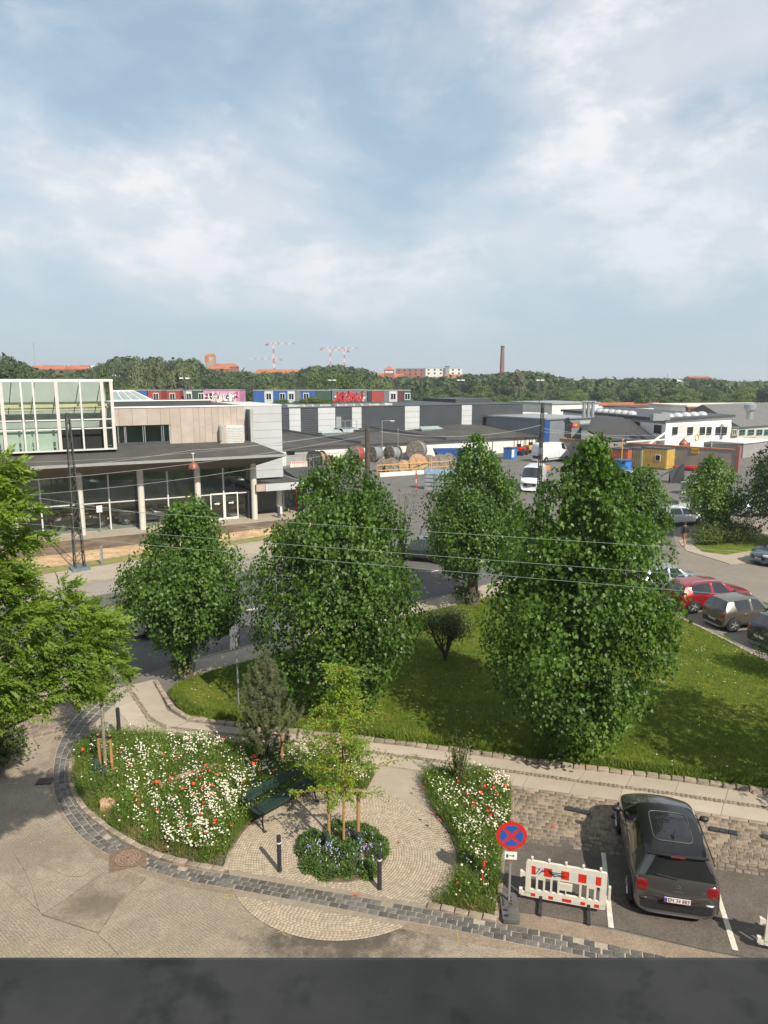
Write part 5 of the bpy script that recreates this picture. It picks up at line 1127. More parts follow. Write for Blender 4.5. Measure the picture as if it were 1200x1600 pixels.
car('parked_car', 'blackish car mostly hidden behind the small leaved shrub at the right edge', 'car', row_pos(28.8, .7), hd, paint('black_blue_paint', (.035, .045, .055), .6), 4.2, 1.76, 1.5, 'hatch', 'cars parked along the far lawn edge')
g = G(1178, 884); car('parked_car', 'slate blue car cut by the right edge, its front towards the paved island', 'car', (g.x+4.3, g.y+1.2, .02), R(194), paint('slate_paint', (.10, .14, .18), .6), 4.4, 1.8, 1.48, 'hatch')
g = G(1148, 806); car('parked_car', 'silver saloon in the tree shade near the dark tree at the right edge', 'car', (g.x, g.y, .02), R(5), paint('light_silver_paint', (.34, .36, .38), .6), 4.4, 1.8, 1.45, 'wagon')
g = G(1068, 824); car('parked_car', 'white hatchback behind the walking person', 'car', (g.x-2.0, g.y+.6, .02), R(14), paint('white_car_paint', (.70, .71, .72), .05), 4.2, 1.8, 1.5, 'hatch')
g = G(700, 880); car('moving_car', 'dark green car turning out of the yard entrance behind the far lime tree', 'car', (g.x+.4, g.y+.2, .02), R(160), paint('green_grey_paint', (.05, .075, .065), .6), 4.3, 1.78, 1.5, 'wagon')
g = G(203, 996); car('moving_car', 'silver white car on the street half hidden by the smaller round lime', 'car', (g.x, g.y, .02), R(38), paint('pearl_paint', (.55, .58, .6), .4), 4.3, 1.78, 1.48, 'wagon')
# vans in the yard
van1, *_ = car('white_van', 'white panel van facing the street between the two lime tree tops', 'van', (*G(843, 755)[:2], .02), R(-110), paint('van_white_paint', (.62, .64, .66), .02), 5.6, 2.05, 2.5, 'van')
van1.location = van1.location+Vector((-.7, -1.8, 0))
g = G(838, 722); car('white_van', 'white panel van seen from behind beside the red tractor, door logos on its side', 'van', (g.x-.2, g.y-.4, .02), R(32), MATS['van_white_paint'], 6.2, 2.1, 2.7, 'van')
# ================================================ street furniture
def bollard(label, px, py, h=.93, r_=.052, ring=True, grp='black bollards round the plaza'):
    q = G(px, py); t = thing('bollard', label, 'bollard', (q.x, q.y, .03), 0, grp)
    MB().lathe([(r_*1.12, 0), (r_*1.12, .015), (r_, .02), (r_, h-.03), (r_*.92, h-.008), (r_*.6, h)], 20).build('post', mat('bollard_black', (.028, .028, .034), .42, .15, 6), t, True)
    if ring: MB().lathe([(r_+.002, h-.20), (r_+.004, h-.198), (r_+.004, h-.165), (r_+.002, h-.163)], 20).build('reflector_band', mat('band_white', (.62, .62, .58), .4, .1, 10), t, True)
    MB().lathe([(r_+.003, h-.055), (r_+.003, h-.045)], 20).build('cap_groove', M_rubber, t)
    return t
bollard('black bollard with white band left of the round planting', 437, 1363)
bollard('black bollard with white band right of the round planting, nearest the gutter', 593, 1391)
bollard('black bollard behind the young plaza tree at the path', 560, 1212, 1.0, ring=False)
bollard('black bollard beside the slim staked tree at the left end of the bed', 187, 1155, 1.05, .06, False)
# bench
b0, b1 = G(410, 1303), G(497, 1252); ba = math.atan2((b1-b0).y, (b1-b0).x); Lb = (b1-b0).length
bench = thing('park_bench', 'dark green slatted bench with black cast iron ends facing the round planting', 'bench', (b0.x, b0.y, .035), ba)
M_green = mat('bench_green', (.016, .036, .028), .45, .2, 6, .1, 40, stretch=(.2, 1, 1)); M_iron = mat('cast_iron_black', (.015, .016, .018), .4, .2, 10)
for k in range(3): MB().box(-.02, Lb+.02, .06+k*.145, .19+k*.145, .43+k*.006, .47+k*.006).build('seat_slat', M_green, bench, bevel=.006)
for k in range(2):
    Mx = Matrix.Translation((0, .555+k*.032, .70+k*.125)) @ Matrix.Rotation(R(-14), 4, 'X')
    MB().box(-.02, Lb+.02, -.018, .018, -.058, .058, 0, Mx).build('back_slat', M_green, bench, bevel=.006)
for x in (.06, Lb-.06):
    fb = MB(); fb.tube([(x, -.02, 0), (x, .02, .04), (x, .06, .2), (x, .05, .40), (x, .3, .42), (x, .50, .45), (x, .58, .84)], .022, 6); fb.tube([(x, .62, 0), (x, .56, .05), (x, .50, .22), (x, .47, .44)], .022, 6)
    fb.tube([(x, .06, .2), (x, .2, .27), (x, .4, .27), (x, .50, .22)], .015, 5); fb.tube([(x, .02, .42), (x, -.01, .56), (x, .04, .64), (x, .2, .655), (x, .4, .67), (x, .53, .66)], .02, 6); fb.tube([(x, .15, .43), (x, .22, .55), (x, .35, .6), (x, .4, .66)], .012, 5)
    fb.box(x-.04, x+.04, -.06, .02, 0, .02); fb.box(x-.04, x+.04, .58, .66, 0, .02); fb.build('end_frame', M_iron, bench, True)
# no-stopping sign on its rubber foot
sq = G(795, 1417); sg = thing('no_stopping_sign', 'round blue and red no stopping sign with a small arrow plate on a thin pole', 'traffic sign', (sq.x, sq.y, .03), R(-4))
M_foot = mat('recycled_rubber', (.085, .085, .08), .85, .3, 6, .3, 40)
ft = MB(); ft.prism([(-.17, -.42), (.17, -.42), (.19, -.38), (.19, .36), (.15, .42), (-.15, .42), (-.19, .36), (-.19, -.38)], 0, .10); ft.box(-.13, .13, -.02, .34, .10, .125); fo = ft.build('rubber_foot', M_foot, sg, loc=(0, -.12, 0), bevel=.012)
hb_ = MB()
for x, y in ((-.10, -.30), (-.10, -.14), (.02, .02), (.02, .12), (.02, .22)): hb_.box(x-.045, x+.045, y-.03, y+.03, .1005 if y < -.05 else .1255, .104 if y < -.05 else .129)
hb_.build('slot', M_black, fo)
MB().box(-.022, .022, -.022, .022, .08, 2.10).build('pole', M_steel, sg)
zs = 1.72; tilt = Matrix.Translation((0, -.035, zs))
def rounddisc(rad, y0, y1, n=48): return MB().disc((0, (y0+y1)/2-.035, zs), (0, 1, 0), rad, abs(y1-y0), n)
rounddisc(.325, -.004, .004).build('sign_disc', mat('sign_red', (.52, .02, .018), .4, .06, 6), sg, True)
M_sblue = mat('sign_blue', (.012, .09, .36), .4, .06, 6)
for k in range(4):
    a0_ = k*90; pts = []; g_ = .035
    for a in range(-38, 39, 4): pts.append((.245*math.cos(R(a)), .245*math.sin(R(a))))
    # quadrant between the diagonal bars
    poly = [(.065, 0)]+[(x, y) for x, y in pts if True]; poly = [(.058, 0)]+pts
    rot_ = Matrix.Rotation(R(a0_), 4, 'Z'); Mx = Matrix.Translation((0, -.041, zs)) @ Matrix.Rotation(R(90), 4, 'X') @ rot_
    MB().prism(poly, 0, .003, 0, Mx).build('blue_quadrant', M_sblue, sg)
MB().box(-.13, .13, -.042, -.034, zs-.56, zs-.38).build('arrow_plate', M_white, sg)
MB().prism([(-.055, -.0), (.03, 0), (.03, .022), (.075, -.007), (.03, -.036), (.03, -.014), (-.055, -.014)], 0, .003, 0, Matrix.Translation((.01, -.043, zs-.465)) @ Matrix.Rotation(R(90), 4, 'X')).build('arrow', M_black, sg)
MB().prism([(-.10, -.045), (-.055, -.045), (-.055, .04), (-.10, .04)], 0, .003, 0, Matrix.Translation((0, -.043, zs-.475)) @ Matrix.Rotation(R(90), 4, 'X')).build('green_block', mat('dark_teal', (.03, .10, .09), .5), sg)
for z in (zs+.33, zs-.36, zs-.58): MB().box(-.035, .035, -.03, .03, z-.02, z+.02).build('clamp', M_red, sg)
# plastic barriers
M_wplast = mat('barrier_white_plastic', (.58, .56, .49), .5, .08, 3, coat=.1); M_rfl = mat('reflective_red', (.55, .02, .012), .35, .05, 20); M_wfl = mat('reflective_white', (.50, .53, .52), .35, .05, 20)
def rbox(mb, x0, x1, y0, y1, z0, z1, r_=.05, n=5, cor=(1, 1, 1, 1)):
    pts = []
    for (cx, cz, a0_), on in zip(((x1-r_, z1-r_, 0), (x0+r_, z1-r_, 90), (x0+r_, z0+r_, 180), (x1-r_, z0+r_, 270)), cor):
        if on: pts += [(cx+r_*math.cos(R(a0_+90*k/n)), cz+r_*math.sin(R(a0_+90*k/n))) for k in range(n+1)]
        else: pts.append({0: (x1, z1), 90: (x0, z1), 180: (x0, z0), 270: (x1, z0)}[a0_])
    return mb.prism(pts, -y1, -y0, 0, Matrix.Rotation(R(90), 4, 'X'))
def barrier(label, A, B, graffiti):
    A, B = Vector(A), Vector(B); ang = math.atan2(B.y-A.y, B.x-A.x); W_ = (B-A).length; t = thing('traffic_barrier', label, 'barrier', (A.x, A.y, .03), ang, 'red and white plastic traffic barriers'); t_ = .03
    f = MB(); Z0, Z1 = .14, 1.02
    rbox(f, 0, W_, -t_, t_, .905, Z1, .05, 5, (1, 1, 0, 0)); f.box(0, W_, -t_+.008, t_-.008, .70, .90); f.box(0, .115, -t_, t_, .22, .90); f.box(W_-.115, W_, -t_, t_, .22, .90)
    rbox(f, 0, W_, -t_, t_, Z0, .24, .05, 5, (0, 0, 1, 1)); f.box(.115, W_-.115, -t_, t_, .24, .32); f.box(.115, W_-.115, -t_, t_, .655, .70)
    xs = [.115+.045]; span = W_-.23; cell = span/9.6
    x = .115
    for k in range(10):
        wc = cell if k != 4 else cell*1.0; xx = .115+cell*k
        if k not in (4, 5): f.box(xx+cell-.045 if k < 9 else xx+cell*.6-.02, xx+cell if k < 9 else xx+cell*.6, -t_+.003, t_-.003, .32, .655)
    f.box(.115+cell*4, .115+cell*5.75, -t_+.006, t_-.006, .43, .56); f.box(.115+cell*4, .115+cell*5.75, -t_, t_, .56, .60); f.box(.115+cell*4.8, .115+cell*4.95, -t_+.003, t_-.003, .32, .43)
    f.box(.115+cell*1, .115+cell*2, -t_+.005, t_-.005, .59, .655); f.box(.115+cell*8, .115+cell*9, -t_+.005, t_-.005, .59, .655)
    for k in range(5): xx = .13+(W_-.26)*k/4; f.cyl((xx, 0), .022, 1.0, 1.10, 8); f.box(xx-.028, xx+.02, -.026, .026, 1.07, 1.105)
    f.box(-.10, 0, -.025, .025, .62, .72); f.box(-.12, -.07, -.04, .04, .60, .73); f.box(-.10, .02, -.025, .025, .14, .24); f.box(-.13, -.06, -.04, .04, .18, .30)
    f.box(W_, W_+.06, -.025, .025, .40, .48); f.box(W_+.04, W_+.09, -.04, .04, .38, .70); f.build('panel', M_wplast, t)
    cols = [(0.04, .125), (.125+.0, .3)]; x = .125; seq = [(.085, 1), (.185, 0), (.18, 1), (.20, 0), (.18, 1), (.20, 0), (.18, 1), (.20, 0), (.11, 1)]; tot = sum(s[0] for s in seq); k = (W_-.25)/tot
    for wd, red in seq:
        MB().box(x, x+wd*k-.001, -t_-.001, -t_+.0075, .70, .903).build('reflector_panel', M_rfl if red else M_wfl, t); MB().box(x, x+wd*k-.001, t_-.0075, t_+.001, .70, .903).build('reflector_panel', M_rfl if red else M_wfl, t); x += wd*k
    for x0, x1, red in ((.125, .22, 1), (.50, .6, 1), (.79, .98, 1), (.98, 1.17, 0), (1.17, 1.27, 1), (W_-.23, W_-.13, 1)):
        if x1 < W_: MB().box(x0, x1, -t_-.004, -t_-.0005, .17, .245).build('reflector_panel', M_rfl if red else M_wfl, t)
    for xx in (.34, W_-.34):
        fo = MB(); fo.box(xx-.04, xx+.04, -.40, .40, 0, .075); fo.box(xx-.032, xx+.032, -.045, .045, .075, .21); fo.build('rubber_foot', M_rubber, t, bevel=.01)
    if graffiti:
        gm = MB()
        for pts in ([(.17, .72), (.22, .74), (.30, .87), (.24, .86)], [(.27, .73), (.36, .86), (.33, .80), (.42, .84)], [(.45, .88), (.55, .75), (.5, .86), (.62, .73)], [(.52, .86), (.58, .74)], [(.48, .83), (.66, .83), (.8, .84)], [(.55, .80), (.82, .78)], [(.6, .75), (.84, .77)], [(.36, .80), (.40, .88)]):
            gm.tube([(a, -t_-.003, b) for a, b in pts], .008, 4)
        gm.build('scrawl', M_black, t)
    return t
barrier('red and white barrier with a black scrawl standing before the empty bay by the sign', G(820, 1409)[:2], G(945, 1432)[:2], True)
c_ = G(1192, 1487); barrier('red and white barrier cut off by the right edge beyond the dark car', c_[:2], (c_.x+1.9, c_.y-.55), False)
# snow pole leaning in the right bed, paper scrap, wheel stops
a, b = G(750, 1403, .05), G(757, 1345, .45); tag(MB().tube([a, a.lerp(b, 1)], .022, 8).build('marker_rod', M_rfl, None, True), 'red marker rod leaning in the right flower bed by the sign', 'marker rod')
q = G(766, 1404, .09); tag(MB().add([(-.1, .06, 0), (.0, -.02, .03), (.1, -.07, 0), (.12, -.03, .01), (.02, .03, .045), (-.08, .1, .015)], [(0, 1, 4, 5), (1, 2, 3, 4)]).build('paper_scrap', M_white, None, loc=q), 'curled white paper scrap in the grass at the end of the right bed', 'paper')
for (x0, y0, x1, y1), lab in (((884, 1265, 921, 1273), 'black rubber wheel stop at the head of the empty bay'), ((955, 1277, 985, 1284), 'black rubber wheel stop partly under the nose of the dark hatchback'), ((1108, 1297, 1152, 1305), 'black rubber wheel stop right of the dark hatchback'), ((1190, 1309, 1228, 1317), 'black rubber wheel stop cut by the right edge')):
    a, b = G(x0, y0), G(x1, y1); an = math.atan2(b.y-a.y, b.x-a.x); l_ = (b-a).length; t = thing('wheel_stop', lab, 'wheel stop', (a.x, a.y, .028), an, 'rubber wheel stops at the bay heads')
    nb = 3
    for k in range(nb): MB().box(k*l_/nb+.004, (k+1)*l_/nb-.004, -.075, .075, 0, .05).build('block', M_rubber, t, bevel=.012)
# traffic sign seen from behind on the lawn
q = G(373, 1100, .1); t = thing('road_sign', 'grey road sign seen from behind on a thin pole in front of the broad lime', 'traffic sign', q, R(70)); MB().cyl((0, 0), .03, 0, 2.95, 10).build('pole', M_steel, t, True); MB().box(-.32, .32, .035, .045, 2.1, 2.9).build('sign_panel', mat('sign_back_grey', (.16, .17, .18), .55, .15, 4), t, bevel=.004); [MB().box(-.25, .25, .03, .036, z, z+.04).build('bracket', M_steel, t) for z in (2.25, 2.7)]
# person walking away along the island
def figure(label, pos, hgt, ang, cols, nm='person'):
    t = thing(nm, label, 'person', pos, ang); s = hgt/1.78
    J = [((0, 0, .95), .14), ((0, 0, 1.12), .17), ((0, .01, 1.32), .21), ((0, 0, 1.47), .15), ((0, 0, 1.55), .055), ((0, -.01, 1.68), .125), ((0, -.01, 1.77), .09),
         ((-.10, 0, .90), .10), ((-.12, -.10, .50), .065), ((-.12, .05, .10), .042), ((-.12, -.12, .04), .04), ((.10, 0, .90), .10), ((.11, .14, .50), .065), ((.11, .20, .10), .042), ((.11, .06, .04), .04),
         ((-.21, 0, 1.43), .065), ((-.27, .06, 1.14), .05), ((-.25, -.06, .90), .035), ((-.24, -.10, .80), .035), ((.21, 0, 1.43), .065), ((.27, .04, 1.14), .05), ((.26, -.08, .92), .035), ((.25, -.12, .82), .035)]
    E = [(0, 1), (1, 2), (2, 3), (3, 4), (4, 5), (5, 6), (0, 7), (7, 8), (8, 9), (9, 10), (0, 11), (11, 12), (12, 13), (13, 14), (3, 15), (15, 16), (16, 17), (17, 18), (3, 19), (19, 20), (20, 21), (21, 22)]
    me = bpy.data.meshes.new('body'); me.from_pydata([tuple(c*s for c in j[0]) for j in J], E, []); o = bpy.data.objects.new('tmp', me); C.objects.link(o); sk = o.modifiers.new('k', 'SKIN'); ly = me.skin_vertices[0].data
    for i, j in enumerate(J): ly[i].radius = (j[1]*s, j[1]*s*.85)
    ly[0].use_root = True; sb_ = o.modifiers.new('s', 'SUBSURF'); sb_.levels = 1; sb_.render_levels = 1; dg = bpy.context.evaluated_depsgraph_get(); m2 = bpy.data.meshes.new_from_object(o.evaluated_get(dg)); bpy.data.objects.remove(o)
    m2.materials.clear(); [m2.materials.append(c) for c in cols]; mi = []
    for p_ in m2.polygons: z = p_.center.z/s; x = abs(p_.center.x)/s; mi.append((3 if p_.center.y > -.05*s or z > 1.72 else 2) if z > 1.56 else 0 if (z > .98 and z < 1.52 or (x > .19 and z > .93)) else (1 if z > .58 and x < .22 else (4 if z < .1 else 2))); p_.use_smooth = True
    m2.polygons.foreach_set('material_index', mi); m2.name = 'body'; link('body', m2, t); return t
M_skin = mat('skin', (.42, .23, .15), .6, .05, 5); M_jkt = mat('black_jacket', (.012, .013, .02), .8, .2, 9); M_short = mat('brown_shorts', (.20, .10, .05), .8, .2, 9); M_hair = mat('dark_hair', (.02, .014, .01), .7)
figure('person in dark jacket and short trousers walking away past the low hedge', (*G(1068, 856)[:2], .06), 1.76, R(200), (M_jkt, M_short, M_skin, M_hair, M_black))
q = G(1187, 834); t = thing('hydrant_post', 'small white post with red top near the right edge beyond the hedge', 'post', (*q[:2], .02)); MB().lathe([(.11, 0), (.09, .1), (.08, .38), (.10, .42)], 12).build('post', M_white, t, True); MB().lathe([(.11, .42), (.13, .5), (.10, .6), (.03, .64)], 12).build('cap', M_red, t, True)
# paved island in the car park
isl = [tuple(q) for q in GG([(1072, 861), (1140, 882), (1200, 878), (1300, 872), (1300, 838), (1200, 832), (1120, 828), (1060, 846)])]
raised('island_paving', isl, 0, .05, M_pave); raised('island_grass', [tuple(q) for q in GG([(1083, 852), (1098, 863), (1135, 868), (1170, 862), (1200, 856), (1280, 850), (1280, 842), (1180, 837), (1110, 838)])], 0, .09, M_lawn)
sheet('car_park', [tuple(q) for q in GG([(1030, 900), (1060, 870), (1046, 810), (1020, 795), (1150, 770), (1400, 770), (1500, 1000), (1400, 1135), (1230, 1053), (1160, 1017), (1104, 988), (1045, 960), (1000, 925)])], .012, M_lot)
stone_row(tag(MB().box(14, 14.1, 33, 33.1, -.1, 0).build('car_park_kerb', M_kerb), kind='structure'), 'kerb_stone', [Vector(G(*q)[:2]) for q in ((1020, 948), (1045, 960), (1104, 988), (1160, 1017), (1230, 1053))], .15, 0, .13, .6, M_kerb)
def blocks(n, h, seed):
    """lettering too small to read: n upright letter-like strokes"""
    r = random.Random(seed); mb = MB(); x = -n*h*.42
    for k in range(n):
        w_ = h*r.uniform(.35, .6); mb.box(x, x+h*.13, -h/2, h/2, 0, .004)
        for q in r.sample((-.5, -.06, .37), 2): mb.box(x+h*.13, x+w_, h*q, h*(q+.13), 0, .004)
        if r.random() < .5: mb.box(x+w_-h*.12, x+w_, -h*.06, h/2, 0, .0035)
        x += h*.84
    return mb.mesh('lettering')
# ================================================ the showroom across the street
SA = math.atan2(57.41-51.29, -10.6+22.27); S_ = Fr((-22.27, 51.29), SA)
sh = thing('showroom_building', 'car showroom with deep dark canopy, glass front and beige panelled upper floor across the street', 'building', (S_.o.x, S_.o.y, .10), SA)
sh.location.z = 0
M_glassS = glass('showroom_glass', (.90, .94, .91), .05); M_glassG = glass('greenish_glass', (.96, .985, .975), .07); M_frame = mat('pale_window_frame', (.55, .55, .53), .5, .06, 4)
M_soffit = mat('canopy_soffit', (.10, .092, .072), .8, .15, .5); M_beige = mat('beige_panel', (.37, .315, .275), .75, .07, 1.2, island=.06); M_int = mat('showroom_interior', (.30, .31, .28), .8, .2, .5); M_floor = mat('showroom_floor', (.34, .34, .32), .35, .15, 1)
M_colm = mat('concrete_column', (.50, .49, .44), .8, .08, 2)
def dx(px, py=830, y0=0): return S_.hit(px, py, y0)[0]
X0, X1 = -14.0, 13.9; GY = .9; zc_ = 4.35
# canopy: eave 2.3 m outwards of the columns, soffit rising outwards, roof rising inwards
def slab(mb, x0, x1, prof):  # prof (y,z) closed outline extruded along x
    n = len(prof); vs = [(x0, y, z) for y, z in prof]+[(x1, y, z) for y, z in prof]; fs = [tuple(range(n)), tuple(range(n, 2*n))[::-1]]+[(i, (i+1) % n, (i+1) % n+n, i+n)[::-1] for i in range(n)]
    return mb.add(vs, fs)
ev = -2.3
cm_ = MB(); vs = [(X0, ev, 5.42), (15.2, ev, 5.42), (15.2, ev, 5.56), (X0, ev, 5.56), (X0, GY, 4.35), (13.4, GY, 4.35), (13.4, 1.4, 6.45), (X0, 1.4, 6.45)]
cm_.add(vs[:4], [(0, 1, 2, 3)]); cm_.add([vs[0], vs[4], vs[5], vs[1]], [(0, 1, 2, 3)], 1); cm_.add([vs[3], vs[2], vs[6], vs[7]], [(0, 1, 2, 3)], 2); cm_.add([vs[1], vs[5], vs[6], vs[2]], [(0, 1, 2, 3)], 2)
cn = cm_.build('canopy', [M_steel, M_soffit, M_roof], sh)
for k in range(12): x = X0+2.3*k+1; MB().box(x, x+.05, -2.28, 1.3, 0, .04, 0, Matrix.Translation((0, 0, 6.0)) @ Matrix.Rotation(math.atan2(.89, 3.7), 4, 'X') @ Matrix.Translation((0, .45, 0))).build('roof_seam', M_roof, cn)
MB().box(X0, 15.22, ev-.05, ev, 5.40, 5.60).build('eave_flashing', mat('pale_metal_edge', (.30, .31, .30), .5, .1, 3, metal=.3), cn)
# columns
for px in (129, 224, 312, 399):
    x = dx(px); MB().cyl((x, 0), .24, .1, 4.75, 20).build('column', M_colm, sh, True)
for k in (-1, -2, -3): MB().cyl((4.35*k, 0), .24, .1, 4.75, 16).build('column', M_colm, sh, True)
# ground floor: floor, back wall, glazing
MB().box(X0, 13.6, GY+.05, 8, .02, .14).build('floor', M_floor, sh); bw = MB(); bw.box(X0, 13.6, 8, 8.3, .1, 9.0); bw.box(X0-.2, X0, GY, 12, .1, 6.4); bw.box(13.35, 13.6, GY+.1, 12, .1, 9.0); bw.build('back_wall', M_int, sh)
MB().box(X0, 13.3, GY, 12, 4.4, 4.6).build('ceiling', mat('interior_ceiling', (.34, .34, .32), .8, .1, .5), sh)
mull = []; 
def wpost(x, wd=.05): MB().box(x-wd, x+wd, GY-.06, GY+.06, .14, 4.38).build('mullion', M_frame, sh)
posts = [dx(68, 835, GY), dx(174, 828, GY), dx(265, 820, GY), dx(351, 812, GY)]
allp = sorted([X0+.1, -10.9, -8.7, -6.5, -4.3]+posts+[13.2]+[dx(129, 835, GY), dx(224, 829, GY), dx(312, 815, GY)])
for x in allp: wpost(x)
trz = S_.hit(265, 778, GY)[1]
for a, b in zip(allp, allp[1:]):
    if b-a < .3: continue
    MB().box(a+.05, b-.05, GY-.04, GY+.04, trz-.04, trz+.04).build('transom', M_frame, sh)
    for z0, z1 in ((.16, trz-.04), (trz+.04, 4.38)): MB().box(a+.05, b-.05, GY-.008, GY+.008, z0, z1).build('pane', M_glassS, sh)
# doors with white arrows
xd0, xd1 = S_.hit(329, 800, GY)[0], S_.hit(372, 800, GY)[0]; zd = S_.hit(350, 770, GY)[1]; md_ = (xd0+xd1)/2
for a, b in ((xd0, md_-.02), (md_+.02, xd1)):
    d_ = MB(); d_.box(a, a+.08, GY-.12, GY-.05, .14, zd); d_.box(b-.08, b, GY-.12, GY-.05, .14, zd); d_.box(a+.08, b-.08, GY-.12, GY-.05, zd-.1, zd); d_.box(a+.08, b-.08, GY-.12, GY-.05, .14, .3); do = d_.build('door', M_white, sh)
    MB().box(a+.08, b-.08, GY-.09, GY-.08, .3, zd-.1).build('pane', M_glassS, do); xm = (a+b)/2; zz = S_.hit(350, 786, GY)[1]
    MB().prism([(xm-.22, zz-.05), (xm+.05, zz-.05), (xm+.05, zz-.12), (xm+.24, zz), (xm+.05, zz+.12), (xm+.05, zz+.05), (xm-.22, zz+.05)], 0, .004, 0, Matrix.Translation((0, GY-.095, 0)) @ Matrix.Rotation(R(90), 4, 'X')).build('arrow', M_white, do)
# beige panelled upper floor
zt0 = S_.hit(300, 636, 1.4)[1]; zb0 = 6.30; xL, xR = S_.hit(176, 650, 1.4)[0], S_.hit(381, 650, 1.4)[0]; WY = 1.4
xw1 = S_.hit(265, 680, WY)[0]; zw1 = S_.hit(220, 665, WY)[1]
core = MB(); core.box(xL, xR, WY+.06, 11.8, zw1+.02, zt0-.05); core.box(xw1+.02, xR, WY+.06, 11.8, zb0-.1, zw1+.01); core.box(xL, xw1, 4.5, 11.8, zb0-.2, zw1); core.build('upper_wall', M_int, sh)
cols_ = [176, 186, 207, 230, 251, 265.5, 282, 302, 311, 320, 331, 341, 349, 361, 370, 381.5]; rr_ = random.Random(5)
for a, b in zip(cols_, cols_[1:]):
    xa, xb = S_.hit(a, 655, WY)[0]+.008, S_.hit(b, 655, WY)[0]-.008; zlo = zw1+.02 if b <= 266 else zb0; cuts = [zlo]+([zlo+(zt0-zlo)*rr_.uniform(.3, .7)] if rr_.random() < .7 else [])+[zt0]
    for c0_, c1_ in zip(cuts, cuts[1:]): MB().box(xa, xb, WY, WY+.05, c0_+.006, c1_-.006).build('facade_panel', M_beige, sh)
MB().box(xL, xR+.1, WY-.06, WY+.3, zt0+.003, zt0+.10).build('parapet_cap', M_white, sh); MB().box(xL, xR, WY+.3, 12, zt0-.03, zt0+.03).build('roof', M_roof, sh)
zrb = S_.hit(300, 626, 4.5)[1]; MB().box(xL, S_.hit(330, 630, 4.5)[0], 4.5, 11, zt0+.04, zrb).build('roof_upstand', M_dark, sh); MB().box(xL, S_.hit(330, 630, 4.5)[0], 4.45, 4.6, zrb+.003, zrb+.08).build('upstand_cap', M_white, sh)
# strip window in the upper floor
wz0, wz1 = S_.hit(220, 691, WY)[1], zw1; MB().box(xL, xw1, WY+.1, WY+.3, 6.2, wz0).build('window_sill', M_dark, sh)
for a, b in ((184, 195), (196, 224), (226, 253), (255, 265)):
    xa, xb = S_.hit(a, 678, WY+.2)[0], S_.hit(b, 678, WY+.2)[0]; wf = MB(); wf.box(xa, xa+.05, WY+.12, WY+.2, wz0, wz1); wf.box(xb-.05, xb, WY+.12, WY+.2, wz0, wz1); wo = wf.build('window', M_steel, sh); MB().box(xa+.05, xb-.05, WY+.15, WY+.16, wz0, wz1).build('pane', M_glassS, wo)
# louvred plant box
lx0, lx1 = S_.hit(354, 678, .9)[0], S_.hit(381, 678, .9)[0]; lz0, lz1 = S_.hit(370, 693, .9)[1], S_.hit(370, 665, .9)[1]
lv = MB().box(lx0, lx1, .95, 1.39, lz0, lz1).build('louvre_box', M_frame, sh)
for k in range(10): z = lz0+.05+(lz1-lz0-.1)*k/10; MB().box(lx0+.04, lx1-.02, .90, .95, z, z+(lz1-lz0)*.06).build('louvre', M_frame, lv)
MB().box(S_.hit(343, 680, 1.1)[0], lx0-.003, .95, 1.39, lz0, lz1-.05).build('side_cabinet', M_beige, sh); MB().tube([(lx0-.5, .85, lz0+.3), (lx0-.5, .85, lz1-.1), (lx0-.4, 1.3, lz1)], .09, 8).build('flue_pipe', M_steel, sh, True)
# glazed box at the left
gy = -.1; gx1 = S_.hit(181, 690, gy)[0]; gz0, gz1 = S_.hit(150, 701, gy)[1], S_.hit(150, 596, gy)[1]; gx0 = -17.5
def gx(px, py=650): return S_.hit(px, py, gy)[0]
gzb = S_.hit(150, 655, gy)[1]; gzc = S_.hit(150, 669, gy)[1]
gb = sh
MB().box(gx0, gx1+.06, gy-.12, gy+.12, gz1, gz1+.16).build('glass_box_roof_edge', M_white, gb); MB().box(gx1-.12, gx1+.06, gy+.12, 9.2, gz1, gz1+.16).build('glass_box_roof_edge', M_white, gb); MB().box(gx0, gx1-.13, gy+.13, 9.0, gz1+.05, gz1+.07).build('added_roof_glazing', M_glassG, gb)  # unseen glass roof, added so sunlight reaches the box interior
MB().box(gx0, gx1+.04, gy-.10, gy+.1, gz0-.10, gz0).build('bottom_rail', M_frame, gb)
mull_px = [5-70, 5-48, 5-28, 5, 36, 55, 91, 128, 162, 176.5]; mx_ = [gx(p) for p in mull_px]
M_pinkf = mat('pinkish_frame', (.52, .49, .46), .6, .06, 3)
for i, x in enumerate(mx_):
    big_ = i in (3, 6, 8, 9, 0); MB().box(x-(.11 if big_ else .055), x+(.11 if big_ else .055), gy-.09, gy+.07, gz0, gz1).build('mullion', M_pinkf if big_ else M_frame, gb)
rows = [(gz0, gzc), (gzc, gzb), (gzb, gz1)]
M_curt = mat('pale_green_blind', (.38, .47, .39), .8, .08, 1); M_darkin = mat('dark_room', (.012, .013, .013), .9)
for i, (a, b) in enumerate(zip(mx_, mx_[1:])):
    for z in (gzc, gzb): MB().box(a+.1, b-.1, gy-.05, gy+.05, z-.04, z+.04).build('transom', M_frame, gb)
    for j, (z0, z1) in enumerate(rows):
        if j == 0 and i in (6, 7): continue
        MB().box(a+.06, b-.06, gy-.01, gy+.01, z0+.04, z1-.04).build('pane', M_glassG, gb)
for i in range(0, 6):
    a, b = mx_[i], mx_[i+1]; g_ = .62+.1*math.sin(i*3); MB().box(a+.06, a+(b-a)*g_, gy+.25, gy+.28, gz0, gzc-.02).build('blind', M_curt, gb); MB().box(a+(b-a)*(g_+.12), b-.06, gy+.25, gy+.28, gz0, gzc-.02).build('blind', M_curt, gb)
MB().box(mx_[6]+.08, mx_[8], gy+.6, gy+.62, gz0, gzc).build('dark_recess', M_darkin, gb)
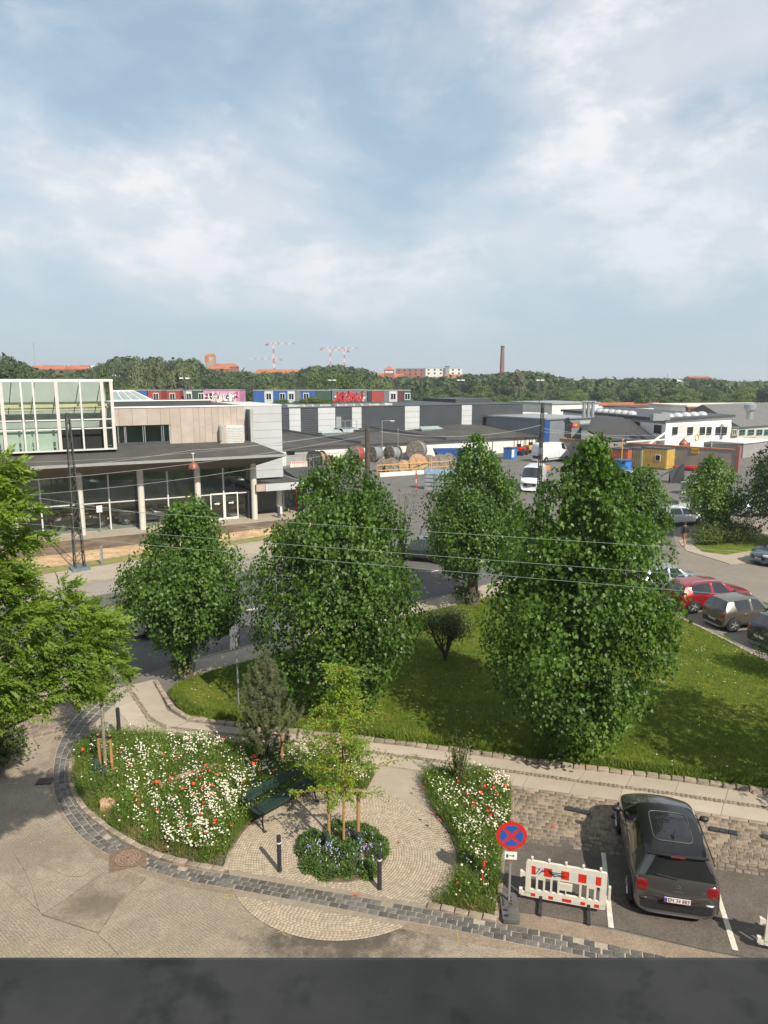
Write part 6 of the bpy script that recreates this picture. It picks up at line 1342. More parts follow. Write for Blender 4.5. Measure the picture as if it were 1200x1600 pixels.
MB().box(gx0, gx1, gy+.2, 9, gz0-.15, gz0-.05).build('box_floor', M_floor, gb); MB().box(gx0, gx1, 4.3, 4.5, gz0, gz1).build('box_back_wall', mat('greenish_back_wall', (.36, .39, .37), .8, .1, .4), gb)
for i in range(5): MB().box(gx0, gx1-.1, gy+1.0+i*.7, gy+1.15+i*.7, gzb+.9-.1*i+.25*(i % 2), gzb+1.08-.1*i+.25*(i % 2)).build('gallery_beam', mat('yellowish_beam', (.52, .50, .32), .7, .1, 1), gb)
for i in range(14): x = gx0+(gx1-gx0)*(i+.5)/14; MB().tube([(x, gy+.6, gz1-.1), (x-.35, gy+2.4, gzb+.35)], .03, 4).build('roof_strut', M_dark, gb)
# right return wall of the glass box
for z0, z1 in rows: MB().box(gx1-.01, gx1+.01, gy+.12, 1.3, z0+.04, z1-.04).build('pane', M_glassG, gb)
MB().box(gx1-.06, gx1+.06, gy+.1, 1.39, gz0-.1, gz0).build('bottom_rail', M_frame, gb)
for z in (gzc, gzb): MB().box(gx1-.05, gx1+.05, gy+.12, 1.38, z-.04, z+.04).build('transom', M_frame, gb)
# skylight ridge behind the parapet
a, b = S_.hit(176, 622, 6)[0], S_.hit(236, 622, 6)[0]; z0_, z1_ = S_.hit(200, 626, 6)[1], S_.hit(200, 611, 6)[1]
skl = MB().add([(a, 6, z0_), (b, 6, z0_), (b-1.2, 7.4, z1_), (a, 7.4, z1_)], [(0, 1, 2, 3)]).build('skylight', mat('skylight_glass', (.22, .27, .27), .15, .1, 2), sh)
for k in range(5): x = a+(b-a)*k/4; MB().tube([(x, 5.97, z0_), (x-1.2*k/4, 7.37, z1_)], .05, 4).build('glazing_bar', M_frame, skl)
MB().tube([(a, 5.95, z0_), (b+.1, 5.95, z0_)], .09, 4).build('skylight_kerb', M_white, skl); MB().tube([(a, 7.4, z1_), (b-1.2, 7.4, z1_), (b+.1, 5.95, z0_)], .08, 4).build('skylight_ridge', M_white, skl)
# pale metal tower block at the right end
TY = 2.2; tx0, tx1 = S_.hit(382.5, 690, TY)[0], S_.hit(441, 690, TY)[0]; tz1, tz0 = S_.hit(420, 634, TY)[1], S_.hit(441, 745, TY)[1]
MB().box(tx0+.05, tx1-.05, TY+.05, TY+9, tz0+.03, tz1-.05).build('tower_core', M_dark, sh); npn = 9
M_tower = mat('pale_metal_cladding', (.43, .445, .46), .5, .04, .8, metal=.15, island=.03)
for k in range(npn): z = tz0+(tz1-tz0)*k/npn; MB().box(tx0, tx1, TY, TY+.05, z+.006, z+(tz1-tz0)/npn-.012).build('cladding_panel', M_tower, sh); MB().box(tx1-.05, tx1, TY+.051, TY+9, z+.006, z+(tz1-tz0)/npn-.012).build('cladding_panel', M_tower, sh)
MB().box(tx0-.02, tx1+.03, TY-.03, TY+9, tz1+.002, tz1+.10).build('parapet_cap', M_frame, sh)
# low porch roof and garage recess under the tower
pz1, pz0 = S_.hit(440, 755, -.6)[1], S_.hit(440, 766, -.6)[1]; px0, px1 = S_.hit(401, 760, -.6)[0], S_.hit(475, 760, -.6)[0]; pm_ = S_.hit(415, 760, -.6)[0]
MB().box(px0, px1, -.5, 7, pz1-.10, pz1-.02).build('porch_roof', M_roof, sh); MB().box(pm_, px1+.02, -.58, -.5, pz0, pz1).build('porch_fascia', M_tower, sh); MB().box(px0, pm_-.02, -.52, -.45, pz0+.02, pz1).build('porch_fascia', M_beige, sh)
MB().box(px1-.06, px1+.02, -.49, 7, pz0, pz1).build('porch_fascia', M_tower, sh)
MB().box(px0, S_.hit(432, 780, 3)[0], 3, 3.2, .1, pz0).build('garage_door', mat('grey_garage_door', (.20, .20, .19), .7, .1, 2), sh); MB().box(px0-.4, px0-.1, .5, 7, .1, pz0).build('garage_wall', M_dark, sh)
MB().cyl((S_.hit(437, 787, 1.5)[0], 1.5), .22, .05, pz1-.1, 16).build('column', M_white, sh, True); MB().cyl((S_.hit(443, 786, 2.5)[0], 2.5), .08, .05, pz1-.1, 8).build('downpipe', M_white, sh, True)
# cars in the showroom
def sp(px, py, y0): x, z = S_.hit(px, py, y0); return S_.w(x, y0, .14)
def in_show(px, y0): return S_.w(S_.hit(px, 800, y0)[0], y0, .15)
q = in_show(78, 2.6); car('display_car', 'black saloon shown behind the glass at the left of the lattice mast', 'car', q, SA+R(3), paint('deep_black_paint', (.02, .02, .022), .3), 4.3, 1.75, 1.42, 'wagon')
q = in_show(120, 6.5); car('display_car', 'dark red car further inside the showroom between two columns', 'car', q, SA+R(6), paint('display_red_paint', (.20, .015, .015), .3), 4.5, 1.8, 1.45, 'wagon')
q = in_show(181, 3.0); car('display_car', 'dark car shown in the showroom left of the second column', 'car', q, SA-R(4), paint('display_dark_paint', (.035, .035, .05), .4), 4.2, 1.75, 1.42, 'hatch')
q = in_show(228, 3.4); car('display_car', 'silver blue car shown right of the second column, behind the round lime', 'car', q, SA+R(2), paint('display_blue_paint', (.2, .24, .3), .5), 4.2, 1.75, 1.45, 'hatch')
q = S_.w(S_.hit(158, 825, 0)[0], .3, .1); t = thing('display_stand', 'thin post with a white notice in front of the red display car', 'sign', q, SA); MB().cyl((0, 0), .035, 0, 1.9, 8).build('pole', M_steel, t, True); MB().box(-.2, .2, -.03, .0, 1.55, 2.05).build('notice', M_white, t)
q = G(160, 883, .1); t = thing('wooden_post', 'short grey timber post on the grass verge right of the lattice mast', 'post', q, 0); MB().box(-.06, .06, -.06, .06, 0, 1.15).build('post', M_steel, t); MB().box(-.08, .08, -.08, .08, 1.15, 1.2).build('cap', M_steel, t)
for px, py, lb in ((436, 809, 'grey bollard light on the forecourt right of the last column'),): q = G(px, py, .1); t = thing('bollard_light', lb, 'bollard', q); MB().cyl((0, 0), .13, 0, .95, 12).build('post', mat('blue_grey_metal', (.07, .09, .12), .5), t, True); MB().cyl((0, 0), .14, .95, 1.1, 12).build('lamp_head', M_steel, t, True)
q = G(464, 800, 0); t = thing('red_post', 'thin red post at the corner of the forecourt', 'post', q); MB().cyl((0, 0), .07, 0, 2.7, 8).build('post', M_red, t, True); MB().lathe([(.11, 0), (.11, .05), (.07, .06)], 8).build('foot', M_red, t)
# ================================================ yard with the long dark hall
_q0, _q1 = G(443, 728), G(810, 706.5); YA = math.atan2(_q1.y-_q0.y, _q1.x-_q0.x); Y_ = Fr(G(443, 728)[:2], YA)
def yx(px, py, y0): return Y_.hit(px, py, y0)
yh = thing('store_building', 'long low white store with grey felt roof along the back of the yard', 'building', Y_.o, YA)
xe = yx(848, 700, 0)[0]; zw = yx(443, 699, 0)[1]
wl = MB(); xd0, xd1, zdr = yx(447, 715, 0)[0], yx(485, 715, 0)[0], yx(465, 704, 0)[1]
wl.box(-14, xd0, 0, .3, 0, zw); wl.box(xd1, xe, 0, .3, 0, zw); wl.box(xd0, xd1, 0, .3, zdr, zw); wl.build('wall', M_offwhite, yh)
dr = MB().box(xd0, xd1, .18, .24, 0, zdr).build('roller_door', mat('roller_door_grey', (.33, .34, .32), .6, .08, 1), yh)
for k in range(7): MB().box(xd0+.02, xd1-.02, .15, .18, .1+k*zdr/7.4, .14+k*zdr/7.4).build('door_rib', M_steel, dr)
MB().box(xd0+.1, xd0+1.3, .12, .15, zdr*.72, zdr*.95).build('door_window', M_glassd, dr)
# roof, sloping up to the hall; three shallow gables
HB = 13.0; zr = yx(443, 676, HB)[1]
rf = MB(); ridge = [yx(p, 690, 0)[0] for p in (441, 480, 560, 640, 700, 790, 848)]
top = [0, .25, -.35, .5, -.3, .35, 0]
xs = [-14]+ridge; zs_ = [0]+top
for (xa, za), (xb, zb) in zip(zip(xs, zs_), list(zip(xs, zs_))[1:]):
    rf.add([(xa, -.5, zw+.02), (xb, -.5, zw+.02), (xb, HB, zr+zb), (xa, HB, zr+za)], [(0, 1, 2, 3)])
rf.box(-14, xe+.3, -.55, -.5, zw-.12, zw+.05); rf.build('roof', M_roof, yh)
for p, zz in ((560, .0), (693, 0)): x = yx(p, 695, 0)[0]; MB().tube([(x-7, HB-1, zr+.5), (x+.3, -.3, zw+.25)], .22, 4).build('roof_ridge_beam', M_dark, yh)
for p, y_, wd in ((515, 11, 3.6), (547, 11.5, 3.4), (670, 11, 4.2)):
    x, z = yx(p, 676, y_); sk = MB().box(x-wd/2, x+wd/2, y_-1.2, y_+1.2, zr-.7, zr-.1).build('rooflight', mat('rooflight_kerb', (.13, .15, .15), .6), yh); MB().add([(x-wd/2, y_-1.25, zr-.08), (x+wd/2, y_-1.25, zr-.08), (x+wd/2-.3, y_, zr+.35), (x-wd/2+.3, y_, zr+.35)], [(0, 1, 2, 3)]).build('rooflight_glass', mat('rooflight_pane', (.30, .36, .36), .2), sk)
for p, q_ in ((604, 696), (661, 696), (754, 690), (770, 690)): x = yx(p, q_, -.1)[0]; MB().tube([(x, -.08, 0), (x, -.08, zw)], .07, 6).build('downpipe', M_steel, yh, True)
hall = thing('dark_hall', 'long hall clad in dark grey metal with upright pale panels behind the yard', 'building', Y_.w(0, HB), YA)
hy = HB; hx0, hx1 = yx(430, 660, hy)[0], yx(817, 650, hy)[0]; ht = yx(560, 636, hy)[1]
hc = MB(); hc.box(hx0, hx1, .1, 22, 0, ht-.02); hc.build('wall', M_dark, hall)
light = [(452, 470), (497, 524), (550, 565), (632.5, 655.5), (721, 737)]; M_panel = mat('pale_wall_panel', (.44, .46, .47), .5, .05, .5)
edges = [hx0]
for a, b in light: edges += [yx(a, 660, hy)[0], yx(b, 660, hy)[0]]
edges.append(hx1)
M_rib = mat('ribbed_dark_cladding', (.052, .06, .07), .55, .1, .4)
for i, (a, b) in enumerate(zip(edges, edges[1:])):
    if i % 2:
        nrow = 6
        for j in range(nrow): MB().box(a+.02, b-.02, -.02, .07, 1.6+(ht-1.6)*j/nrow+.015, 1.6+(ht-1.6)*(j+1)/nrow-.015).build('pale_panel', M_panel, hall)
    else:
        nr = 16; mb = MB()
        for j in range(nr): z = 1.6+(ht-1.6)*j/nr; mb.box(a+.01, b-.01, .02, .08, z, z+(ht-1.6)/nr*.72)
        tag(mb.build('dark_cladding_ribs', M_rib, hall), kind='stuff')
MB().box(hx0, hx1+.1, -.05, 22, ht, ht+.12).build('roof', M_dark, hall)
dx0, dx1 = yx(525, 665, hy)[0], yx(533, 665, hy)[0]; MB().box(dx0, dx1, -.06, .015, yx(525, 669, hy)[1], yx(525, 651, hy)[1]).build('door', M_steel, hall)
st = MB(); zl = yx(530, 668, hy)[1]; st.box(dx0-.3, dx1+2.2, -1.2, -.05, zl-.12, zl); [st.tube([(x, -1.2, zl), (x, -1.2, zl+1.1)], .04, 4) for x in np.linspace(dx0, dx1+2.2, 4)]; st.tube([(dx0, -1.2, zl+1.1), (dx1+2.2, -1.2, zl+1.1)], .04, 4); st.build('outside_landing', M_steel, hall)
for k in range(12):
    x = hx0+3+k*(hx1-hx0-30)/12; MB().box(x, x+2.6, 2.5, 4.5, ht+.12, ht+.45).build('rooflight', mat('rooflight_white', (.42, .44, .42), .4), hall)
for a, b, h_ in ((818, 822, 0),): pass
# taller black annex at the right end of the hall
ax0 = yx(712, 640, hy+9)[0]; MB().box(ax0, hx1-.3, 9, 21, ht+.12, ht+.75).build('annex_roof', M_dark, hall)
# yard lamp posts on the roof / yard
def thin_post(nm, label, cat, pos, h_, r_=.06, arm=None, m_=None, head=True):
    t = thing(nm, label, cat, pos); MB().cyl((0, 0), r_, 0, h_, 8, r_*.7).build('pole', m_ or M_steel, t, True)
    if arm: MB().tube([(0, 0, h_-.1), (arm*.5, 0, h_), (arm, 0, h_-.02)], r_*.6, 6).build('arm', m_ or M_steel, t, True); MB().box(arm-.1, arm+.35*(1 if arm > 0 else -1)+.1, -.12, .12, h_-.1, h_).build('lamp_head', M_white, t)
    elif head: MB().cyl((0, 0), r_*1.6, h_, h_+.15, 8).build('cap', m_ or M_steel, t, True)
    return t
def at_top(px, pyt, Y): q = P(px, pyt, Y); return (q.x, q.y, 0), q.z
p_, h_ = at_top(597, 657, 96); thin_post('lamp_post', 'slender lamp post rising in front of the dark hall left of the third pale panel', 'lamp', p_, h_, .07, 1.2)
p_, h_ = at_top(622, 671, 94); thin_post('mast', 'thin grey mast with cross arm in front of the white store wall', 'mast', p_, h_, .05, None)
p_, h_ = at_top(624, 671, 94); 
# grey shed in front of the store at left
sd = thing('dark_shed', 'low dark flat roofed shed at the left side of the yard behind the porch', 'building', (0, 0, 0)); zz = 2.7
r4 = [G(443, 733, zz), G(478, 757, zz), G(560, 752, zz), G(520, 727, zz)]; r4 = [Vector((q.x, q.y)) for q in r4]
MB().prism([tuple(q) for q in r4], 0, zz-.06).build('wall', mat('shed_grey', (.09, .095, .095), .7, .15, 1), sd); c_ = sum(r4, Vector((0, 0)))/4; MB().prism([tuple(c_+(q-c_)*1.03) for q in r4], zz-.058, zz+.04).build('roof', M_roof, sd)
# barriers row at the roller door
for k in range(6):
    q = Vector(Y_.w(yx(453+k*6.0, 722, -3)[0], -3)); t = thing('yard_barrier', ('leftmost', 'second', 'third', 'fourth', 'fifth', 'rightmost')[k]+' small red and white barrier in the row before the roller door', 'barrier', q, YA, 'row of barriers before the roller door'); MB().box(0, .52, -.03, .03, .1, .85).build('panel', M_wplast, t); [MB().box(.02+j*.25, .14+j*.25, -.035, -.031, .62, .82).build('reflector_panel', M_rfl, t) for j in range(2)]; MB().box(.1, .42, -.2, .2, 0, .08).build('foot', M_rubber, t)
# wire mesh fence panels
for k in range(7):
    q = Y_.w(yx(445+k*15, 735, -6)[0], -6); t = thing('mesh_fence', ('leftmost', 'second', 'third', 'fourth', 'fifth', 'sixth', 'rightmost')[k]+' see-through wire fence panel of the row by the yard shed', 'fence', q, YA, 'wire fence panels by the yard shed'); fb = MB(); wd = 3.4; fb.tube([(0, 0, 0), (0, 0, 2), (wd, 0, 2), (wd, 0, 0)], .03, 4)
    fb.tube([(0, 0, .15), (wd, 0, .15)], .02, 4); fb.build('frame', M_steel, t); wm = MB(); [wm.tube([(wd*j/12, 0, .15), (wd*j/12, 0, 2)], .006, 3, False) for j in range(1, 12)]; tag(wm.build('wires', M_steel, t), kind='stuff')
# ---- cable reels
M_reelg = mat('weathered_reel_wood', (.20, .175, .145), .9, .25, 3, island=.1); M_reelw = mat('fresh_reel_wood', (.42, .27, .16), .85, .2, 3); M_cabg = mat('grey_cable', (.22, .24, .25), .5, .15, 10); M_cabr = mat('red_cable', (.42, .05, .03), .5, .15, 10); M_cabb = mat('black_cable', (.05, .05, .055), .5, .2, 10); M_cabo = mat('tan_cable', (.40, .24, .14), .6, .15, 10)
def reel(label, pos, rad, wd, ang, fm, cm, full=.78, grp='cable reels in the yard'):
    t = thing('cable_reel', label, 'cable reel', (pos[0], pos[1], 0), ang, grp)
    for s_ in (-1, 1):
        fl = MB(); fl.tube([(s_*wd/2, 0, rad), (s_*(wd/2+.09), 0, rad)], rad, 28)
        fo = fl.build('flange', fm, t)
        br = MB(); 
        for k in range(3): a = math.pi*k/3; br.box(-.02, .02, -rad*.97, rad*.97, -.07, .07, 0, Matrix.Translation((s_*(wd/2+.115), 0, rad)) @ Matrix.Rotation(a, 4, 'X'))
        br.build('flange_board', fm, fo)
        hb = MB(); hb.tube([(s_*(wd/2+.10), 0, rad), (s_*(wd/2+.17), 0, rad)], rad*.16, 12); hb.build('hub', M_steel, fo)
    wn = MB(); n_ = 9
    for k in range(n_): x = -wd/2+wd*(k+.5)/n_; wn.lathe([(rad*(full-.04), -wd/n_/2), (rad*full, -wd/n_/4), (rad*full, wd/n_/4), (rad*(full-.04), wd/n_/2)], 24)  ; b_ = len(wn.v)-24*4; wn.v[b_:] = [(z+x, xx, yy+rad) for xx, yy, z in wn.v[b_:]]
    wn.build('cable_winding', cm, t, True); return t
def rp(px, py): return G(px, py)
reel('grey cable reel standing upright right of the wooden pole, before the white wall', rp(586, 721.5), 1.12, 1.2, YA+R(15), M_reelg, M_cabg, .9)
reel('grey cable reel with ragged winding in the middle of the upright row', rp(614, 721), 1.15, 1.4, YA+R(15), M_reelg, M_cabg, .75)
reel('largest upright reel with broad brown flange near the white wall corner', rp(651, 718.5), 1.4, 1.2, YA+R(38), M_reelg, M_cabg, .88)
reel('upright reel with orange red cable left of the wooden pole', rp(556, 723), 1.2, 1.0, YA+R(25), M_reelg, M_cabr, .85)
reel('dark flanged reel with tan cable beside the row of small barriers', rp(500, 730), 1.1, .7, YA+R(15), M_cabb, M_cabo, .8); reel('dark flanged reel at the left end beside the row of small barriers', rp(489, 731), 1.15, .25, YA+R(15), M_cabb, M_cabb, .8)
reel('small reel with red cable, third in the row before the white store', rp(511, 730), .8, .7, YA+R(20), M_cabb, M_cabr, .8); reel('smallest reel with bright red cable at the right end by the barriers', rp(520, 729), .65, .7, YA+R(20), M_cabr, M_cabr, .85)
row2 = [(599, 737, .82, M_reelg, M_cabr, 'reel leaning at the left end inside the orange railing'), (613, 738, .9, M_reelg, M_cabr, 'reel with red winding second from left inside the orange railing'), (632, 738, .75, M_reelw, M_cabr, 'small pale wooden reel left of the big pale one'), (653, 738, 1.15, M_reelw, M_cabo, 'big pale wooden reel with white labels inside the orange railing'), (671, 735, 1.0, M_reelg, M_cabb, 'grey brown reel just right of the big pale wooden one'), (688, 733, .95, M_reelg, M_cabb, 'weathered reel with black cable near the right end of the railing'), (701, 731, .95, M_reelg, M_cabg, 'weathered reel at the right end of the railing below the blue skip')]
for x, y, rd, fm, cm_, lb in row2:
    t = reel(lb, rp(x, y), rd, .8, YA+R(68), fm, cm_, .75)
# orange railing on its low concrete edge
ra_, rb_ = G(589, 744), G(709, 736); rl = (rb_-ra_).length; ra = thing('orange_railing', 'yellow orange tube railing in front of the cable reels', 'railing', ra_, math.atan2(rb_.y-ra_.y, rb_.x-ra_.x)); M_or2 = mat('safety_orange', (.50, .29, .10), .5, .1, 3)
for z in (.65, 1.3): MB().tube([(0, 0, z), (rl, 0, z)], .055, 6).build('rail', M_or2, ra, True)
for k in range(10): MB().tube([(rl*k/9, 0, 0), (rl*k/9, 0, 1.35)], .045, 6).build('post', M_or2, ra, True)
MB().box(0, rl*.75, -.9, -.4, 0, .45).build('concrete_edge', M_offwhite, ra)
p_, h_ = at_top(674, 713, 84); thin_post('orange_post', 'tall thin orange post rising behind the crate stack by the railing', 'post', p_, h_, .09, None, M_or2)
# crate stack with blue and white boards
cs = thing('crate_rack', 'rack of white and blue edged boxes standing on the yard left of the lime top', 'rack', G(664, 765), YA+R(-55)); M_cr = mat('box_grey', (.30, .33, .34), .6, .2, 2)
for i in range(3):
    for j in range(4): MB().box(i*1.15, i*1.15+1.0, 0, .9, j*.42, j*.42+.34).build('tray', M_cr, cs)
for i in range(3): MB().box(i*1.15, i*1.15+1.02, -.06, -.01, 1.7, 2.25).build('name_board', mat('board_blue_white', (.32, .45, .60), .5, .3, 6), cs)
for x in (-.08, 1.07, 2.22, 3.3): MB().box(x, x+.06, -.06, .96, 0, 2.4).build('upright', M_steel, cs)
q = G(650, 763); t = thing('traffic_cone', 'thin red and white post beside the rack on the yard', 'post', q); MB().lathe([(.16, 0), (.05, .05), (.05, 2.0)], 10).build('post', M_rfl, t, True); MB().lathe([(.056, .6), (.056, 1.0)], 10).build('white_band', M_wfl, t)
# blue skip and boxes
def skip(label, px, py, L_, W_, Hk, m_, ang, grp=None):
    t = thing('skip', label, 'skip', G(px, py), ang, grp); w2 = W_/2
    vs = [(-L_*.38, -w2, 0), (L_*.38, -w2, 0), (L_*.38, w2, 0), (-L_*.38, w2, 0), (-L_/2, -w2, Hk), (L_/2, -w2, Hk), (L_/2, w2, Hk), (-L_/2, w2, Hk)]
    iv = [(x*.93, y*.9, z if z else .1) for x, y, z in vs]; fs = [(3, 2, 1, 0), (0, 1, 5, 4), (1, 2, 6, 5), (2, 3, 7, 6), (3, 0, 4, 7)]; fi = [tuple(8+i for i in f[::-1]) for f in fs]; rim = [(4, 5, 13, 12), (5, 6, 14, 13), (6, 7, 15, 14), (7, 4, 12, 15)]
    MB().add(vs+iv, fs+fi+rim).build('tub', m_, t); rb = MB()
    for k in range(4): x = -L_*.3+L_*.2*k; rb.box(x-.04, x+.04, -w2-.06, -w2+.01, .1, Hk)
    rb.box(-L_/2, L_/2, -w2-.05, -w2+.02, Hk-.12, Hk); rb.build('ribs', m_, t); return t
skip('dark blue open skip beside the white wall, behind the cable reels', 712, 722, 6.2, 2.4, 1.9, M_blue, YA+R(-20)); skip('second blue skip at the top of the far lime tree', 742, 722, 5.0, 2.2, 1.5, mat('mid_blue_paint', (.05, .16, .42), .5), YA)
t = thing('blue_bin', 'blue and white upright container on the yard left of the red tractor', 'container', G(797, 717), YA+R(20)); MB().box(-.8, .8, -.7, .7, 0, 1.6).build('body', mat('mid_blue_paint', ()) if 'mid_blue_paint' in MATS else M_blue, t, bevel=.05); MB().box(-.7, -.1, -.73, -.70, .3, 1.4).build('white_panel', M_white, t); MB().box(-.85, .85, -.75, .75, 1.6, 1.7).build('lid', M_blue, t)
# tractors / diggers
def digger(label, px, py, m_, ang, arm):
    t = thing('mini_digger', label, 'tractor', G(px, py), ang); MB().box(-1.0, .5, -.65, .65, .55, 1.3).build('body', m_, t, bevel=.12); MB().box(.5, 1.3, -.5, .5, .6, 1.15).build('bonnet', m_, t, bevel=.1)
    for x, r_ in ((-.6, .55), (.95, .4)):
        for s_ in (-1, 1): MB().disc((x, s_*.75, r_), (0, 1, 0), r_, .3, 18).build('wheel', M_tyre, t, True)
    cb = MB()
    for x in (-.9, .25):
        for s_ in (-.55, .55): cb.box(x-.04, x+.04, s_-.04, s_+.04, 1.3, 2.35)
    cb.build('roll_frame', M_black, t); MB().box(-1.0, .4, -.65, .65, 2.35, 2.45).build('canopy', M_black, t); MB().box(-.6, -.1, -.25, .25, 1.3, 1.75).build('seat', M_black, t)
    if arm: MB().tube([(1.2, 0, 1.0), (2.0, 0, 2.2), (2.6, 0, 1.2)], .1, 6).build('digging_arm', m_, t, True)
    return t
digger('red tractor with black canopy frame in front of the white store', 812, 711, mat('bright_red_paint', (.55, .02, .015), .4), YA+R(25), False)
digger('yellow orange digger next to the red tractor by the white van', 827, 708, mat('digger_orange', (.55, .26, .02), .45), YA+R(80), False)
t = thing('loading_ramp', 'orange and black loading gear under the rear of the white van', 'ramp', G(838, 735), YA); MB().tube([(0, 0, 0), (.8, .6, 1.4)], .12, 6).build('ramp_arm', M_orange, t, True); MB().box(.6, 2.0, -.3, .6, .0, .5).build('box', M_orange, t)
# ================================================ buildings at the right
def building(nm, label, foot, z, wallm, roofm, over=.3, zt=.25, cat='building', z0=0):
    """foot: plan corners; flat roof slab with a small overhang"""
    t = thing(nm, label, cat, (foot[0][0], foot[0][1], 0)); o = Vector(foot[0][:2]); pl_ = [tuple(Vector(q[:2])-o) for q in foot]; MB().prism(pl_, z0, z).build('wall', wallm, t); c_ = sum((Vector(q) for q in pl_), Vector((0, 0)))/len(pl_)
    MB().prism([tuple(Vector(q)+(Vector(q)-c_).normalized()*over) for q in pl_], z+.003, z+zt).build('roof', roofm, t); return t
def quad_from(a, b, depth, flip=1):
    a, b = Vector(a[:2]), Vector(b[:2]); d_ = (b-a).normalized(); n_ = Vector((-d_.y, d_.x))*depth*flip; return [a, b, b+n_, a+n_]
def on_wall(t, A, B, items, z_=None, yoff=-.03, mk=None):
    """items: (px0,px1,py0,py1) on the vertical plane through ground points A,B"""
    A, B = Vector(A[:2]), Vector(B[:2]); f_ = Fr(A, math.atan2((B-A).y, (B-A).x)); o = t.location
    for it in items:
        nm, a, b, c, d_, m_ = it[:6]; th = it[6] if len(it) > 6 else .06
        x0, z1 = f_.hit(a, c, 0); x1, z0 = f_.hit(b, d_, 0); z0b = f_.hit(a, d_, 0)[1]; z1b = f_.hit(b, c, 0)[1]
        zl, zh = (z0+z0b)/2, (z1+z1b)/2; Mx = Matrix.Translation((A.x-o.x, A.y-o.y, 0)) @ Matrix.Rotation(f_.a, 4, 'Z')
        if nm == 'window':
            fr_ = MB(); w_ = .07; fr_.box(x0, x1, -th, .0, zl, zl+w_, 0, Mx); fr_.box(x0, x1, -th, 0, zh-w_, zh, 0, Mx); fr_.box(x0, x0+w_, -th, 0, zl+w_, zh-w_, 0, Mx); fr_.box(x1-w_, x1, -th, 0, zl+w_, zh-w_, 0, Mx); fr_.box((x0+x1)/2-.03, (x0+x1)/2+.03, -th, 0, zl+w_, zh-w_, 0, Mx) if len(it) > 7 else None
            wo = fr_.build('window', m_, t); MB().box(x0+w_, x1-w_, -th*.5, -th*.25, zl+w_, zh-w_, 0, Mx).build('pane', M_glassd, wo)
        else: MB().box(x0, x1, -th, 0, zl, zh, 0, Mx).build(nm, m_, t)
    return f_
# blue grey shed with the red sign
bz = yx(870, 655, 0)[1]
A_, B_ = G(851, 706), G(926, 700); bt = P(880, 654.5, (A_.y+B_.y)/2).z; b1_ = building('grey_shed', 'blue grey flat roofed shed with a small red sign', quad_from(A_, B_, 14), bt, mat('blue_grey_cladding', (.16, .185, .20), .6, .08, .6), M_steel)
on_wall(b1_, A_, B_, [('blue_upright', 851, 857, 656, 706, M_blue, .1), ('red_sign', 888, 903, 661, 667, M_red, .12), ('sign_emblem', 898, 901, 662, 666, M_yellow, .15), ('pale_band', 905, 926, 657, 662, mat('pale_teal', (.33, .38, .37), .6), .1), ('dark_doorway', 905, 925, 664, 672, M_dark, .05)])
f_ = Fr(A_[:2], math.atan2(B_.y-A_.y, B_.x-A_.x)); x_, z_ = f_.hit(895, 664, -.13); tm = link('lettering', blocks(7, .35, 3), b1_, M_white); q = f_.w(x_-.3, -.135, z_); tm.location = q-b1_.location; tm.rotation_euler = (R(90), 0, f_.a)
# white office building with dark roof edge
za = 5.56; c1_ = G(1041, 658, za); c2_ = G(1143.5, 651.5, za); c3_ = G(880, 643, za)
wh = [c1_, c2_, c2_+(c3_-c1_), c3_]; b2_ = building('white_office', 'two storey white office with a row of dark windows and overhanging dark roof', wh, za, M_white, M_dark, .55, .38)
W_it = [('window', a, b, 667, 679.5, M_dark, .10) for a, b in ((1050.5, 1057.5), (1074, 1081.5), (1093.5, 1100.5), (1104, 1110.5), (1118, 1124.5), (1128, 1134.5))]
f2 = on_wall(b2_, c1_, c2_, W_it+[('pale_board', a, b, 663, 676, mat('pale_grey_board', (.50, .50, .46), .7, .05, 1), .03) for a, b in ((1058.5, 1073), (1082.5, 1092.5), (1135.5, 1142))]+[('dark_opening', 1061, 1078, 692, 698, mat('brown_opening', (.11, .08, .07), .8), .05), ('dark_opening', 1100, 1111, 690, 699, M_dark, .05)])
on_wall(b2_, c3_, c1_, [('window', 1023, 1033, 664, 677, M_dark, .1), ('window', 990, 1000, 659, 664, M_dark, .1), ('grey_cladding', 975, 1039.5, 652, 659.5, mat('mid_grey_board', (.22, .23, .24), .7, .05, 1), .02)])
for txt, px, sz in ((11, 1069, .42), (9, 1100, .5)):
    x_, z_ = f2.hit(px, 683.5, -.03); tm = link('lettering', blocks(txt, sz, px), b2_, mat('faint_lettering', (.42, .42, .41), .7)); tm.location = f2.w(x_, -.04, z_)-b2_.location; tm.rotation_euler = (R(90), 0, f2.a)
x_, z_ = f2.hit(1088.5, 683, -.03); em = MB(); em.tube([(.5*math.cos(t_), 0, .5*math.sin(t_)) for t_ in [k*math.pi/5 for k in range(11)]], .1, 4); eo = em.build('round_emblem', mat('emblem_yellow', (.48, .40, .12), .6), b2_); eo.location = f2.w(x_, -.06, z_)-b2_.location; eo.rotation_euler = (0, 0, f2.a)
for k in range(13):       # domed rooflights along the office roof
    u_ = (k+.5)/13; q = c3_.lerp(c1_, .25+u_*.8) if k < 7 else c1_.lerp(c2_, (k-7)/6*.75+.05); q = q+(c2_-c1_).normalized()*(2.2 if k < 7 else 0)+(c3_-c1_).normalized()*(0 if k < 7 else 2.6); MB().lathe([(.85, 0), (.8, .25), (.55, .48), (.15, .58)], 10).build('roof_dome', mat('dome_plastic', (.40, .42, .42), .3), b2_, True, loc=q-b2_.location+Vector((0, 0, .38)))
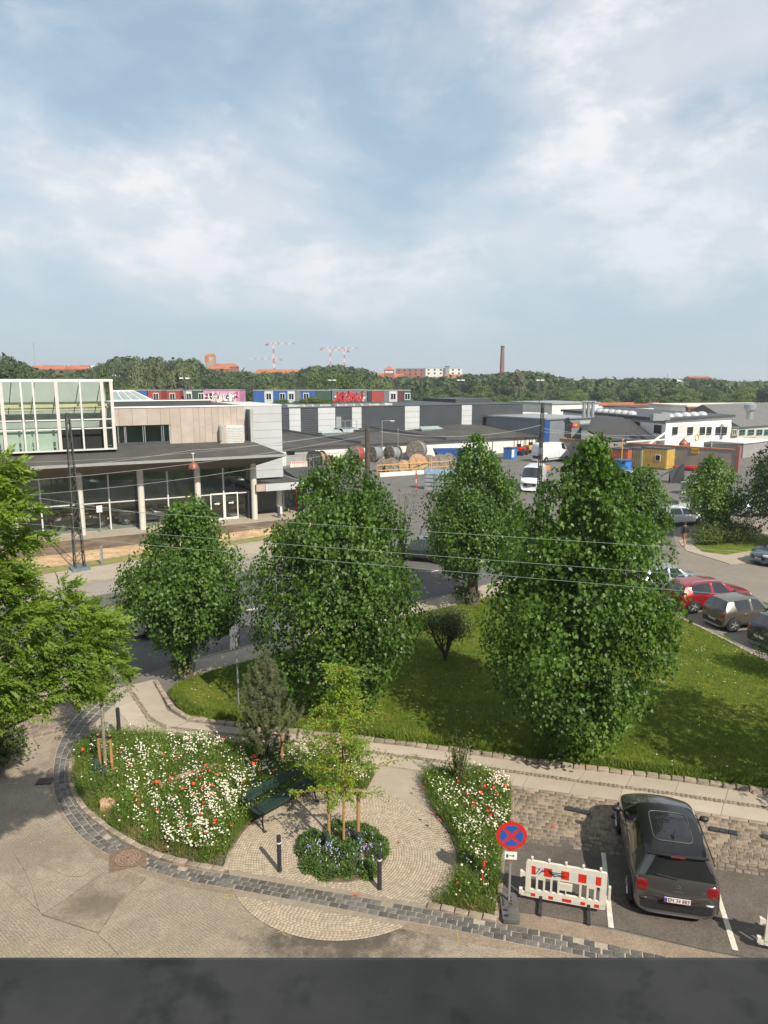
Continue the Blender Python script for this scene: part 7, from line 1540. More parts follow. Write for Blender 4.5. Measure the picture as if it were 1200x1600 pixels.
q = c3_.lerp(c1_, .1); fl = MB(); [fl.tube([(x, 0, 0), (x, 0, 2.6)], .28, 8) for x in (0, .7, 1.4)]; fl.box(-.4, 1.8, -.4, .4, 2.4, 2.6); fl.build('chimney_flues', M_steel, b2_, True, loc=G(912, 652, za)-b2_.location)
MB().box(0, 1.6, -.6, .6, 0, .9).build('vent_box', M_steel, b2_, loc=G(1018, 657, za+.4)-b2_.location); MB().box(0, 1.2, -.6, .6, 0, 1.0).build('vent_box', M_steel, b2_, loc=G(1031, 656, za+.4)-b2_.location)
# black roofed shed, sloping
bsd = thing('black_roof_shed', 'low shed with a wide sloping black roof and pale rooflights', 'building', (0, 0, 0))
v4 = [G(905, 666, 4.9), G(1025, 686, 2.9), G(988, 652, 5.3), G(922, 650, 5.6), G(950, 703, 2.9)]
r_pts = [P(925, 650, 118), P(985, 655, 112), P(1026, 686, 104), P(950, 689, 96), P(918, 672, 96)]
mb = MB(); mb.add([tuple(q) for q in r_pts], [(0, 4, 3, 2, 1)]); mb.add([tuple(q-Vector((0, 0, .25))) for q in r_pts], [(0, 1, 2, 3, 4)]); mb.build('roof', mat('black_roof', (.035, .033, .033), .7, .15, 1), bsd)
mb = MB(); g0 = [Vector((q.x, q.y, 0)) for q in r_pts]
for i in range(5): a, b = r_pts[i], r_pts[(i+1) % 5]; a2, b2 = g0[i], g0[(i+1) % 5]; mb.add([tuple(a-Vector((0, 0, .2))), tuple(b-Vector((0, 0, .2))), tuple(b2), tuple(a2)], [(0, 1, 2, 3)])
mb.build('wall', mat('shed_board', (.20, .19, .18), .8, .15, .8), bsd)
n_ = (r_pts[4]-r_pts[0]).cross(r_pts[2]-r_pts[0]).normalized(); n_ = n_ if n_.z > 0 else -n_
for px, py in ((955, 662), (953, 672), (981, 672)):
    d_ = ray(px, py); t_ = (r_pts[0]-Vector((0, 0, H))).dot(n_)/d_.dot(n_); q = Vector((0, 0, H))+d_*t_+n_*.04; u_ = (r_pts[3]-r_pts[2]).normalized(); w_ = n_.cross(u_); MB().add([q-u_*.55-w_*.55, q+u_*.55-w_*.55, q+u_*.55+w_*.55, q-u_*.55+w_*.55], [(0, 1, 2, 3)]).build('rooflight', M_panel, bsd)
pr = MB(); pr.tube([P(1006, 700, 98), P(1040, 676, 101)], .16, 6); pr.tube([P(978, 691, 98), P(1040, 687, 100)], .13, 6); pr.build('roof_brace', M_frame, bsd)
# yard wall with orange coping
wa, wb = G(950, 721), G(1149, 738); wr = G(880, 712)
yw = thing('yard_wall', 'long grey wall with a rusty orange coping behind the yellow cabin', 'wall', (wa.x, wa.y, 0)); d_ = (wb-wa); an = math.atan2(d_.y, d_.x); yw.rotation_euler = (0, 0, an); Lw = d_.length; hwz = 2.7
MB().box(-8, Lw, 0, .4, 0, hwz).build('wall', mat('stained_wall', (.26, .235, .205), .9, .2, .35, detail=8), yw); MB().box(-8, Lw+.1, -.08, .48, hwz+.003, hwz+.16).build('coping', mat('rusty_coping', (.36, .13, .07), .8, .2, 2), yw)
fw = Fr(wa[:2], an); x0, z1 = fw.hit(1080, 699.5, -.03); x1, z0 = fw.hit(1092, 708.5, -.03); MB().box(x0, x1, -.08, -.005, z0, z1).build('yellow_sign', M_yellow, yw); tm = link('lettering', blocks(4, .3, 9), yw, M_black, loc=((x0+x1)/2, -.085, (z0+z1)/2), rot=(R(90), 0, 0))
x0, z1 = fw.hit(1053, 712, -.03); MB().box(x0, x0+.25, -.06, -.005, z1-.4, z1).build('small_sign', M_yellow, yw); MB().box(Lw-.1, Lw+.3, -.1, .5, 0, hwz+.6).build('gate_pier', M_brick, yw)
# low pale shed behind the wall, right
A_, B_ = G(1111, 712), G(1160, 716); b3_ = building('pale_shed', 'low pale roofed shed just behind the right end of the wall', quad_from(A_, B_, 9), P(1111, 690, A_.y).z, mat('pale_shed_wall', (.24, .24, .24), .7, .1, 1), M_offwhite, .5, .14)
# grey tiled house at the right edge
A_, B_ = G(1150, 700), G(1250, 690); zg = P(1150, 668, A_.y).z; b4_ = building('grey_house', 'long grey roofed house with turquoise window frames at the right edge', quad_from(A_, B_, 14), zg, mat('pale_house_wall', (.42, .41, .38), .8, .06, 1), M_white, .2, .08)
o = b4_.location; P0, P1, P2, P3 = [Vector((q.x-o.x, q.y-o.y, zg+.1)) for q in quad_from(A_, B_, 14)]; P0 = P0+(P0-P3).normalized()*.5; P1 = P1+(P1-P2).normalized()*.5; rg = 3.6; rm = (P0+P3)/2+Vector((0, 0, rg)); rn = (P1+P2)/2+Vector((0, 0, rg))
MB().add([P0, P1, rn, rm, P2, P3], [(0, 1, 2, 3), (3, 2, 4, 5), (0, 3, 5), (1, 4, 2)]).build('pitched_roof', mat('grey_slates', (.12, .12, .115), .8, .1, 1), b4_)
M_teal = mat('turquoise_frame', (.08, .32, .27), .5, .1, 3); on_wall(b4_, A_, B_, [('window', a, b, 671, 680, M_teal if i else M_white, .1, 1) for i, (a, b) in enumerate(((1144.5, 1149.5), (1155, 1163), (1168.5, 1177), (1182, 1190), (1194, 1202)))]+[('orange_skirt', 1141, 1178, 684, 687, M_orange, .25)])
MB().lathe([(.5, 0), (.5, 1.2), (.9, 1.5), (.9, 2.2), (.3, 2.5)], 12).build('roof_ventilator', M_steel, b4_, True, loc=G(1171, 655, zg+2)-o)
# far flat roofs between the yard and the wood
far = [(860, 932, 651, 165, 6.0, M_steel, 'grey flat roofed hall behind the chimney flues'), (818, 850, 655, 140, 4.6, M_offwhite, 'open shed with a pale roof right of the dark hall'), (1010, 1070, 641, 190, 4.0, M_roof, 'low dark hall far behind the white office'), (1070, 1240, 648, 170, 5.3, M_cream, 'long cream walled hall behind the grey house'), (930, 1075, 641, 210, 4.2, M_tile, 'long low building with rust red roof edge behind the white office')]
for a, b, pyb, Y, z, m_, lb in far:
    qa, qb = P(a, 700, Y), P(b, 700, Y*1.04); building('industrial_hall', lb + '', quad_from(qa, qb, 16), z, M_offwhite if m_ is not M_offwhite else M_dark, m_, .4, .3)
gw = thing('white_gable_hall', 'white roofed gabled hall behind the white office', 'building', (0, 0, 0)); Yg = 160
a, b, c, e = P(965, 652, Yg), P(1008, 651, Yg), P(975, 637, Yg+14), P(1021, 638, Yg+12); e2 = P(1030, 650, Yg+16)
MB().add([a, b, e, c, e2], [(0, 1, 2, 3), (1, 4, 2)]).build('roof', M_offwhite, gw); vs = [Vector((q.x, q.y, z)) for q in (a, b, e2) for z in (0, q.z-.02)]; MB().add(vs, [(0, 2, 3, 1), (2, 4, 5, 3)]).build('wall', M_offwhite, gw)
rp_ = MB(); rp_.tube([P(888, 646, 150), P(965, 643.5, 165)], .35, 6); rb1 = rp_.build('rust_pipe', mat('rust_orange', (.34, .14, .07), .8, .2, 2), None, True); tag(rb1, 'long rusty orange pipe lying along the hall roof behind the flues', 'pipe')
rp_ = MB(); rp_.tube([P(1020, 647, 128), P(1143, 650.5, 124)], .35, 6); rb1 = rp_.build('rust_ridge', MATS['rust_orange'], None, True); tag(rb1, 'rust red ridge beam running above the white office roof', 'beam')
ch_ = thing('brick_stack', 'short square brick chimney above the white office roof', 'chimney', P(1078, 648, 130)); ch_.location.z = 0; zt = P(1078, 638, 130).z; MB().box(-.6, .6, -.6, .6, 0, zt).build('shaft', M_brick, ch_); MB().box(-.75, .75, -.75, .75, zt, zt+.25).build('cap', M_brick, ch_)
# containers and cabins in the right yard
def container(label, px, py, L_, hgt, m_, ang, W_=2.4, win=None, nm='site_cabin', grp=None, z=0, doors=True):
    t = thing(nm, label, 'container', G(px, py) if not isinstance(px, Vector) else px, ang, grp); MB().box(0, L_, 0, W_, .1, hgt-.12).build('body', m_, t); rb = MB(); nr = int(L_/.3)
    for k in range(nr): rb.box(k*L_/nr+.03, k*L_/nr+.17, -.035, -.001, .2, hgt-.25)
    rb.build('ribs', m_, t); MB().box(-.05, L_+.05, -.06, W_+.05, hgt-.12, hgt).build('roof', M_dark, t)
    if win: a, b, c, e = win; wf = MB().box(a, b, -.08, -.04, c, e).build('window', M_white, t); MB().box(a+.07, b-.07, -.10, -.081, c+.07, e-.07).build('pane', M_glassd, wf)
    return t
container('yellow site cabin with small window in front of the stained wall', 1001, 731, 3.4, 2.75, mat('cabin_yellow', (.42, .28, .07), .6, .12, 1.5), an+R(0), 2.4, (1.9, 2.6, 1.1, 1.9)); container('dull green grey cabin directly left of the yellow one', 981, 730, 1.8, 2.6, mat('cabin_grey_green', (.20, .20, .13), .7), an, 2.4)
container('rust red cabin left of the yellow site cabin', 951, 729, 2.6, 2.5, mat('cabin_rust', (.33, .08, .04), .7, .15, 1.5), an, 2.4)
t = thing('blue_container', 'small bright blue bin with tarpaulin left of the thin orange post', 'container', G(957, 738), an); MB().box(0, 1.7, 0, 1.6, 0, 1.5).build('body', mat('bright_blue', (.03, .16, .5), .5), t, bevel=.06); MB().box(-.1, 1.8, -.1, 1.7, 1.5, 1.62).build('tarpaulin', M_blue, t)
p_, h_ = at_top(973, 688, 88); thin_post('yellow_post', 'thin pale orange post standing before the rust red cabin', 'post', p_, h_, .08, None, M_or2); p_, h_ = at_top(979, 677, 92); thin_post('dark_post', 'thin dark post just right of the pale orange one', 'post', p_, h_, .06, None, M_dark)
t = thing('red_pipes', 'heap of bright red pipes before the wall above the small street tree', 'pipes', G(1052, 734), an); rr_ = random.Random(8); M_rp = mat('red_pipe', (.50, .03, .03), .45, .12, 4)
for k in range(14): y_ = rr_.uniform(0, 1.2); z = .1+rr_.uniform(0, .8)*(1-abs(k-7)/9); x0 = rr_.uniform(-.3, .8); MB().tube([(x0, y_, z), (x0+rr_.uniform(3.2, 4.2), y_+rr_.uniform(-.3, .3), z+rr_.uniform(-.1, .2))], .075, 7).build('pipe', M_rp, t, True)
t = thing('black_tarpaulin', 'upright black tarpaulin draped over gear in the right yard', 'tarpaulin', G(1058, 755), .3); MB().add([(-.9, 0, 0), (.8, -.2, 0), (1.0, .5, 0), (-.6, .7, 0), (-.1, .1, 1.7), (.9, .1, 2.2), (.8, .5, 2.1), (.1, .5, 1.6), (-.9, .3, 1.5)], [(0, 1, 5, 4), (1, 2, 6, 5), (2, 3, 7, 6), (3, 0, 4, 7), (4, 5, 6, 7), (0, 4, 8), (3, 8, 7)]).build('sheet', M_black, t); MB().tube([(-2.2, 0, .9), (.3, .2, 1.9)], .1, 6).build('pole', M_dark, t)
M_stone = mat('pale_stone_slab', (.30, .31, .29), .85, .12, 2)
for i, (px, py, L_, n_, lb) in enumerate(((1062, 772, 3.4, 6, 'top stack of pale grey slabs left of the small street tree'), (1060, 788, 3.6, 5, 'middle stack of grey slabs on pallets left of the small street tree'), (1056, 806, 3.2, 4, 'lowest stack of grey slabs behind the white hatchback'), (945, 745, 4.0, 3, 'flat stack of pale slabs below the blue bin'), (1083, 760, 3.2, 6, 'stack of glassy grey sheets beside the black tarpaulin'))):
    t = thing('slab_stack', lb, 'slab stack', G(px, py), an+R(8*i), 'stacks of slabs in the right yard'); MB().box(0, L_, .1, 1.7, 0, .14).build('pallet', M_wood, t)
    for k in range(n_): j = random.uniform(-.06, .06); MB().box(j, L_+j, j, 1.8+j, .15+k*.19, .31+k*.19).build('slab', M_stone, t)
# ---- street masts
def lattice(label, base, h_, w0, w1, nseg=14, grp='lattice masts', lr=.045):
    t = thing('lattice_mast', label, 'mast', base, R(36), grp); lg = [(-1, -1), (1, -1), (1, 1), (-1, 1)]; M_m = mat('mast_green_black', (.05, .055, .045), .6, .2, 5)
    for sx, sy in lg: MB().tube([(sx*w0, sy*w0, .2), (sx*w1, sy*w1, h_)], lr, 4).build('leg', M_m, t)
    for s in range(4):
        a, b = lg[s], lg[(s+1) % 4]; mb = MB()
        for k in range(nseg):
            f0, f1 = k/nseg, (k+1)/nseg; wa_, wb_ = w0+(w1-w0)*f0, w0+(w1-w0)*f1; p, q = (a, b) if k % 2 else (b, a); mb.tube([(p[0]*wa_, p[1]*wa_, .2+(h_-.2)*f0), (q[0]*wb_, q[1]*wb_, .2+(h_-.2)*f1)], lr*.53, 4); 
        mb.build('lattice_bracing', M_m, t)
    MB().box(-w0*1.9, w0*1.9, -w0*1.9, w0*1.9, -.1, .3).build('base_block', mat('mast_base', (.12, .15, .18), .6), t); MB().cyl((0, 0), w1*1.5, h_, h_+.12, 8).build('top_plate', M_m, t); return t
mb0 = G(125, 893); lattice('dark lattice mast on the pavement in front of the showroom', mb0, 9.35, .27, .09)
mq = P(848, 632, 42.5); lattice('dark lattice mast rising between the two lime tops near the white vans', (mq.x, mq.y, 0), mq.z, .12, .055, lr=.028)
pq = P(574, 668, 35.8); t = thing('wooden_pole', 'dark wooden pole rising behind the broad lime tree', 'pole', (pq.x, pq.y, 0)); MB().cyl((0, 0), .15, 0, pq.z, 10, .12).build('pole', M_bark, t, True); MB().tube([(-.7, 0, pq.z-.15), (.7, 0, pq.z-.15)], .05, 5).build('cross_arm', M_dark, t)
# ---- wires
def wire(label, a, b, sag, r_=.012, m_=None, grp='overhead wires'):
    n_ = 14; pts = [a.lerp(b, k/n_)-Vector((0, 0, sag*4*(k/n_)*(1-k/n_))) for k in range(n_+1)]; o = MB().tube(pts, r_, 4).build('overhead_wire', m_ or M_wire, None); return tag(o, label, 'wire', grp)
M_wire = mat('pale_green_wire', (.19, .27, .22), .5, .1, 4); M_wire2 = mat('grey_wire', (.30, .31, .30), .5, .1, 4)
for (a, b, lb) in (((205, 799), (1225, 864), 'highest of the three long pale green wires crossing the lime crowns'), ((200, 828), (1225, 909), 'middle of the three long pale green wires crossing the lime crowns'), ((200, 844), (1225, 937), 'lowest of the three long pale green wires crossing the lime crowns')):
    wire(lb, P(a[0]-200, a[1]-13, 15.6), P(b[0]+120, b[1]+9, 15.2), 0.02, .005, M_wire, 'three long wires')
mt = Vector((mb0.x, mb0.y, 9.0)); pt = Vector((pq.x, pq.y, pq.z-.1)); lp = P(302, 703, 36)
wire('wire running from beyond the left edge to the copper street lamp', P(-60, 742, 35), lp, .15, .012, M_wire2); wire('wire running from the copper street lamp to the wooden pole', lp, pt, .15, .012, M_wire2)
wire('wire just under the canopy edge from the left edge to the wooden pole', P(-60, 757, 34), pt-Vector((0, 0, .3)), .35, .012, M_wire2); wire('upper wire from the lattice mast top towards the wooden pole', P(-60, 722, 41), pt, .5, .010, M_wire2)
wire('lower slack wire crossing the showroom glass', P(-40, 778, 32), P(560, 700, 36), .4, .010, M_wire2); wire('wire sloping down across the showroom glass to the right', P(60, 778, 30), P(420, 826, 26), .05, .009, M_wire2); wire('wire from the wooden pole across the yard to the far lattice mast', pt, Vector((mq.x, mq.y, mq.z-1.2)), .5, .012, M_wire2)
wire('wire from the far lattice mast to beyond the right edge', Vector((mq.x, mq.y, mq.z-1.4)), P(1240, 690, 46), .4, .012, M_wire2)
def bell(label, top, Y, scale=1):
    q = P(top[0], top[1], Y); t = thing('street_lamp', label, 'street lamp', q, 0, 'hanging copper street lamps'); M_cop = mat('copper_shade', (.26, .10, .06), .5, .2, 5, metal=.4)
    MB().lathe([(.02, 0), (.08, -.12), (.14, -.18), (.30, -.34), (.37, -.5), (.385, -.62), (.35, -.62), (.28, -.5)], 18).build('shade', M_cop, t, True); MB().lathe([(.26, -.60), (.18, -.66), (.05, -.69)], 12).build('lens', M_offwhite, t, True); MB().tube([(0, 0, 0), (0, 0, .55)], .025, 5).build('hanger', M_white, t); MB().tube([(-.12, 0, .5), (.12, 0, .5)], .03, 5).build('clamp', M_white, t); t.scale = (scale,)*3; return t
bell('copper bell shaped lamp hanging in front of the showroom canopy', (302, 719), 35, .66); bell('copper bell shaped lamp hanging before the white office', (1069, 684), 62)
wire('thin cable that the right copper lamp hangs from', P(1069, 677.5, 62), P(1240, 672, 62), .1, .012, M_wire2); wire('thin cable from the far lattice mast to the right copper lamp', Vector((mq.x, mq.y, mq.z-1.6)), P(1069, 677.5, 62), .2, .012, M_wire2)
# ================================================ embankment with painted container homes
em0 = P(150, 700, 138); em1 = P(680, 700, 150)
def container_row(items, Y, z, grp):
    for i, (a, b, col, win, lb, art) in enumerate(items):
        p0, p1 = P(a, 650, Y), P(b, 650, Y); z1 = P(a, 609.5, Y).z if not art else P(a, 609.0, Y).z; L_ = p1.x-p0.x; t = thing('container_home', lb, 'container', (p0.x, Y+(i % 2)*.0, z), 0, grp); h_ = z1-z; MB().box(0, L_-.05, 0, 6, 0, h_-.15).build('body', mat('container_%s' % col[0], col[1], .7, .08, .8), t); MB().box(-.05, L_, -.05, 6.05, h_-.15, h_).build('roof', M_steel, t)
        if win: w0 = L_*win; wf = MB().box(w0-.55, w0+.55, -.06, -.002, h_*.32, h_*.80).build('window', M_white, t); MB().box(w0-.46, w0-.04, -.08, -.061, h_*.36, h_*.76).build('pane', M_glassd, wf); MB().box(w0+.04, w0+.46, -.08, -.061, h_*.36, h_*.76).build('pane', M_glassd, wf)
        if art:
            gm = {}; r = random.Random(art); cols = {1: [M_black, M_white, MATS['artred'], M_black], 2: [MATS['artred'], M_white, MATS['artblue'], MATS['artorange']]}[art]
            for q in range(4): gm[q] = MB()
            for k in range(46):
                q = r.randrange(4); u = (k+.5)/46; x = L_*(.06+.86*u); c = h_*.5+r.uniform(-.3, .3)*h_; s = r.uniform(.25, .6)*(1.3 if q == 0 else .9); a0 = r.uniform(0, 6.28); n_ = r.choice([3, 4, 4, 5]); pts = [(x+s*r.uniform(.6, 1.2)*math.cos(a0+6.28*j/n_), c+s*r.uniform(.5, 1.1)*math.sin(a0+6.28*j/n_)*.8) for j in range(n_)]; pts = [(min(max(p[0], .1), L_-.2), min(max(p[1], .15), h_-.3)) for p in pts]
                gm[q].add([(p[0], -.012-.002*k/4, p[1]) for p in pts], [tuple(range(n_))])
            for q in range(4): gm[q].build('graffiti', cols[q], t)
            lt = MB(); x = L_*.12
            while x < L_*.86:
                h1 = h_*r.uniform(.5, .72); zb_ = h_*r.uniform(.14, .24); w_ = L_*r.uniform(.05, .075); bt = .28
                for p_, q_ in r.sample([((0, 0), (.1, 1)), ((.1, 1), (1, .9)), ((1, 1), (.85, 0)), ((0, .5), (1, .4)), ((0, .05), (1, 0)), ((0, 0), (1, 1)), ((.5, 0), (.45, 1))], 3): lt.tube([(x+w_*p_[0], -.07, zb_+h1*p_[1]), (x+w_*q_[0], -.07, zb_+h1*q_[1])], bt*.5, 4)
                x += w_*1.35
            lt.build('graffiti_letters', {1: M_white, 2: MATS['artred']}[art], t)
for n_, c in (('artred', (.5, .04, .04)), ('artblue', (.10, .22, .5)), ('artorange', (.55, .2, .05))): mat(n_, c, .6)
zc1 = P(400, 632, 141).z; red = ('red', (.30, .05, .04)); blue = ('blue', (.025, .09, .32)); wht = ('white', (.48, .50, .50)); pink = ('pink', (.55, .22, .38)); gry = ('grey', (.14, .15, .16)); drk = ('dark', (.04, .04, .045)); grn = ('green', (.03, .075, .06)); mar = ('maroon', (.10, .03, .03))
container_row([(196, 232, blue, None, 'dark blue container partly behind the skylight', 0), (233, 254, red, .6, 'red container home with window, left of the pair', 0), (263, 283, red, .4, 'red container home with window, right of the pair', 0), (289, 302, wht, .6, 'white container home left of the pink one', 0), (303, 318, grn, .85, 'dark green container home touching the pink one', 0), (319, 376, pink, None, 'pink container covered with black and white graffiti', 1),
    (397, 414, blue, None, 'plain blue container at the left end of the right hand row', 0), (414, 428, wht, .5, 'white container home with window beside the plain blue one', 0), (428, 437, blue, None, 'narrow blue container between two white homes', 0), (437, 450, blue, .4, 'blue container home with window left of a white one', 0), (450, 462, wht, .5, 'white container home in the middle of the blue ones', 0), (462, 471, gry, None, 'grey container end behind the bushes', 0), (471, 494, blue, .35, 'wide blue container home with window behind the pale bush', 0), (494, 518, grn, None, 'dark green container hidden by bushes', 0), (519, 574, gry, None, 'container with black red and white graffiti', 2), (575, 581, drk, None, 'narrow dark container right of the graffiti one', 0), (581, 600, red, None, 'plain red container right of the graffiti one', 0), (600, 608, gry, None, 'grey container between the red and white ones', 0), (608, 621, wht, .5, 'white container home with window near the right end', 0), (621, 631, mar, None, 'dark maroon container near the right end', 0), (631, 642, grn, .5, 'dark green container home at the right end', 0)], 141, zc1, 'painted container homes')
M_bank = grassmat('bank_grass', (.03, .055, .012), (.07, .10, .02), (.10, .10, .03))
bk_ = []; 
bank = MB(); bank.add([(-75, 128, 0), (18, 128, 0), (12, 136, zc1-.02), (-75, 136, zc1-.02), (12, 160, zc1-.02), (-75, 160, zc1-.02), (18, 175, 0), (-75, 175, 0)], [(0, 1, 2, 3), (3, 2, 4, 5), (5, 4, 6, 7), (1, 6, 4, 2)]); tag(bank.build('embankment', M_bank), kind='structure')
p_, h_ = at_top(288, 591, 133); thin_post('lamp_post', 'tall lamp post with white head between the red and white container homes', 'lamp', p_, h_, .12, None, M_dark); 
for px, pt_, lb in ((288, 591, 'white lamp head pair over the red container homes'), (519, 594, 'white lamp head pair before the big dark wood'), (720, 594, 'white lamp head pair left of the tall chimney'), (844, 594, 'white lamp head pair right of the tall chimney')):
    q = P(px, pt_, 170 if px > 300 else 133.2); t = thing('floodlight', lb, 'lamp', (q.x, q.y, 0), 0, 'yard floodlights before the wood'); MB().cyl((0, 0), .14, 0, q.z-.1, 6, .09).build('pole', M_dark, t); MB().box(-.9, -.1, -.2, .2, q.z-.1, q.z+.12).build('lamp_head', M_white, t); MB().box(.1, .9, -.2, .2, q.z-.1, q.z+.12).build('lamp_head', M_white, t)
# ================================================ the wood
M_fleaf = [leafmat('far_leaf_%s' % n_, a, b, .22, .2, .6, .12) for n_, a, b in (('mid', (.045, .080, .018), (.10, .145, .032)), ('dark', (.030, .055, .018), (.068, .098, .03)), ('light', (.075, .115, .024), (.14, .185, .042)), ('grey', (.08, .10, .05), (.15, .165, .09)))]
def far_tree_mesh(seed, n, kind='round'):
    r = np.random.RandomState(seed); nl = 16; d_ = unit(r.normal(0, 1, (nl, 3))); d_[:, 2] = d_[:, 2]*.8+.1; cen = d_*r.uniform(.35, .68, (nl, 1)); rad = r.uniform(.30, .48, nl)
    if kind == 'tall': cen[:, 2] *= 1.3; rad *= .8
    ci = r.randint(0, nl, n); v = unit(r.normal(0, 1, (n, 3))); v[:, 2] = np.abs(v[:, 2])*np.where(r.rand(n) < .2, -1, 1); p = cen[ci]+v*rad[ci][:, None]*(1-.25*r.rand(n, 1)**2); p *= np.array([1, 1, .86]); p[:, 2] += .95
    ax = unit(v*.3+r.normal(0, .7, (n, 3))); nm = unit(v+np.array([0, 0, .3])+r.normal(0, .35, (n, 3))); s = r.uniform(.05, .11, n)
    ax = unit(ax-nm*(ax*nm).sum(1, keepdims=True)); o = leafcloud('tmp', p, ax, nm, s, s*.5, M_fleaf[0]); me = o.data; bpy.data.objects.remove(o); return me
FT = [far_tree_mesh(100+i, 4200, 'tall' if i % 3 == 2 else 'round') for i in range(5)]
FTM = []
for me in FT:
    row = []
    for m_ in M_fleaf: c_ = me.copy(); c_.name = 'crown'; c_.materials.clear(); c_.materials.append(m_); row.append(c_)
    FTM.append(row)
tkm = MB().tube([(0, 0, 0), (.01, 0, .9)], [.055, .02], 6).mesh('trunk'); tkm.materials.append(M_bark)
rw = random.Random(12)
KN = {0: 'green', 1: 'dark green', 2: 'light green', 3: 'grey green'}
LMW = [(20, 575, 'the glass box'), (100, 573, 'the left red roofs'), (214, 618, 'the skylight'), (243, 618, 'the left red container'), (330, 565, 'the church'), (347, 618, 'the pink container'), (427, 560, 'the leftmost crane'), (420, 618, 'the blue containers'), (516, 560, 'the crane pair'), (545, 618, 'the graffiti container'), (608, 575, 'the brick tower'), (615, 618, 'the red and white containers'), (693, 578, 'the white block'), (700, 630, 'the fourth pale hall panel'), (785, 565, 'the tall chimney'), (770, 632, 'the dark hall end'), (846, 615, 'the far lattice mast'), (912, 628, 'the chimney flues'), (990, 630, 'the white gabled hall'), (1043, 585, 'the right radio mast'), (1078, 625, 'the brick stack'), (1095, 590, 'the faint right roofs'), (1171, 640, 'the roof ventilator')]
def far_tree(px, pyt, Y, wpx, mk, lab=None, grp=None, z0=0):
    q = P(px, pyt, Y); h_ = q.z-z0; wd = wpx/FPX*Y/2/.95; t = thing('wood_tree', lab or where(px, 560+(285-min(Y/(1.22 if px > 640 else 1), 285))*.45, LMW, KN[mk]+' tree of the wood'), 'tree', (q.x, Y, z0), rw.uniform(0, 6.28), grp or 'trees of the wood beyond the yard')
    i = rw.randrange(5); zs2 = h_/1.95 if i % 3 != 2 else h_/2.05
    c_ = link('crown', FTM[i][mk], t); c_.scale = (wd, wd, zs2); k = link('trunk', tkm, t); k.scale = (zs2*1.2, zs2*1.2, zs2); return t
def outline(px):
    xs = [-60, 0, 30, 60, 140, 165, 185, 200, 300, 318, 360, 400, 470, 485, 520, 570, 590, 650, 700, 760, 800, 830, 850, 880, 1000, 1080, 1130, 1260]; ys = [540, 544, 553, 574, 576, 565, 560, 548, 552, 572, 577, 578, 578, 571, 566, 572, 584, 586, 584, 581, 577, 576, 581, 588, 588, 587, 591, 593]
    return float(np.interp(px, xs, ys))+3.0
# front rows low, rear rows reaching the skyline
for row, (Y, drop, wpx, n_) in enumerate(((185, 34, 58, 24), (205, 26, 60, 24), (228, 17, 56, 25), (255, 9, 52, 27), (285, 2, 48, 30))):
    for k in range(n_):
        px = -40+1280*(k+.5)/n_+rw.uniform(-14, 14); yt = outline(px)+drop+rw.uniform(-3, 7)
        if px > 640: Y_2 = Y*1.22
        else: Y_2 = Y
        if row < 2 and px < 660: yt = min(yt, 612)
        if row == 0 and px > 820: yt = 618+rw.uniform(-4, 6)
        if row == 1 and px > 820: yt = 606+rw.uniform(-4, 5)
        if row == 2 and px > 820: yt = 600+rw.uniform(-5, 4)
        far_tree(px, yt, Y_2+rw.uniform(-7, 7), wpx*rw.uniform(.8, 1.25)*(.8 if px > 820 else 1), rw.choice([0, 0, 1, 1, 2] if row > 0 else [0, 2, 0]))
for px, yt, Y, wpx, mk, lab in ((215, 546, 190, 44, 3, 'tall grey green tree at the left of the feathery group above the beige facade'), (245, 549, 192, 42, 3, 'tall grey green tree in the middle of the feathery group above the beige facade'), (282, 549, 190, 46, 3, 'tall grey green tree at the right of the feathery group above the beige facade'), (160, 560, 200, 34, 0, 'small round tree standing alone above the wood at the glass box corner'), (14, 543, 180, 70, 1, 'tall dark tree at the left edge above the glass box'), (525, 565, 240, 62, 0, 'largest rounded tree of the wood under the right hand cranes'), (560, 571, 236, 52, 0, 'broad tree at the right of the big rounded group under the cranes'), (490, 570, 238, 50, 0, 'broad tree at the left of the big rounded group under the cranes'), (812, 572, 250, 30, 3, 'airy greyish tree just right of the tall chimney'), (846, 578, 262, 24, 3, 'small greyish tree second right of the tall chimney'), (1086, 586, 330, 22, 1, 'small round tree standing up from the skyline at the right'), (520, 600, 165, 60, 2, 'pale yellow green bush tree above the graffiti container')):
    far_tree(px, yt, Y, wpx, mk, lab)
for k, (px, yt, w_) in enumerate(((440, 622, 34), (487, 618, 46), (470, 624, 30), (355, 625, 40), (508, 622, 40), (660, 622, 50), (690, 618, 50), (735, 616, 55), (780, 612, 52))):
    far_tree(px, yt, 132 if px < 560 else 160, w_, 2 if k % 2 else 0, where(px, yt, LMW, 'low bush tree'), 'bushes by the containers' if px < 560 else 'bushes behind the dark hall', z0=zc1-.3 if px < 560 else 0)
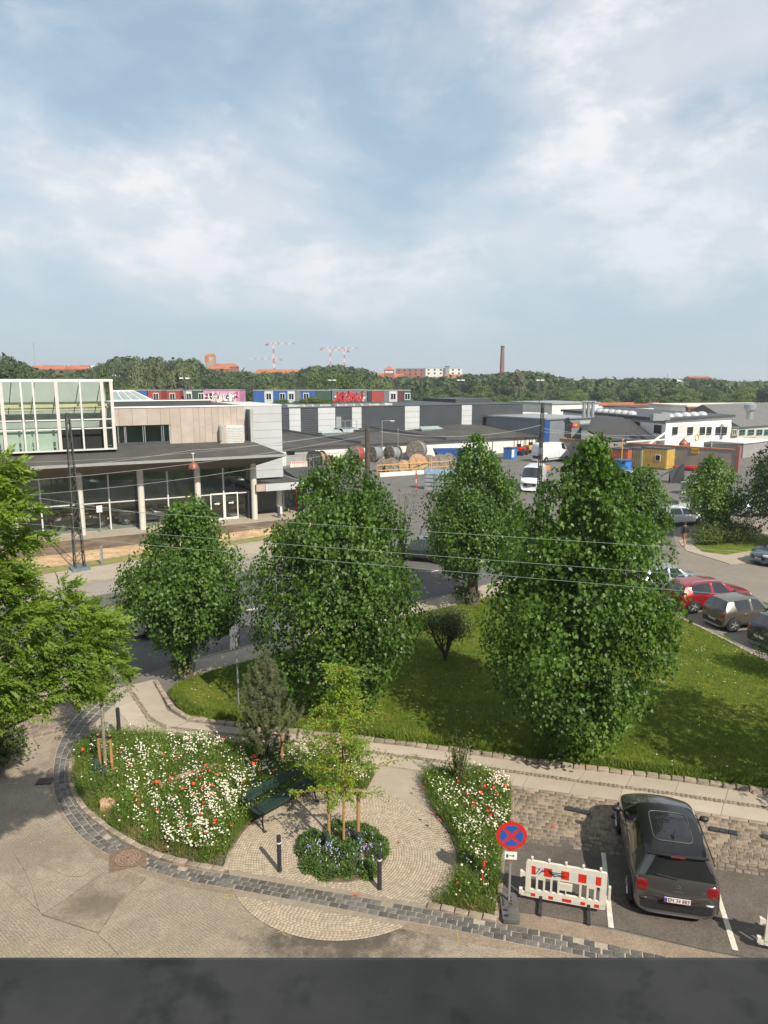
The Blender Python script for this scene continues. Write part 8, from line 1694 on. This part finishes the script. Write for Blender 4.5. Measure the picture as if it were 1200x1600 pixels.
# the wood as one mass further back, over gently rising ground
hm = MB(); nx = 60; vs = []
for j, (Y, hh) in enumerate(((300, 2), (420, 5), (700, 8), (1300, 9), (2600, 6))):
    for i in range(nx+1): x = (-1+2*i/nx)*Y*1.1; vs.append((x, Y, hh+1.2*math.sin(x*.013+j)))
fs = [(j*(nx+1)+i, j*(nx+1)+i+1, (j+1)*(nx+1)+i+1, (j+1)*(nx+1)+i) for j in range(4) for i in range(nx)]
hm.add(vs, fs); hm.add([(x, 300, -1) for x in (-330, 330)]+[(330, 300, 2.5), (-330, 300, 2.5)], [(0, 1, 2, 3)]); tag(hm.build('far_ground', M_bank), kind='structure')
r = np.random.RandomState(5); Pn, Nn, Sn = [], [], []
for k in range(900):
    Y = r.uniform(300, 900); x = r.uniform(-.62, .62)*Y; px = 600+x/Y*FPX; top = H+Y*(595.5-(outline(px)+r.uniform(1, 7)))/FPX; rad = r.uniform(5, 9); cz = min(top-rad*.8, 16); n = 150
    v = unit(r.normal(0, 1, (n, 3))); v[:, 2] = np.abs(v[:, 2]); Pn.append(np.array([x, Y, cz])+v*rad*np.array([1, 1, .8])*r.uniform(.8, 1.05, (n, 1))); Nn.append(v+r.normal(0, .3, (n, 3))); Sn.append(r.uniform(1.2, 2.4, n))
Pn, Nn, Sn = np.concatenate(Pn), unit(np.concatenate(Nn)), np.concatenate(Sn); ax = unit(np.cross(Nn, r.normal(0, 1, Nn.shape))); o = leafcloud('distant_wood', Pn, ax, Nn, Sn, Sn*.5, M_fleaf[1]); tag(o, 'distant wooded land reaching the skyline behind the nearer trees', 'wood', kind='stuff')
# low scrub between yard and wood at the right
# ================================================ far town
def house(nm, label, px0, px1, pyt, pyr, Y, wallm, roofm, depth=12, hip=0.0, cat='building', grp=None):
    """pyt eaves, pyr ridge"""
    a, b = P(px0, pyt, Y), P(px1, pyt, Y); zr_ = P(px0, pyr, Y+depth/2).z; L_ = b.x-a.x; t = thing(nm, label, cat, (a.x, Y, 0), 0, grp); MB().box(0, L_, 0, depth, 0, a.z).build('wall', wallm, t)
    if zr_ > a.z+.05: MB().add([(-.3, -.3, a.z), (L_+.3, -.3, a.z), (L_-hip, depth/2, zr_), (hip, depth/2, zr_), (-.3, depth+.3, a.z), (L_+.3, depth+.3, a.z)], [(0, 1, 2, 3), (3, 2, 5, 4), (0, 3, 4), (1, 5, 2)]).build('roof', roofm, t)
    else: MB().box(-.3, L_+.3, -.3, depth+.3, a.z, a.z+.5).build('roof', roofm, t)
    n_ = max(2, int(L_/4.5)); nr = 2
    for k in range(n_):
        for j in range(nr): MB().box(L_*(k+.35)/n_, L_*(k+.65)/n_, -.06, -.01, a.z-2.2-3*j, a.z-.8-3*j).build('window', M_glassd, t)
    return t
M_lw = mat('far_white_wall', (.60, .60, .57), .8, .05, .3)
for i, (a, b, e, rg, Y, wm, rm, lb) in enumerate(((44, 100, 577.5, 570.5, 520, M_brick, M_tile, 'long red roofed block at the far left of the skyline'), (102, 137, 577, 570.5, 540, M_brick, M_tile, 'red roofed block right of the long one on the left skyline'), (136, 146, 576, 571, 500, M_lw, M_cream, 'small white building at the end of the left red roofs'), (175, 184, 578, 573, 500, M_lw, M_tile, 'small pale house between the round tree and the feathery group'),
    (398, 432, 584, 577, 520, M_brick, M_tile, 'red roofed block below the left crane'), (430, 456, 583, 577.5, 560, M_brick, M_tile, 'red roofed block right of the left crane base'), (448, 476, 584, 577, 540, M_brick, M_tile, 'brick block with a white roof box left of the big rounded tree'), (583, 612, 590, 583, 480, M_brick, M_tile, 'orange red roof left of the square brick tower'), (612, 634, 590, 584, 490, M_brick, M_tile, 'orange red roof right of the square brick tower'), (694, 737, 592, 585, 470, M_brick, M_tile, 'long orange red roof below the white hospital block'), (778, 792, 592, 587, 470, M_brick, M_tile, 'small red roof at the foot of the tall chimney'), (1078, 1112, 590, 587.5, 700, M_brick, M_tile, 'faint red roofs on the right skyline'), (1054, 1068, 596, 592.5, 420, M_lw, M_lw, 'small white roof in the wood at the right'))):
    house('far_house', lb, a, b, e, rg, Y, wm, rm, 14, 1.0)
house('brick_block', 'long flat brick building right of the square brick tower', 619, 663, 576, 576, 600, M_brick, M_cream, 18); house('white_block', 'wide white flat roofed block on the skyline', 665, 722, 575, 575, 620, M_lw, M_steel, 25); q = P(699, 573, 618); t = thing('service_shaft', 'thin dark shaft in the middle of the wide white block', 'tower', (q.x, q.y-1, 0)); MB().box(-1.6, 1.6, 0, 2, 0, q.z).build('shaft', M_steel, t); MB().box(-2, 2, -.4, 2.4, q.z, q.z+.5).build('cap', M_dark, t)
q = P(608, 578, 470); q2 = P(608, 571.5, 470); t = thing('brick_tower', 'square brick tower with a pointed red roof', 'tower', (q.x, q.y, 0)); MB().box(-3.2, 3.2, -3.2, 3.2, 0, q.z).build('wall', M_brick, t); MB().add([(-3.7, -3.7, q.z), (3.7, -3.7, q.z), (3.7, 3.7, q.z), (-3.7, 3.7, q.z), (0, 0, q2.z)], [(0, 1, 4), (1, 2, 4), (2, 3, 4), (3, 0, 4)]).build('roof', M_tile, t); MB().box(-2.6, 2.6, -3.25, -3.2, q.z-2, q.z-.6).build('window_band', M_cream, t)
# church: stepped red gable tower and nave
Yc = 620; q = P(321, 576, Yc); k = Yc/FPX; t = thing('church', 'red roofed church with a tall stepped tower on the left skyline', 'church', (q.x, Yc, 0)); z0_ = q.z; ztow = P(321, 556, Yc).z; zpk = P(330, 552.5, Yc).z; wt = 13*k
MB().box(0, wt, 0, 9, 0, ztow).build('tower', mat('church_brick', (.34, .24, .17), .9, .1, .3), t); rt = MB(); rt.add([(0, -.2, ztow), (wt, -.2, ztow), (wt*.9, 2, zpk), (wt*.2, 2, zpk), (0, 9, ztow), (wt, 9, ztow), (wt*.9, 7, zpk), (wt*.2, 7, zpk)], [(0, 1, 2, 3), (3, 2, 6, 7), (7, 6, 5, 4), (0, 3, 7, 4), (1, 5, 6, 2)]); rt.build('tower_roof', M_tile, t); MB().box(-.1, wt*.42, -.25, -.02, ztow-9*k, ztow).build('tower_face', M_tile, t)
for j in range(3): MB().box(wt*(.52+.14*j), wt*(.58+.14*j), -.15, -.02, ztow-8*k+j*.6, ztow-1).build('tower_niche', M_cream, t)
zn = P(340, 573, Yc).z; zn2 = P(340, 567.5, Yc).z; MB().box(wt, wt+33*k, 1, 15, 0, zn).build('nave', M_brick, t); MB().add([(wt, .5, zn), (wt+34*k, .5, zn), (wt+30*k, 8, zn2), (wt, 8, zn2), (wt+34*k, 15.5, zn), (wt, 15.5, zn)], [(0, 1, 2, 3), (3, 2, 4, 5), (1, 4, 2)]).build('nave_roof', M_tile, t); MB().add([(wt*.3, -6, zn-2), (wt+28*k, -6, zn-2), (wt+24*k, -1, zn), (wt*.5, -1, zn)], [(0, 1, 2, 3)]).build('aisle_roof', M_tile, t); MB().box(wt*.35, wt+27*k, -5.7, -1.2, 0, zn-2).build('aisle', M_brick, t)
# tall chimney
q = P(785, 540.5, 470); q0 = P(784, 590, 470); t = thing('factory_chimney', 'tall slim brick chimney on the skyline', 'chimney', (q0.x, 470, 0)); MB().lathe([(1.9, 0), (1.55, q.z*.5), (1.15, q.z-.8)], 14).build('shaft', mat('chimney_brick', (.20, .10, .075), .9, .1, .3), t, True); MB().lathe([(1.3, q.z-.8), (1.35, q.z), (1.0, q.z)], 14).build('rim', M_dark, t)
def aerial(label, px, pyt, Y): q = P(px, pyt, Y); t = thing('radio_mast', label, 'mast', (q.x, Y, 0)); MB().cyl((0, 0), .35, 0, q.z, 5, .2).build('mast', M_steel, t); MB().box(-.6, .6, -.3, .3, q.z*.9, q.z*.91).build('aerial', M_steel, t)
aerial('very thin radio mast above the left red roofs', 52, 534, 700); aerial('thin radio mast on the right skyline', 1043, 583, 600)
# tower cranes
M_crr = mat('crane_red', (.45, .05, .05), .6, .05, 1); M_crw = mat('crane_white', (.62, .60, .60), .6, .05, 1)
def crane(label, px, pyj, Y, jl, jr, tilt=0.0, pyb=600):
    k = Y/FPX; q = P(px, pyj, Y); zj = q.z; zb = 0; t = thing('tower_crane', label, 'tower crane', (q.x, Y, 0), 0, 'tower cranes on the skyline'); wd = 1.5*k; nseg = 14; z_lo = P(px, 590, Y).z
    seg = (zj-z_lo)/nseg; n2 = int(zj/seg)
    for i in range(n2):
        mb = MB(); z = zj-(i+1)*seg; hw_ = wd/2
        for sx, sy in ((-1, -1), (1, -1), (1, 1), (-1, 1)): mb.box(sx*hw_-.22, sx*hw_+.22, sy*hw_-.22, sy*hw_+.22, z, z+seg)
        mb.tube([(-hw_, -hw_, z), (hw_, -hw_, z+seg)], .2, 4); mb.tube([(hw_, -hw_, z), (-hw_, -hw_, z+seg)], .2, 4); mb.build('mast_section', M_crr if (i//2) % 2 else M_crw, t)
    def jib(x0, x1, nm, sl):
        n_ = max(2, int(abs(x1-x0)/(5*k)))
        for i in range(n_):
            a, b = x0+(x1-x0)*i/n_, x0+(x1-x0)*(i+1)/n_; za, zb_ = zj+abs(a)*sl, zj+abs(b)*sl; hh = 2.3*k*(1-.5*i/n_) if nm == 'jib' else 1.8*k; mb = MB()
            mb.tube([(a, -.6, za), (b, -.6, zb_)], .22, 4); mb.tube([(a, .6, za), (b, .6, zb_)], .22, 4); mb.tube([(a, 0, za+hh), (b, 0, zb_+hh)], .22, 4); mb.tube([(a, 0, za+hh), ((a+b)/2, -.6, (za+zb_)/2), (b, 0, zb_+hh)], .16, 4); mb.build(nm+'_section', M_crr if i % 2 else M_crw, t)
    jib(0, jl*k, 'jib', tilt); jib(0, jr*k, 'counter_jib', 0)
    s_ = 1 if jr > 0 else -1; MB().box(jr*k-1.5, jr*k+1.5, -1.2, 1.2, zj-2.2*k, zj).build('counterweight', M_crr, t); MB().box(-wd*.6, wd*.6, -1.3, 1.3, zj-.2, zj+1.5*k).build('cab', M_crr, t); MB().tube([(-wd/2, 0, zj), (0, 0, zj+5.5*k), (wd/2, 0, zj)], .3, 4).build('apex', M_crr, t)
crane('tower crane with its jib to the right, the leftmost full crane', 427, 537.5, 900, 33, -10); crane('lower crane behind the leftmost one, its jib pointing left', 429, 561, 1150, -38, 10); crane('tower crane left of the right hand pair, jib to the right', 516, 544.5, 1000, 42, -14); crane('shorter tower crane of the right hand pair, jib to the left', 538, 548, 900, -26, 6, -.0)
# ================================================ the house the view is taken from
fac = thing('apartment_building', 'brick apartment house whose window ledge is at the bottom', 'building', (0, 0, 0)); MB().box(-24, 24, -12.5, -.35, 0, 12.3).build('wall', mat('yellow_brick_wall', (.30, .22, .15), .9, .12, 2), fac); MB().box(-24.3, 24.3, -12.8, -.05, 12.303, 12.5).build('roof', M_roof, fac)  # unseen bulk shades the ledge; cut low to keep its shadow out of view
zs3 = H-.272; yl_ = .272/math.tan(PITCH+math.atan(690/FPX))
def ledge():
    m, t, b = _nodes('dark_zinc_ledge'); ns = t.nodes; lk = t.links; tcn = ns.new('ShaderNodeTexCoord')
    def nz(s, d, lo, hi, a, c):
        n = ns.new('ShaderNodeTexNoise'); n.inputs['Scale'].default_value = s; n.inputs['Detail'].default_value = d; n.inputs['Roughness'].default_value = .5; lk.new(tcn.outputs['Object'], n.inputs[0]); q = ns.new('ShaderNodeMapRange'); lk.new(n.outputs[0], q.inputs[0]); q.inputs[1].default_value = lo; q.inputs[2].default_value = hi; q.inputs[3].default_value = a; q.inputs[4].default_value = c; return q.outputs[0]
    mm = ns.new('ShaderNodeMath'); mm.operation = 'MULTIPLY'; lk.new(nz(22, 4, .35, .65, .72, 1.2), mm.inputs[0]); lk.new(nz(48, 3, .30, .45, .55, 1.0), mm.inputs[1]); cb = ns.new('ShaderNodeMixRGB'); cb.blend_type = 'MULTIPLY'; cb.inputs[0].default_value = 1; cb.inputs[1].default_value = (.13, .118, .100, 1)
    xx = ns.new('ShaderNodeCombineXYZ'); [lk.new(mm.outputs[0], xx.inputs[i]) for i in range(3)]; lk.new(xx.outputs[0], cb.inputs[2]); lk.new(cb.outputs[0], b.inputs['Base Color']); b.inputs['Roughness'].default_value = .75; return m
tag(MB().box(-1.6, 1.6, -.35, yl_, zs3-.04, zs3).build('window_ledge', ledge(), None, bevel=.004), kind='structure')
# ================================================ haze
hz_m = bpy.data.materials.new('haze'); hz_m.use_nodes = True; t_ = hz_m.node_tree; [t_.nodes.remove(n) for n in list(t_.nodes) if n.type == 'BSDF_PRINCIPLED']; pv = t_.nodes.new('ShaderNodeVolumePrincipled'); pv.inputs['Color'].default_value = (.86, .93, 1, 1); pv.inputs['Density'].default_value = .0003; pv.inputs['Anisotropy'].default_value = .2
o_ = [n for n in t_.nodes if n.type == 'OUTPUT_MATERIAL'][0]; t_.links.new(pv.outputs[0], o_.inputs['Volume'])
tag(MB().box(-3900, 3900, -32, 3900, -2, 75).build('haze', hz_m), 'thin summer haze lying over the whole view', 'haze', kind='stuff')
